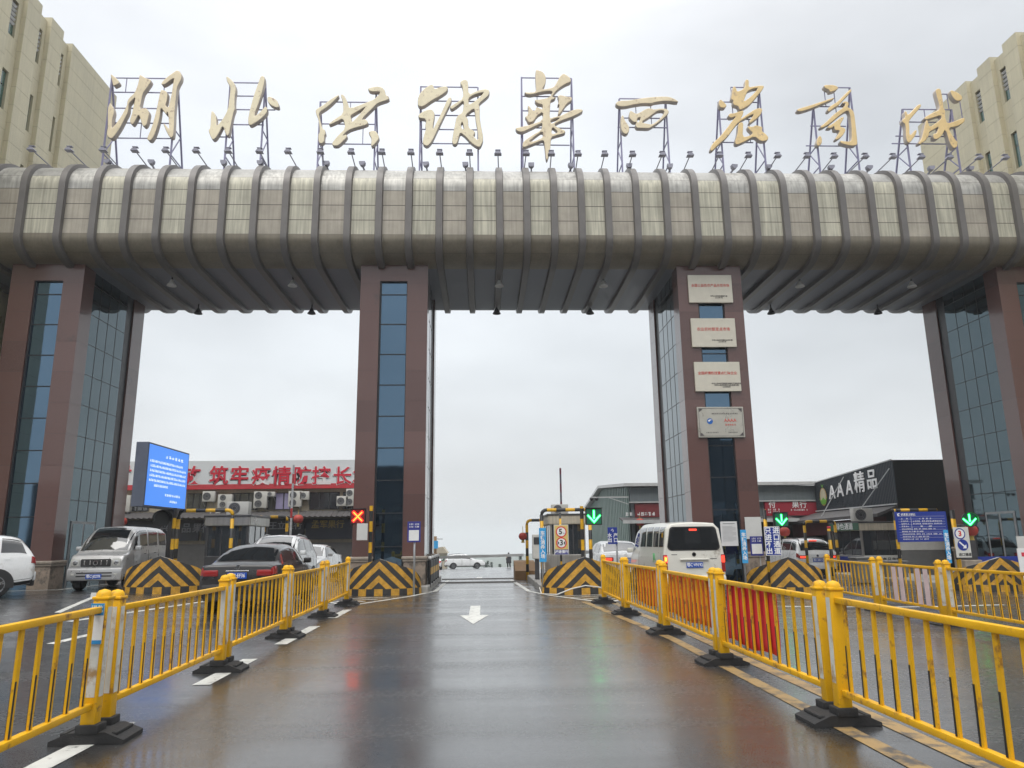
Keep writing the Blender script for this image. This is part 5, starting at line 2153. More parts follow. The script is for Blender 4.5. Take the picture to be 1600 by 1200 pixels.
# white crew-cab facing the camera
t, bd = car('suv', "white tall suv with roof rails facing the camera, behind the dark sedan", "car", -6.95, 25.6, pi + .03, "car_white", kz=1.06, rails=True)
car('sedan', "white sedan mostly hidden behind the tall white suv", "car", -7.35, 32.3, pi, "car_white", kz=1.02)
car('suv', "white hatchback at the left edge of the photo, only its rear half in view", "car", -14.3, 19.9, radians(127), "car_white", kz=.97, R=.34)
car('suv', "white suv driving across beyond the gate, seen from the side", "car", -2.2, 86, -1.42, "car_white", kz=.98, rails='b')
car('sedan', "silver-white car with a red tail light far beyond the gate, behind the white suv", "car", -5.35, 79.5, 0.05, "car_white", brake=True)
car('sedan', "white car with a lit red tail light just ahead of the ivory minibus", "car", 4.95, 28.4, 0.0, "car_white", brake=True, rear="鄂C·6A27", kz=1.02)
car('suv', "silver-white suv with a lit top brake light, near the green-topped booth", "car", 14.25, 33.8, 0.0, "car_white", brake=True, hi_stop=True, rear="鄂C·8M15", kz=1.02, rails='b')

# silver microvan facing the camera
t, bd = car('microvan', "silver van facing the camera beside the left granite pillar", "van", -11.68, 24.7, pi + .09, "car_silver", R=.30, kx=1.0)
yf = bd.L / 2
b = MB().use(MATS["trim_black"])
b.prism(rrect(-.42, .42, .70, .92, .03), yf - .03, yf + .012, lambda a, c, d: (a, d, c))
b.use(MATS["chrome"])
for k in (-2, -1, 1, 2):
    b.bbox(k * .155 - .02, k * .155 + .02, yf + .01, yf + .022, .75, .87, .004)
b.lathe([(.075, 0), (.07, .02), (.05, .02), (.05, 0)], 20, Matrix.Translation((0, yf + .012, .81)) @ Matrix.Rotation(-pi / 2, 4, 'X'))
b.build("grille", t)
for s in (-1, 1):
    b = MB().use(MATS["lamp_glass"])
    b.bbox(min(s * .44, s * .70), max(s * .44, s * .70), yf - .04, yf + .02, .70, .93, .03)
    b.use(MATS["chrome"])
    b.lathe([(.075, 0), (.06, .006)], 16, Matrix.Translation((s * .57, yf + .018, .815)) @ Matrix.Rotation(-pi / 2, 4, 'X'))
    b.build("headlight", t, angle=40)
b = MB().use(MATS["car_silver"])
b.bbox(-.77, .77, yf - .15, yf + .07, .30, .66, .05)
b.use(MATS["trim_black"])
b.bbox(-.5, .5, yf + .06, yf + .073, .50, .54, .006)
b.bbox(-.5, .5, yf + .06, yf + .073, .41, .45, .006)
b.use(MATS["lamp_glass"])
for s in (-1, 1):
    b.bbox(s * .6 - .05, s * .6 + .05, yf + .06, yf + .075, .44, .51, .01)
b.build("front_bumper", t, angle=40)
plate(t, "鄂C·J027R", yf + .075, .42, False)

# ivory minibus, seen from behind
t, bd = car('minibus', "ivory minibus waiting with lit tail lights, right of the orange cloths", "minibus", 5.52, 21.9, 0.0, "car_ivory", R=.32, hi_stop=False)
y0 = -bd.L / 2
b = MB().use(MATS["car_glass"])
b.prism(rrect(-.67, .67, 1.27, 1.83, .1, .07), y0 - .012, y0 + .05, lambda a, c, d: (a, d, c))
b.build("rear_window", t)
b = MB().use(MATS["trim_black"])
b.prism(rrect(-.70, .70, 1.24, 1.86, .11, .07), y0 - .006, y0 + .05, lambda a, c, d: (a, d, c))
b.build("window_seal", t)
b = MB().use(MATS["brake_light"])
b.bbox(-.1, .1, y0 - .03, y0 - .008, 1.75, 1.80, .004)
b.build("stop_light", t)
for s in (-1, 1):
    b = MB().use(MATS["tail_red"])
    b.bbox(min(s * .71, s * .815), max(s * .71, s * .815), y0 - .02, y0 + .10, .68, 1.14, .025)
    b.use(MATS["brake_light"])
    b.bbox(min(s * .72, s * .805), max(s * .72, s * .805), y0 - .026, y0 - .015, .93, 1.10, .01)
    if s < 0:
        b.use(MATS["turn_light"])
        b.bbox(-.79, -.735, y0 - .031, y0 - .024, .97, 1.07, .002)
    b.build("tail_light", t, angle=40)
b = MB().use(MATS["car_ivory"])
b.bbox(-.80, .80, y0 - .09, y0 + .12, .40, .60, .04)
b.bbox(-.38, .38, y0 - .05, y0 + .02, .99, 1.035, .015)
b.use(MATS["trim_black"])
b.bbox(-.74, .74, y0 - .07, y0 + .12, .32, .40, .02)
b.build("rear_bumper", t, angle=40)
b = MB().use(MATS["trim_black"])
b.lathe([(.055, 0), (.05, .01), (.03, .01), (.03, .0)], 18, Matrix.Translation((0, y0 - .004, 1.14)) @ Matrix.Rotation(pi / 2, 4, 'X'))
b.box(-.60, -.45, y0 - .003, y0 + .01, 1.13, 1.145)
b.box(.42, .60, y0 - .003, y0 + .01, 1.02, 1.035)
b.build("rear_badge", t)
plate(t, "鄂C·V9192", y0 - .012, .87, True)
mat("green_letter", (0.10, 0.42, 0.16), 0.4)
text("JIIL", MATS["green_letter"], .27, (-.845, y0 + .95, 1.06), rz=-pi / 2, parent=t, depth=.004, sx=.9)

# ------------------------------------------------------------------ beige office blocks left and right of the gate
mat("cream_panel", (0.565, 0.515, 0.365), 0.55, var=0.09, scale=0.5, streak=0.06)
mat("cream_joint", (0.24, 0.225, 0.165), 0.7)
mat("window_dark", (0.05, 0.055, 0.05), 0.3)
glass_mat("green_glass", (0.03, 0.10, 0.085), 0.04)
mat("louvre", (0.8, 0.8, 0.8), 0.35)


def office(label, X, sgn, Y0, Y1, Z, bays, first_full):
    """facade along Y at X, facing the road (towards -sgn * X)"""
    t = thing("office_block", label, "building", (X + sgn * 6, (Y0 + Y1) / 2, 0), world_coords=True)
    b = MB().use(MATS["cream_panel"])
    f = lambda d: X - sgn * d          # d metres proud of the facade
    lo = -1.0

    def slabs(y0, y1, d0, d1, z0, z1):
        """cladding courses with joints"""
        x0, x1 = sorted((f(d0), f(d1)))
        z = z0
        while z < z1 - .01:
            zz = min(z + .76, z1)
            b.use(MATS["cream_panel"])
            b.box(x0, x1, y0, y1, z, zz - .012)
            b.use(MATS["cream_joint"])
            b.box(x0 + .006, x1 - .006, y0 + .006, y1 - .006, zz - .012, zz)
            z = zz
    # core wall with real window openings in each bay
    wz = [(20.67, 22.2), (17.62, 19.2), (14.57, 16.15), (11.5, 13.1), (8.5, 10.0), (5.4, 7.0)]
    dz = Z - 22.85
    wz = [(a + dz, c + dz) for a, c in wz]
    yb = Y0
    for (wy0, wy1, p1) in bays:
        # solid pier from yb to wy0 standing proud, recess with the window from wy0 to p1
        slabs(yb, wy0 - .08, -8, .19, lo, Z + .16)
        zc = lo
        for (za, zb_) in sorted(wz):
            slabs(wy0 - .08, p1, -8, 0, zc, za)
            b.use(MATS["cream_panel"])
            x0, x1 = sorted((f(-8), f(-.0)))
            b.box(x0, x1, wy1, p1, za, zb_)
            x0, x1 = sorted((f(-8), f(-.15)))
            b.box(x0, x1, wy0 - .08, wy1, za, zb_)
            zc = zb_
        slabs(wy0 - .08, p1, -8, 0, zc, Z - .02)
        yb = p1
    slabs(yb, Y1, -8, .19, lo, Z + .1)
    w = b.build("wall", t)
    for (wy0, wy1, p1) in bays:
        for k, (za, zb_) in enumerate(wz[:4]):
            g = MB().use(MATS["window_dark"])
            x0, x1 = sorted((f(-.145), f(-.105)))
            g.box(x0, x1, wy0 - .06, wy1 - .01, za + .01, zb_ - .01)
            o = g.build("window", t)
            g = MB()
            if k == 0:
                g.use(MATS["louvre"])
                zz = za + .55
                while zz < zb_ - .1:
                    xa, xb = sorted((f(-.095), f(-.02)))
                    g.add([(xa, wy0 - .05, zz + (.07 if sgn > 0 else 0)), (xb, wy0 - .05, zz + (0 if sgn > 0 else .07)), (xb, wy1 - .02, zz + (0 if sgn > 0 else .07)), (xa, wy1 - .02, zz + (.07 if sgn > 0 else 0))], [(0, 1, 2, 3)])
                    zz += .19
                g.use(MATS["green_glass"])
                xa, xb = sorted((f(-.1045), f(-.085)))
                g.box(xa, xb, wy0 - .04, wy1 - .03, za + .04, za + .5)
            else:
                g.use(MATS["green_glass"])
                xa, xb = sorted((f(-.1045), f(-.085)))
                g.box(xa, xb, wy0 - .03, wy1 - .04, za + .05, za + .95)
                g.box(xa, xb, wy0 - .03, wy1 - .04, za + 1.0, zb_ - .05)
            g.build("pane", o)
    return t


LB = [(21.65, 22.3, 22.55), (23.2, 23.85, 24.05), (24.85, 25.4, 25.62), (26.55, 26.95, 27.15), (28.10, 28.48, 28.70)]
office("tall beige clad office block with narrow windows behind the left end of the gate", -18.0, -1, 19.0, 32.6, 22.85, LB, 0)
RB = [(21.4, 22.0, 22.3), (23.1, 23.7, 23.95), (24.7, 25.2, 25.42), (26.3, 26.78, 27.0), (27.9, 28.38, 28.6)]
office("tall beige clad office block with narrow windows behind the right end of the gate", 22.0, 1, 19.0, 32.3, 21.5, RB, 0)

# ------------------------------------------------------------------ fruit market hall on the left
mat("render_wall", (0.42, 0.37, 0.28), 0.7, var=0.12, scale=1.2, streak=0.12)
mat("banner_grey", (0.70, 0.73, 0.75), 0.5, var=0.05, scale=0.6)
mat("banner_red", (0.55, 0.045, 0.06), 0.5, var=0.08)
mat("roof_sheet", (0.09, 0.085, 0.085), 0.6, var=0.15)
mat("shop_dark", (0.018, 0.018, 0.02), 0.5)
mat("shop_sign", (0.022, 0.028, 0.045), 0.35)
mat("shutter", (0.17, 0.165, 0.165), 0.5, 0.2, var=0.12)
mat("dim_letter", (0.24, 0.25, 0.28), 0.5)
mat("gold_letter", (0.35, 0.25, 0.06), 0.4)
mat("ac_white", (0.58, 0.57, 0.53), 0.5, var=0.06)
glass_mat("shop_glass", (0.03, 0.034, 0.04), 0.06)
mat("curtain", (0.36, 0.33, 0.52), 0.7)
YB_ = 46.0
t = thing("market_hall", "long market hall with big red characters on its grey fascia, behind the left opening", "building", (-16, YB_, gz(-16, 46)), world_coords=True)
x0, x1 = -34.0, -5.0
b = MB().use(MATS["render_wall"])
b.box(x0, x1, YB_ + .02, YB_ + 9, -1.5, 5.2)
b.build("wall", t)
b = MB().use(MATS["roof_sheet"])
b.prism([(YB_ - .3, 6.45), (YB_ + 9.4, 6.3), (YB_ + 9.4, 6.2), (YB_ - .3, 6.35)], x0 - .2, x1 + .2, lambda a, c, d: (d, a, c))
b.build("roof", t)
b = MB().use(MATS["banner_grey"])
b.box(x0, x1, YB_ - .35, YB_ + .02, 5.12, 6.56)
b.use(MATS["banner_red"])
b.box(x0, x1, YB_ - .36, YB_ + .02, 4.82, 5.12)
fas = b.build("fascia", t)
for s_, px, w in (("村", 190, 25), ("放", 298, 25), ("筑", 342, 27), ("牢", 374.5, 27), ("疫", 408, 27), ("情", 440, 27), ("防", 472, 26), ("控", 502, 26), ("长", 535, 27), ("城", 566, 27)):
    p = at(px, 744.5 + (298 - px) * -.003, YB_ - .38)
    sz = 1.17
    text(s_, MATS["black_letter"], sz, (p.x - .06, YB_ - .352, p.z - .07), parent=fas, depth=.003, bold=.02)
    text(s_, MATS["white_letter"], sz, (p.x, YB_ - .366, p.z), parent=fas, depth=.004, bold=.055)
    text(s_, MATS["red_letter"], sz, (p.x, YB_ - .385, p.z), parent=fas, depth=.006, bold=.022)
for i, (pa, pb) in enumerate(((208, 232), (293, 322), (362, 402), (418, 456), (484, 530), (536, 556))):
    a, c = at(pa, 775, YB_), at(pb, 797, YB_)
    b = MB().use(MATS["dark_metal"])
    b.box(a.x, c.x, YB_ - .04, YB_ + .015, 3.55, 4.6)
    o = b.build("window", t)
    b = MB()
    n = 3
    w = (c.x - a.x) / n
    for k in range(n):
        b.use(MATS["curtain"] if (i == 3 and k > 0) else MATS["shop_glass"])
        b.box(a.x + w * k + .04, a.x + w * (k + 1) - .04, YB_ - .06, YB_ - .042, 3.6, 4.55)
    b.build("pane", o)
b = MB().use(MATS["roof_sheet"])
n = 90
for i in range(n):
    xa, xb = x0 + (x1 - x0) * i / n, x0 + (x1 - x0) * (i + 1) / n
    b.prism([(xa, 0), (xa + (xb - xa) * .5, .07), (xb, 0)], 0, 1, lambda a, c, d: (a, YB_ - 1.5 + d * 1.5, 2.95 + d * .42 + c)) if False else b.add(
        [(xa, YB_ - 1.5, 3.05), (xb, YB_ - 1.5, 3.05), (xb, YB_ - .02, 3.45), (xa, YB_ - .02, 3.45), (xa + .12, YB_ - 1.52, 3.12), (xa + .12, YB_ - .02, 3.5)],
        [(0, 4, 5, 3), (4, 1, 2, 5), (0, 1, 4), (0, 3, 2, 1)])
b.build("awning", t)
b = MB().use(MATS["shop_dark"])
b.box(x0, x1, YB_ - .25, YB_ + .01, 2.4, 3.0)
b.use(MATS["shop_sign"])
for a, c in ((-22.5, -17.2), (-17.0, -13.9), (-13.7, -10.9), (-10.8, -8.0)):
    b.box(a, c, YB_ - .42, YB_ - .25, 1.75, 2.75)
sg = b.build("shop_sign", t)
for s_, px, m, sz in (("兴", 257, "dim_letter", .6), ("盛", 273, "dim_letter", .6), ("品", 291, "dim_letter", .6), ("果", 308, "dim_letter", .6), ("行", 322, "dim_letter", .6)):
    p = at(px, 826, YB_ - .44)
    text(s_, MATS[m], sz, (p.x, YB_ - .43, p.z), parent=sg, depth=.004, bold=.008)
for s_, px, py, m, sz in (("王立果行", 446, 822, "dim_letter", .5), ("孟军果行", 512, 820, "gold_letter", .5)):
    p = at(px, py, YB_ - .44)
    text(s_, MATS[m], sz, (p.x, YB_ - .43, p.z), parent=sg, depth=.004, bold=.008)
b = MB().use(MATS["shutter"])
x = x0
while x < x1 - .2:
    b.box(x + .03, min(x + 2.85, x1), YB_ - .06, YB_ + .01, -1.3, 1.55)
    z = -.9
    while z < 1.5:
        b.box(x + .05, min(x + 2.83, x1), YB_ - .085, YB_ - .06, z, z + .07)
        z += .14
    x += 2.9
b.build("shutter", t)


def ac_unit(label, x, y, z, w=.85, h=.95, fans=2, rz=0.0, group="air conditioners on the market hall", logo=False):
    t = thing("air_conditioner", label, "air conditioner", (x, y, z), rz, group)
    b = MB().use(MATS["ac_white"])
    b.bbox(-w / 2, w / 2, -.34, 0, 0, h, .02)
    b.use(MATS["grey_metal"])
    for s in (-1, 1):
        b.bar((s * w * .4, .02, -.02), (s * w * .4, -.36, -.02), .03)
        b.bar((s * w * .4, .02, -.3), (s * w * .4, -.36, -.03), .025)
    if logo:
        b.use(MATS["sky_sign"])
        b.box(w * .22, w * .42, -.344, -.339, h * .7, h * .88)
    b.build("casing", t, angle=40)
    for k in range(fans):
        b = MB().use(MATS["dark_metal"])
        r = min(w * .32, h * .40 / fans * 1.1)
        T = Matrix.Translation((-w * .14, -.342, h * (k + .5) / fans)) @ Matrix.Rotation(pi / 2, 4, 'X')
        b.lathe([(r, 0), (r, .008), (r * .2, .012)], 20, T)
        b.use(MATS["grey_metal"])
        for q in (.35, .6, .85):
            b.lathe([(r * q, .012), (r * q + .008, .016), (r * q + .012, .012)], 20, T, caps=False)
        b.build("fan_grille", t)
    return t


acs = [((193, 800), .95, 1.0, 2, "two-fan air conditioner at the far left end of the market hall"), ((328, 784), .75, .62, 1, "single-fan air conditioner just right of the blue screen"),
       ((353, 794), .85, .82, 2, "two-fan air conditioner right above the striped bar"), ((408, 794), .8, 1.0, 2, "two-fan air conditioner in the middle of the market hall windows"),
       ((425, 776), .5, .28, 1, "small air conditioner tucked under the red stripe"), ((462, 792), .8, .95, 2, "two-fan air conditioner right of the lilac curtains"),
       ((477, 781), .55, .5, 1, "small single-fan air conditioner beside the lilac curtains"), ((536, 791), .7, .6, 1, "single-fan air conditioner near the granite pillar"),
       ((549, 791), .6, 1.05, 2, "narrow two-fan air conditioner against the granite pillar's edge"), ((338, 806), .6, .3, 1, "small air conditioner low above the awning")]
for (px, py), w, h, fans, lab in acs:
    p = at(px, py, YB_ - .1)
    ac_unit(lab, p.x, YB_ - .06, p.z, w, h, fans)


def lantern(label, x, y, z, r=.3, cord=.4):
    t = thing("red_lantern", label, "lantern", (x, y, z), group="red lanterns")
    b = MB().use(MATS["red_lantern"])
    n = 12
    b.lathe([(r * .45 + 0, -r * .8)] + [(r * max(.4, cos(radians(-58 + 116 * i / n))), r * .8 * sin(radians(-58 + 116 * i / n)) / sin(radians(58))) for i in range(n + 1)], 20)
    b.build("shade", t, smooth=True)
    b = MB().use(MATS["gold_paint"])
    b.lathe([(r * .42, -r * .86), (r * .42, -r * .78)], 14)
    b.lathe([(r * .42, r * .78), (r * .42, r * .86)], 14)
    b.tube([(0, 0, r * .86), (0, 0, r * .86 + cord)], .012, 6)
    b.tube([(0, 0, -r * .86), (0, 0, -r * 1.5)], [.05, .07], 8)
    b.build("tassel", t)


p = at(466, 811, 44.3)
lantern("red lantern hanging from the market hall awning, behind the raised boom", p.x, 44.3, p.z, .29, .3)
p = at(191, 815, 44.3)
lantern("red lantern hanging at the left end of the market hall awning", p.x, 44.3, p.z, .27, .3)

# ------------------------------------------------------------------ toll booths, frames, booms
mat("booth_steel", (0.40, 0.385, 0.36), 0.3, 0.6, var=0.12, scale=2, streak=0.15)
mat("booth_dark", (0.055, 0.055, 0.058), 0.4)
mat("booth_beige", (0.48, 0.43, 0.34), 0.5, var=0.1, streak=0.2)
mat("booth_green", (0.035, 0.12, 0.07), 0.45)
glass_mat("booth_glass", (0.03, 0.036, 0.042), 0.03)


def booth(label, x0, x1, y0, y1, base, top, steel, fascia, glassn="booth_glass"):
    t = thing("toll_booth", label, "toll booth", ((x0 + x1) / 2, y0, base), world_coords=True)
    b = MB().use(MATS[steel])
    b.bbox(x0, x1, y0, y1, base, base + .85, .02)
    for x in (x0 + .04, x1 - .04):
        for y in (y0 + .04, y1 - .04):
            b.box(x - .04, x + .04, y - .04, y + .04, base + .85, top - .34)
    b.build("wall", t)
    b = MB().use(MATS["booth_dark"])
    b.box(x0 + .02, x1 - .02, y0 + .02, y1 - .02, top - .36, top - .34)
    b.use(MATS[fascia])
    b.bbox(x0 - .06, x1 + .06, y0 - .06, y1 + .06, top - .34, top - .02, .03)
    b.use(MATS["booth_dark"])
    b.bbox(x0 - .09, x1 + .09, y0 - .09, y1 + .09, top - .03, top + .03, .015)
    b.build("roof", t)
    b = MB().use(MATS[glassn])
    b.box(x0 + .085, x1 - .085, y0 + .02, y0 + .035, base + .85, top - .36)
    b.box(x0 + .085, x1 - .085, y1 - .035, y1 - .02, base + .85, top - .36)
    b.box(x0 + .02, x0 + .035, y0 + .085, y1 - .085, base + .85, top - .36)
    b.box(x1 - .035, x1 - .02, y0 + .085, y1 - .085, base + .85, top - .36)
    b.use(MATS["dark_metal"])
    for f in (.36, .66):
        x = x0 + (x1 - x0) * f
        b.box(x - .02, x + .02, y0 + .005, y0 + .02, base + .85, top - .36)
        y = y0 + (y1 - y0) * f
        b.box(x0 + .005, x0 + .02, y - .02, y + .02, base + .85, top - .36)
        b.box(x1 - .02, x1 - .005, y - .02, y + .02, base + .85, top - .36)
    b.build("window", t)
    return t


booth("dark glazed toll booth with a steel roof band, below the left market hall banner", -9.55, -8.1, 26.0, 28.2, .3, 2.5, "booth_dark", "booth_steel")
ac_unit("white air conditioner with a big dark fan, on the roof of the left toll booth", -8.75, 27.0, 2.56, .78, .46, 1, group="roof air conditioners")
booth("steel and glass toll booth behind the speed-limit sign", 2.3, 3.55, 26.0, 28.4, .2, 2.42, "booth_steel", "booth_beige")
ac_unit("dark air conditioner on the roof of the middle toll booth", 2.75, 27.0, 2.47, .6, .34, 1, group="roof air conditioners")
t = booth("toll booth with a green lettered band along its left side, in the right opening", 15.95, 17.8, 31.0, 33.6, -.1, 2.12, "booth_steel", "booth_beige")
b = MB().use(MATS["booth_green"])
b.box(15.86, 15.888, 30.98, 33.62, 1.8, 2.1)
b.build("green_band", t)
text("绿色通道", MATS["white_letter"], .3, (15.855, 32.2, 1.95), rz=-pi / 2, parent=t, depth=.002, bold=.004, sx=1.3)
b = MB().use(MATS["off_white"])
b.box(15.98, 17.78, 30.975, 30.998, -.02, .75)
b.use(MATS["blue_sign"])
b.box(15.925, 15.948, 31.05, 33.5, -.02, .68)
b.build("lower_panel", t)
text("华西农产品市场", MATS["black_letter"], .2, (16.85, 30.972, .55), parent=t, depth=.002, bold=.003)
ac_unit("dark air conditioner in a white frame on the roof of the green-banded booth", 16.5, 32.0, 2.18, .85, .55, 1, group="roof air conditioners")


def uframe(label, xa, xb, y, ztop, z0=0.0, r=.06, rz=0):
    t = thing("guard_hoop", label, "guard hoop", ((xa + xb) / 2, y, gz(xa, y)), group="yellow and black guard frames")
    w = (xb - xa) / 2
    zt = ztop - gz(xa, y)
    b = MB().use(MATS["bar_bands"])
    rr = .16
    arc = [(-w + rr - rr * cos(a), 0, zt - rr + rr * sin(a)) for a in [pi / 8 * k for k in range(5)]]
    arc2 = [(-x_, y_, z_) for x_, y_, z_ in reversed(arc)]
    b.tube(arc + arc2, r, 10)
    b.build("top_bar", t, smooth=True)
    for s, nm in ((-1, 0), (1, 1)):
        b = MB().use(MATS["pole_bands"])
        b.tube([(s * w, 0, 0), (s * w, 0, zt - rr)], r, 10)
        b.build("post", t, smooth=True)
    return t


a, c = at(280, 798, 24.4), at(364, 798, 24.4)
uframe("banded frame in front of the dark left toll booth", a.x, c.x, 24.4, a.z)
a, c = at(396, 808, 29.5), at(449, 808, 29.5)
uframe("banded frame behind the left toll booth, above the white suv", a.x, c.x, 29.5, a.z)
a, c = at(846, 797, 24.6), at(921, 797, 24.6)
uframe("banded frame around the middle toll booth, beside the green arrow", a.x, c.x, 24.6, a.z)
a, c = at(823, 813, 30.0), at(862, 813, 30.0)
uframe("banded frame at the far end of the middle island", a.x, c.x, 30.0, a.z)
a, c = at(1256, 815, 30.8), at(1304, 815, 30.8)
uframe("banded frame above the silver-white suv on the right", a.x, c.x, 30.8, a.z)
p = at(1295, 826, 26.0)
t = thing("bollard_post", "single banded post with a red top beside the silver-white suv", "post", (p.x, 26, gz(p.x, 26)))
b = MB().use(MATS["pole_bands"])
b.tube([(0, 0, 0), (0, 0, p.z - gz(p.x, 26))], .06, 10)
b.use(MATS["red_letter"])
b.tube([(0, 0, p.z - gz(p.x, 26)), (0, 0, p.z - gz(p.x, 26) + .08)], .062, 10)
b.build("shaft", t, smooth=True)

mat("boom_white", (0.62, 0.62, 0.62), 0.4)
stripe_mat("boom_bands", (0.62, 0.62, 0.62), (0.55, 0.04, 0.04), 2, 1.3, duty=.72)
mat("boom_dark", (0.10, 0.07, 0.10), 0.5)
stripe_mat("boom_bands_dark", (0.18, 0.16, 0.2), (0.20, 0.03, 0.06), 2, .7, duty=.5)


def boom(label, x, y, top, m, xend=None, zb=.95):
    t = thing("boom_barrier", label, "boom gate", (x, y, gz(x, y) + (.2 if abs(x) < 12 else 0)), group="boom gates of the toll lanes")
    b = MB().use(MATS["booth_dark"])
    b.bbox(-.16, .16, -.14, .14, 0, zb, .03)
    b.build("housing", t, angle=40)
    b = MB().use(MATS[m])
    if xend is None:
        b.bar((0, -.16, zb - .2), (0, -.16, top), .07, .05, upv=(0, 1, 0))
    else:
        b.bar((0, -.16, zb - .12), (xend - x, -.16, zb - .06), .03, .1)
    b.build("boom_arm", t)
    return t


boom("raised white boom with red bands behind the white suv, left opening", -7.3, 28.6, 4.25, "boom_bands")
boom("raised dark boom standing up behind the middle toll booth", 3.0, 28.75, 4.1, "boom_bands_dark")
boom("lowered boom across the middle lane under the gate", -1.98, 29.4, 0, "boom_white", xend=1.55, zb=.85)

# striped guard rail along the pillar's lane side, with white knobs
t = thing("guard_rail", "low black rail with a yellow stripe and white knobs along the middle-left pillar", "guard rail", (-1.75, 25, 0), world_coords=True)
b = MB().use(MATS["black_plastic"])
b.bbox(-1.78, -1.72, 24.3, 28.8, .25, .95, .01)
b.use(MATS["yellow_paint"])
b.box(-1.717, -1.714, 24.3, 28.8, .5, .72)
b.build("panel", t)
for k in range(5):
    y = 24.4 + k * 1.08
    b = MB().use(MATS["black_plastic"])
    b.tube([(-1.75, y, .1), (-1.75, y, .98)], .045, 10)
    b.use(MATS["white_paint"])
    b.lathe([(.05, .98), (.06, 1.02), (.05, 1.07), (.01, 1.09)], 12, Matrix.Translation((-1.75, y, 0)))
    b.build("post", t, smooth=True)

# small ticket column and cabinet on the middle island
t = thing("ticket_machine", "tall grey ticket cabinet on the kerb left of the middle toll booth", "ticket machine", (1.85, 26.4, .2), world_coords=True)
b = MB().use(MATS["off_white"])
b.bbox(1.72, 2.02, 26.4, 26.7, .9, 1.75, .03)
b.use(MATS["dark_metal"])
b.bbox(1.8, 1.95, 26.45, 26.65, .2, .9, .02)
b.use(MATS["booth_dark"])
b.box(1.76, 1.98, 26.39, 26.402, 1.4, 1.65)
b.build("cabinet", t)
# cable lying over the nose
pts = [at(843, 918, 21.9), at(846, 928, 21.7), at(870, 929, 21.2), at(893, 920, 21.3), at(915, 915, 21.3), at(940, 918, 20.5)]
sm = []
for i in range(len(pts) - 1):
    for k in range(4):
        f = k / 4
        sm.append(pts[i].lerp(pts[i + 1], f))
sm.append(pts[-1])
b = MB().use(MATS["off_white"])
b.tube(sm, .018, 6)
tag(b.build("cable", smooth=True), "thin white cable looping past the striped nose to the right barrier", "cable")
# rusty kerb box at the far end of the middle island
t = thing("concrete_block", "brown sloping concrete block at the far end of the middle island", "block", (1.5, 31.0, 0), world_coords=True)
b = MB().use(mat("brown_block", (0.22, 0.13, 0.06), 0.8, var=0.2, scale=3))
b.prism([(30.2, -.05), (31.9, -.05), (31.9, .72), (31.2, .68), (30.2, .35)], 1.25, 2.1, lambda a, c, d: (d, a, c))
b.build("block_body", t)
p = at(817, 838, 30)
lantern("red lantern on the frame at the far end of the middle island", p.x, 30.0, p.z, .17, .25)

# ------------------------------------------------------------------ teal metal hall behind the right pillars
mat("teal_sheet", (0.20, 0.27, 0.25), 0.5, 0.2, var=0.08, scale=1.5, streak=0.10)
mat("blue_sheet", (0.20, 0.235, 0.25), 0.5, 0.2, var=0.06, streak=0.06)
mat("white_trim", (0.55, 0.56, 0.56), 0.5)
mat("maroon_sign", (0.20, 0.035, 0.04), 0.45, var=0.08)
mat("red_sign", (0.36, 0.03, 0.05), 0.45, var=0.06)
t = thing("metal_hall", "teal sheet-metal market hall with maroon shop signs behind the right pillars", "building", (14, 42, gz(14, 42)), world_coords=True)
X0, X1 = 8.1, 20.0
b = MB().use(MATS["blue_sheet"])
b.box(X0 + .3, X1, 42.02, 57.5, -2, 4.1)
b.build("wall", t)
b = MB().use(MATS["teal_sheet"])
tops = lambda y: 4.45 + (5.0 - 4.45) * (y - 42) / 9 if y < 51 else 5.0 - (y - 51) / 7 * 1.1
y = 42.0
k = 0
while y < 58:
    d = (0.0, 0.05)[k % 2]
    y2 = min(y + .28, 58)
    b.add([(X0 + .2 - d, y, -2), (X0 + .2 - d, y2, -2), (X0 + .2 - d, y2, tops(y2)), (X0 + .2 - d, y, tops(y))], [(0, 1, 2, 3)])
    if y2 < 58:
        d2 = (0.05, 0.0)[k % 2]
        b.add([(X0 + .2 - d, y2, -2), (X0 + .2 - d2, y2, -2), (X0 + .2 - d2, y2, tops(y2)), (X0 + .2 - d, y2, tops(y2))], [(0, 1, 2, 3)])
    y = y2
    k += 1
b.build("side_wall", t)
b = MB().use(MATS["white_trim"])
for ya, yb in ((41.4, 51), (51, 58.4)):
    za, zb2 = tops(max(ya, 42)) , tops(min(yb, 58))
    b.add([(X0 - .15, ya, za + .02), (X1, ya, za + .02), (X1, yb, zb2 + .02), (X0 - .15, yb, zb2 + .02),
           (X0 - .15, ya, za + .2), (X1, ya, za + .2), (X1, yb, zb2 + .2), (X0 - .15, yb, zb2 + .2)],
          [(0, 1, 2, 3), (4, 5, 6, 7), (0, 1, 5, 4), (0, 3, 7, 4), (1, 2, 6, 5), (2, 3, 7, 6)])
b.build("roof", t)
b = MB().use(MATS["blue_sheet"])
b.box(X0 + .25, X1, 41.75, 42.0, 3.62, 4.44)
b.use(MATS["white_trim"])
b.box(X0 + .2, X1, 41.72, 42.0, 3.55, 3.62)
b.build("fascia", t)
b = MB().use(MATS["maroon_sign"])
b.box(8.6, 14.5, 41.8, 41.99, 2.75, 3.52)
s1 = b.build("shop_sign", t)
p = at(1015, 798, 41.79)
scrawl("xx xxxxx xxxx", MATS["white_letter"], p.x - 1.4, p.x + 1.4, 2.93, .2, s1, lambda x, z, d: (x, 41.79 - d, z), seed=61)
b = MB().use(mat("green_patch", (0.05, 0.16, 0.05), 0.5))
b.box(11.8, 12.4, 41.785, 41.799, 3.08, 3.42)
b.build("emblem", s1)
b = MB().use(MATS["red_sign"])
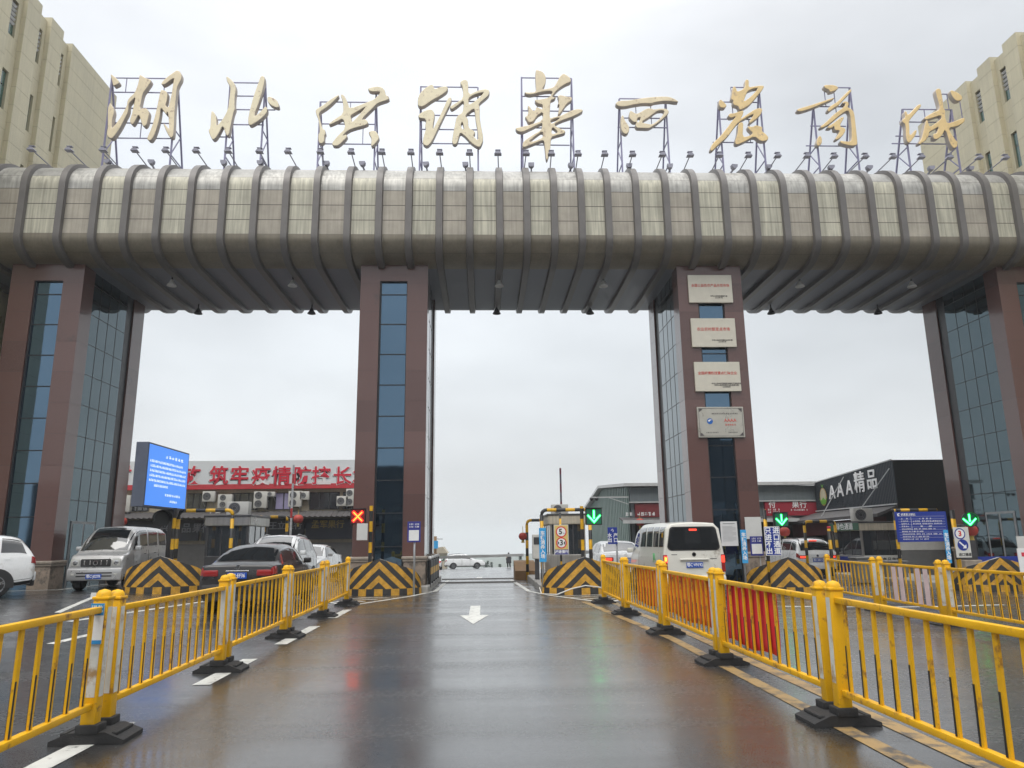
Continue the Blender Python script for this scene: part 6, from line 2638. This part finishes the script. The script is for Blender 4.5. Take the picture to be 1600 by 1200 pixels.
b.box(16.1, 19.9, 41.78, 41.99, 2.75, 3.52)
s2 = b.build("shop_sign", t)
for s_, px in (("付", 1206.5), ("果", 1243), ("行", 1255)):
    p = at(px, 789, 41.77)
    text(s_, MATS["white_letter"], .42, (p.x, 41.77, p.z), parent=s2, depth=.003, bold=.008)
p = at(1209, 798, 41.77)
scrawl("xx xx x", MATS["white_letter"], p.x - .35, p.x + .35, p.z + .06, .1, s2, lambda x, z, d: (x, 41.77 - d, z), seed=62)
scrawl("xx xxxx", MATS["white_letter"], p.x - .35, p.x + .35, p.z - .08, .09, s2, lambda x, z, d: (x, 41.77 - d, z), seed=63)
p = at(1249, 798, 41.77)
scrawl("x xxxxxxx x", MATS["white_letter"], p.x - .5, p.x + .5, p.z + .05, .1, s2, lambda x, z, d: (x, 41.77 - d, z), seed=64)
b = MB().use(MATS["roof_sheet"])
b.prism([(40.6, 2.52), (41.99, 2.75), (41.99, 2.68), (40.6, 2.42)], X0 - .4, 17.5, lambda a, c, d: (d, a, c))
b.use(MATS["white_trim"])
b.box(X0 - .45, 17.5, 40.55, 40.6, 2.38, 2.56)
b.build("awning", t)
b = MB().use(MATS["shop_dark"])
b.box(X0 + .5, X1, 41.95, 42.01, -1.5, 2.6)
b.use(mat("shop_maroon", (0.07, 0.018, 0.02), 0.5))
b.box(8.7, 15.5, 41.9, 41.95, 1.3, 2.4)
b.build("shop_front", t)
p = at(1000, 816, 40.8)
lantern("red lantern under the awning of the teal metal hall", p.x, 40.8, p.z, .24, .2)
# bracket with camera on the teal hall
t = thing("security_camera", "white bracket with two small cameras reaching out from the teal hall", "camera", (8.1, 41.7, 4.0), world_coords=True)
a = at(923, 777, 41.5)
b = MB().use(MATS["white_trim"])
b.bar((a.x, 41.6, a.z), (8.2, 41.6, a.z), .06)
b.bar((7.0, 41.6, a.z), (8.2, 41.6, a.z - .4), .03)
b.build("bracket", t)
b = MB().use(MATS["dark_metal"])
for d in (.05, .35):
    b.lathe([(.09, -.02), (.1, -.08), (.06, -.17), (.01, -.19)], 12, Matrix.Translation((a.x + d, 41.6, a.z)))
b.build("camera_dome", t, smooth=True)

# ------------------------------------------------------------------ black AAA building
mat("black_sheet", (0.040, 0.048, 0.058), 0.35, 0.3, var=0.08, streak=0.06)
mat("black_flat", (0.026, 0.032, 0.042), 0.35, 0.2, var=0.06)
t = thing("black_shop", "black sheet-metal shop building with white AAA lettering and a pear emblem", "building", (21, 36, gz(20, 36)), world_coords=True)
P0, P1 = Vector((19.0, 41.6)), Vector((18.85, 33.0))
dirv = (P1 - P0).normalized()
nv = Vector((dirv.y, -dirv.x))
if nv.x > 0:
    nv = -nv
topz = lambda y: 4.97 + (4.55 - 4.97) * (y - 33) / 8.6
b = MB().use(MATS["black_sheet"])
n = 60
for i in range(n):
    q0, q1 = P0.lerp(P1, i / n), P0.lerp(P1, (i + 1) / n)
    mid = (q0 + q1) / 2 + nv * .03
    for a, c in ((q0, mid), (mid, q1)):
        b.add([(a.x, a.y, 2.9), (c.x, c.y, 2.9), (c.x, c.y, topz(c.y)), (a.x, a.y, topz(a.y))], [(0, 1, 2, 3)])
b.build("sign_wall", t)
b = MB().use(MATS["black_flat"])
b.add([(P1.x, 33, 2.4), (30, 33, 2.4), (30, 33, 4.97), (P1.x, 33, 4.97), (P0.x, 41.6, 2.9), (30, 41.6, 2.4), (30, 41.6, 4.55), (P0.x, 41.6, 4.55), (P1.x, 33, 2.95)],
      [(0, 1, 2, 3), (5, 4, 7, 6), (1, 5, 6, 2), (3, 2, 6, 7)])
b.use(MATS["shop_dark"])
b.box(20.9, 29.9, 33.3, 41.4, -1, 2.9)
b.build("wall", t)
b = MB().use(MATS["roof_sheet"])
e0, e1 = P0 + nv * 1.7, P1 + nv * 1.0
b.add([(P0.x, P0.y, 2.9), (P1.x, P1.y, 2.9), (e1.x, e1.y, 2.55), (e0.x, e0.y, 2.40), (P0.x, P0.y, 2.8), (P1.x, P1.y, 2.8), (e1.x, e1.y, 2.40), (e0.x, e0.y, 2.26)],
      [(0, 1, 2, 3), (4, 5, 6, 7), (3, 2, 6, 7), (0, 3, 7, 4), (1, 2, 6, 5)])
b.use(MATS["white_trim"])
q0, q1 = P0 + nv * .06, P1 + nv * .06
b.bar((q0.x, q0.y, 2.97), (q1.x, q1.y, 2.97), .06)
b.bar((q0.x, q0.y, 4.57), (q1.x, q1.y, 4.99), .05)
for f0, f1 in ((.30, .44), (.76, .97)):
    r0, r1 = P0.lerp(P1, f0) + nv * .9, P0.lerp(P1, f1) + nv * .06
    b.bar((r0.x, r0.y, 2.6), (r1.x, r1.y, 4.6), .035)
b.build("awning", t)
rzA = atan2(dirv.y, dirv.x)
for s_, f, sz, zc in (("A", .267, 1.0, 3.86), ("A", .38, 1.0, 3.92), ("A", .50, 1.0, 3.98), ("精", .63, 1.1, 4.12), ("品", .775, 1.02, 4.18)):
    q = P0.lerp(P1, f) + nv * .07
    text(s_, MATS["white_letter"], sz, (q.x, q.y, zc), rz=rzA, parent=t, depth=.02, bold=.012, sx=1.1 if s_ == "A" else 1.0)
b = MB().use(mat("pear_cream", (0.55, 0.50, 0.36), 0.5))
def onwall(f, z, o):
    q = P0.lerp(P1, f) + nv * o
    return (q.x, q.y, z)
def disc(b, f, z, rf, rz_, o, n=24):
    b.add([onwall(f + rf * cos(2 * pi * k / n), z + rz_ * sin(2 * pi * k / n), o) for k in range(n)], [tuple(range(n))])
b.use(mat("pear_edge", (0.45, 0.28, 0.08), 0.5))
disc(b, .13, 3.72, .05, .5, .05)
b.use(MATS["pear_cream"])
disc(b, .13, 3.74, .041, .43, .056)
b.use(mat("leaf_green", (0.16, 0.42, 0.05), 0.5))
b.add([onwall(.07, 3.66, .062), onwall(.10, 3.52, .062), onwall(.13, 3.7, .062), onwall(.16, 3.52, .062), onwall(.19, 3.7, .062), onwall(.158, 3.3, .062), onwall(.102, 3.3, .062)], [tuple(range(7))])
b.add([onwall(.13, 4.2, .062), onwall(.11, 4.44, .062), onwall(.132, 4.32, .062), onwall(.155, 4.42, .062)], [tuple(range(4))])
b.build("emblem", t)
b = MB().use(MATS["shop_maroon"])
q0, q1 = P0 + nv * 1.5, P1 + nv * .6
b.add([(q0.x, q0.y, 1.55), (q1.x, q1.y, 1.75), (q1.x, q1.y, 2.42), (q0.x, q0.y, 2.22)], [(0, 1, 2, 3)])
b.build("shop_sign", t)
for i, (px, py) in enumerate(((1226, 831),)):
    p = at(px, py, 34)
    lantern("big red lantern right of the blue entrance-lane sign", p.x, 34, p.z, .24, .3)
p = at(1517, 829, 23.0)
lantern("red lantern below the round hooded signal", p.x, 23.0, p.z, .2, .1)
# stone gatepost by the fourth pillar
t = thing("gatepost", "dark square post with a pale stone base beside the glass wall at right", "post", (15.9, 24.0, gz(16, 24)), world_coords=True)
p = at(1518, 870, 24.0)
b = MB().use(MATS["dark_metal"])
b.bbox(p.x - .22, p.x + .22, 24.0, 24.4, .75, 1.9, .02)
b.use(MATS["stone_cap"])
b.bbox(p.x - .3, p.x + .3, 23.92, 24.48, -.2, .75, .03)
b.build("post_body", t)
# grey counters and bins behind the right barrier
for i, (xa, xb, y, zt, lab) in enumerate(((13.4, 14.3, 26.5, .75, "grey plastic crate stack left of the low counter"), (14.6, 15.4, 26.8, .6, "grey plastic crate below the blue notice board"))):
    t = thing("plastic_crate", lab, "crate", ((xa + xb) / 2, y, .1), world_coords=True)
    b = MB().use(mat("crate_grey", (0.17, 0.17, 0.165), 0.6))
    b.bbox(xa, xb, y, y + .6, -.1, zt, .03)
    b.bbox(xa - .03, xb + .03, y - .03, y + .63, zt, zt + .06, .02)
    for k in range(4):
        xx = xa + (xb - xa) * (k + .5) / 4
        b.box(xx - .02, xx + .02, y - .015, y + .001, .05, zt - .05)
    b.build("crate_body", t)

# ------------------------------------------------------------------ beyond the gate
t = thing("far_sign_post", "tall post with a small blue board and a lamp arm far beyond the pillar", "street sign", (-4.6, 66, gz(-4.6, 66)), world_coords=True)
a = at(679, 838, 66)
b = MB().use(MATS["brown_block"])
b.tube([(a.x, 66, gz(a.x, 66)), (a.x, 66, a.z)], .2, 10)
b.build("post", t, smooth=True)
b = MB().use(MATS["sky_sign"])
p0, p1 = at(678, 845, 65.7), at(684.5, 857, 65.7)
b.box(p0.x, p1.x, 65.6, 65.65, p1.z, p0.z)
b.build("board", t)
b = MB().use(MATS["grey_metal"])
p2 = at(692, 842, 66)
b.tube([(a.x, 66, a.z - .2), (p2.x - .3, 66, p2.z), (p2.x, 66, p2.z)], .05, 6)
b.build("lamp_arm", t)
t = thing("far_shed", "small pale shed with a green stripe far beyond the gate", "shed", (-7, 96, gz(-7, 96)), world_coords=True)
a, c = at(682, 871, 96), at(697, 857, 96)
b = MB().use(MATS["render_wall"])
b.box(a.x - 3, c.x, 96, 100, gz(-7, 96) - .5, c.z - .6)
b.use(MATS["booth_green"])
b.box(a.x - 3, c.x, 95.95, 96, c.z - 1.5, c.z - .9)
b.build("wall", t)
b = MB().use(MATS["render_wall"])
b.prism([(a.x - 3, c.z - .6), (c.x + .2, c.z - .6), (c.x - .4, c.z + .2), (a.x - 3, c.z - .2)], 95.8, 100.2, lambda u, v, d: (u, d, v))
b.build("roof", t)

# far conifers below the crest
mat("conifer", (0.03, 0.055, 0.04), 0.9, var=0.3, scale=1.0)
mat("bark", (0.06, 0.045, 0.03), 0.9)


def conifer(label, x, y, zt, h):
    t = thing("conifer_tree", label, "tree", (x, y, zt - h), group="dark conifers beyond the crest")
    b = MB().use(MATS["bark"])
    b.tube([(0, 0, 0), (0, 0, h * .95)], [.16, .03], 8)
    b.build("trunk", t, smooth=True)
    b = MB().use(MATS["conifer"])
    rnd = random.Random(int(x * 100))
    for k in range(420):
        f = rnd.random() ** .8
        z = h * (.12 + .88 * f)
        r = (1 - f) * h * .24 * rnd.uniform(.3, 1.1) + .05
        a = rnd.uniform(0, 2 * pi)
        c = Vector((r * cos(a), r * sin(a), z))
        d = Vector((cos(a), sin(a), -.35)).normalized() * rnd.uniform(.25, .55)
        s = Vector((-sin(a), cos(a), 0)) * rnd.uniform(.08, .2)
        b.add([c - s, c + s, c + d], [(0, 1, 2)])
    b.build("crown", t)


for i, (px, py, lab) in enumerate(((758, 879, "small dark conifer just right of the white suv beyond the gate"), (762, 876, "tallest dark conifer right of the white suv beyond the gate"),
                                   (768, 878, "dark conifer between its taller neighbours on the crest"), (781, 881, "small dark conifer left of the distant walker"), (813, 867, "dark conifer right of the distant walker"))):
    p = at(px, py, 150)
    conifer(lab, p.x, 150, p.z, 6.5)

# ------------------------------------------------------------------ people
mat("dark_coat", (0.025, 0.026, 0.03), 0.8)
mat("skin", (0.45, 0.28, 0.2), 0.6)
mat("hair", (0.012, 0.01, 0.01), 0.6)


def skin_body(name, joints, edges, parent, m):
    me = bpy.data.meshes.new(name)
    me.from_pydata([j[:3] for j in joints], edges, [])
    o = bpy.data.objects.new(name, me)
    COL.objects.link(o)
    sk = o.modifiers.new("skin", 'SKIN')
    for v, j in zip(me.skin_vertices[0].data, joints):
        v.radius = (j[3], j[4] if len(j) > 4 else j[3])
    me.skin_vertices[0].data[0].use_root = True
    sb = o.modifiers.new("sub", 'SUBSURF')
    sb.levels = 2
    sb.render_levels = 2
    dg = bpy.context.evaluated_depsgraph_get()
    em = bpy.data.meshes.new_from_object(o.evaluated_get(dg))
    bpy.data.objects.remove(o)
    em.materials.clear()
    em.materials.append(m)
    for p in em.polygons:
        p.use_smooth = True
    o2 = bpy.data.objects.new(name, em)
    COL.objects.link(o2)
    o2.parent = parent
    return o2


def arm_fingers(joints, edges, hand, d):
    base = len(joints) - 1
    for k, (sx_, ln) in enumerate(((-.03, .07), (-.01, .085), (.01, .08), (.03, .06))):
        joints.append((hand[0] + sx_, hand[1] + d[1] * .06, hand[2] - .07, .011))
        joints.append((hand[0] + sx_, hand[1] + d[1] * .09, hand[2] - .07 - ln, .009))
        edges += [(base, len(joints) - 2), (len(joints) - 2, len(joints) - 1)]
    joints.append((hand[0] + .045 * d[0], hand[1] + .05, hand[2] - .04, .011))
    edges.append((base, len(joints) - 1))


t = thing("person", "distant person in a dark coat walking away, beyond the lowered boom", "person", (2.9, 88, gz(2.9, 88)), .2)
J = [(0, 0, .95, .15, .12), (0, .01, 1.2, .16, .12), (0, .02, 1.38, .17, .11), (0, .02, 1.5, .06), (0, .03, 1.58, .085), (0, .03, 1.68, .085),
     (-.1, 0, .88, .095), (-.11, .1, .48, .07), (-.11, .05, .1, .05), (-.11, .2, .05, .045),
     (.1, 0, .88, .095), (.11, -.04, .48, .07), (.11, -.25, .12, .05), (.11, -.13, .04, .045),
     (-.2, .02, 1.40, .065), (-.27, -.05, 1.12, .05), (-.26, .06, .90, .035), (-.26, .08, .83, .035),
     (.2, .02, 1.40, .065), (.27, .06, 1.12, .05), (.27, .18, .92, .035), (.27, .2, .85, .035)]
Ed = [(0, 1), (1, 2), (2, 3), (3, 4), (4, 5), (0, 6), (6, 7), (7, 8), (8, 9), (0, 10), (10, 11), (11, 12), (12, 13), (2, 14), (14, 15), (15, 16), (16, 17), (2, 18), (18, 19), (19, 20), (20, 21)]
skin_body("body", J, Ed, t, MATS["skin"])
b = MB().use(MATS["dark_coat"])
b.lathe([(.33, .55), (.30, .8), (.25, 1.0), (.24, 1.2), (.235, 1.36), (.17, 1.47), (.08, 1.52)], 18, Matrix.Diagonal((1, .7, 1, 1)))
for sd in (-1, 1):
    pts_ = [J[14][:3], J[15][:3], J[16][:3]] if sd < 0 else [J[18][:3], J[19][:3], J[20][:3]]
    b.tube(pts_, [.09, .075, .06], 10)
    lg = [J[6][:3], J[7][:3], J[8][:3]] if sd < 0 else [J[10][:3], J[11][:3], J[12][:3]]
    b.tube(lg, [.13, .1, .075], 10)
b.build("coat", t, smooth=True)
b = MB().use(MATS["hair"])
b.lathe([(.1, 1.60), (.105, 1.68), (.085, 1.76), (.03, 1.79)], 14, Matrix.Translation((0, .02, 0)))
b.build("hair", t, smooth=True)

t = thing("person", "person in dark clothes sitting inside the green-banded booth", "person", (16.6, 31.75, -.1), .5)
J = [(0, 0, .72, .15, .12), (0, -.02, .98, .15, .11), (0, -.04, 1.18, .17, .1), (0, -.05, 1.3, .055), (0, -.08, 1.38, .08), (0, -.09, 1.48, .085),
     (-.1, -.1, .70, .09), (-.12, -.45, .68, .07), (-.12, -.45, .2, .05), (-.12, -.55, .12, .045), (.1, -.1, .70, .09), (.12, -.45, .68, .07), (.12, -.45, .2, .05), (.12, -.55, .12, .045),
     (-.2, -.04, 1.2, .06), (-.25, -.15, .98, .05), (-.15, -.38, .95, .035), (-.12, -.44, .95, .035), (.2, -.04, 1.2, .06), (.25, -.15, .98, .05), (.15, -.38, .95, .035), (.12, -.44, .95, .035)]
skin_body("body", J, Ed, t, MATS["skin"])
b = MB().use(MATS["dark_coat"])
b.lathe([(.22, .68), (.21, .95), (.22, 1.14), (.14, 1.25), (.07, 1.31)], 18, Matrix.Diagonal((1, .7, 1, 1)) @ Matrix.Translation((0, -.04, 0)))
for sd in (14, 18):
    b.tube([J[sd][:3], J[sd + 1][:3], J[sd + 2][:3]], [.085, .07, .055], 10)
for sd in (6, 10):
    b.tube([J[sd][:3], J[sd + 1][:3], J[sd + 2][:3]], [.11, .095, .075], 10)
b.build("jacket", t, smooth=True)
b = MB().use(MATS["hair"])
b.lathe([(.1, 1.42), (.105, 1.49), (.085, 1.56), (.03, 1.59)], 14, Matrix.Translation((0, -.07, 0)))
b.build("hair", t, smooth=True)

t = thing("service_counter", "pale low counter panel below the blue notice board", "counter", (18.4, 30, 0), world_coords=True)
b = MB().use(MATS["off_white"])
p0, p1 = at(1404, 845, 30), at(1480, 859, 30)
b.bbox(p0.x, p1.x, 30, 30.1, p1.z, p0.z, .015)
b.use(MATS["crate_grey"])
b.bbox(p0.x + .1, p1.x - .1, 30.02, 30.08, -.2, p1.z, .01)
b.build("panel", t)

# building across the street behind the viewer (it is what the glass and the wet road reflect)
t = thing("street_building", "low dark row of shops across the street, seen only as reflections in the glass", "building", (0, -42, 0), world_coords=True)
b = MB().use(mat("far_shop", (0.035, 0.036, 0.036), 0.8, var=0.3, scale=.3))
for k in range(9):
    x = -54 + k * 12
    b.box(x, x + 11.8, -50, -42, -.5, 9.0 + 5 * ((k * 7) % 4) / 3 + (3 if k > 4 else 0))
b.build("wall", t)
b = MB().use(MATS["shop_glass"])
for k in range(36):
    b.box(-53 + k * 3, -51.2 + k * 3, -42.03, -41.98, 1, 2.6)
    b.box(-53 + k * 3, -51.2 + k * 3, -42.03, -41.98, 4.2, 5.8)
b.build("window", t)

# damp air between the crest and the hills
hz = MB()
hz.box(-1520, 1520, -320, 3220, -63, 32)
hzm = bpy.data.materials.new("damp_air")
hzm.use_nodes = True
hn, hl_ = hzm.node_tree.nodes, hzm.node_tree.links
hn.clear()
ho = hn.new("ShaderNodeOutputMaterial")
hv = hn.new("ShaderNodeVolumePrincipled")
hv.inputs["Color"].default_value = (0.93, 0.96, 1.0, 1)
hv.inputs["Density"].default_value = 0.0006
hl_.new(hv.outputs[0], ho.inputs["Volume"])
MATS["damp_air"] = hzm
hz.use(hzm)
hz.mi = [0] * len(hz.f)
structure(hz.build("haze"), stuff=True)

for o in bpy.data.objects:
    if "_world" in o:
        del o["_world"]
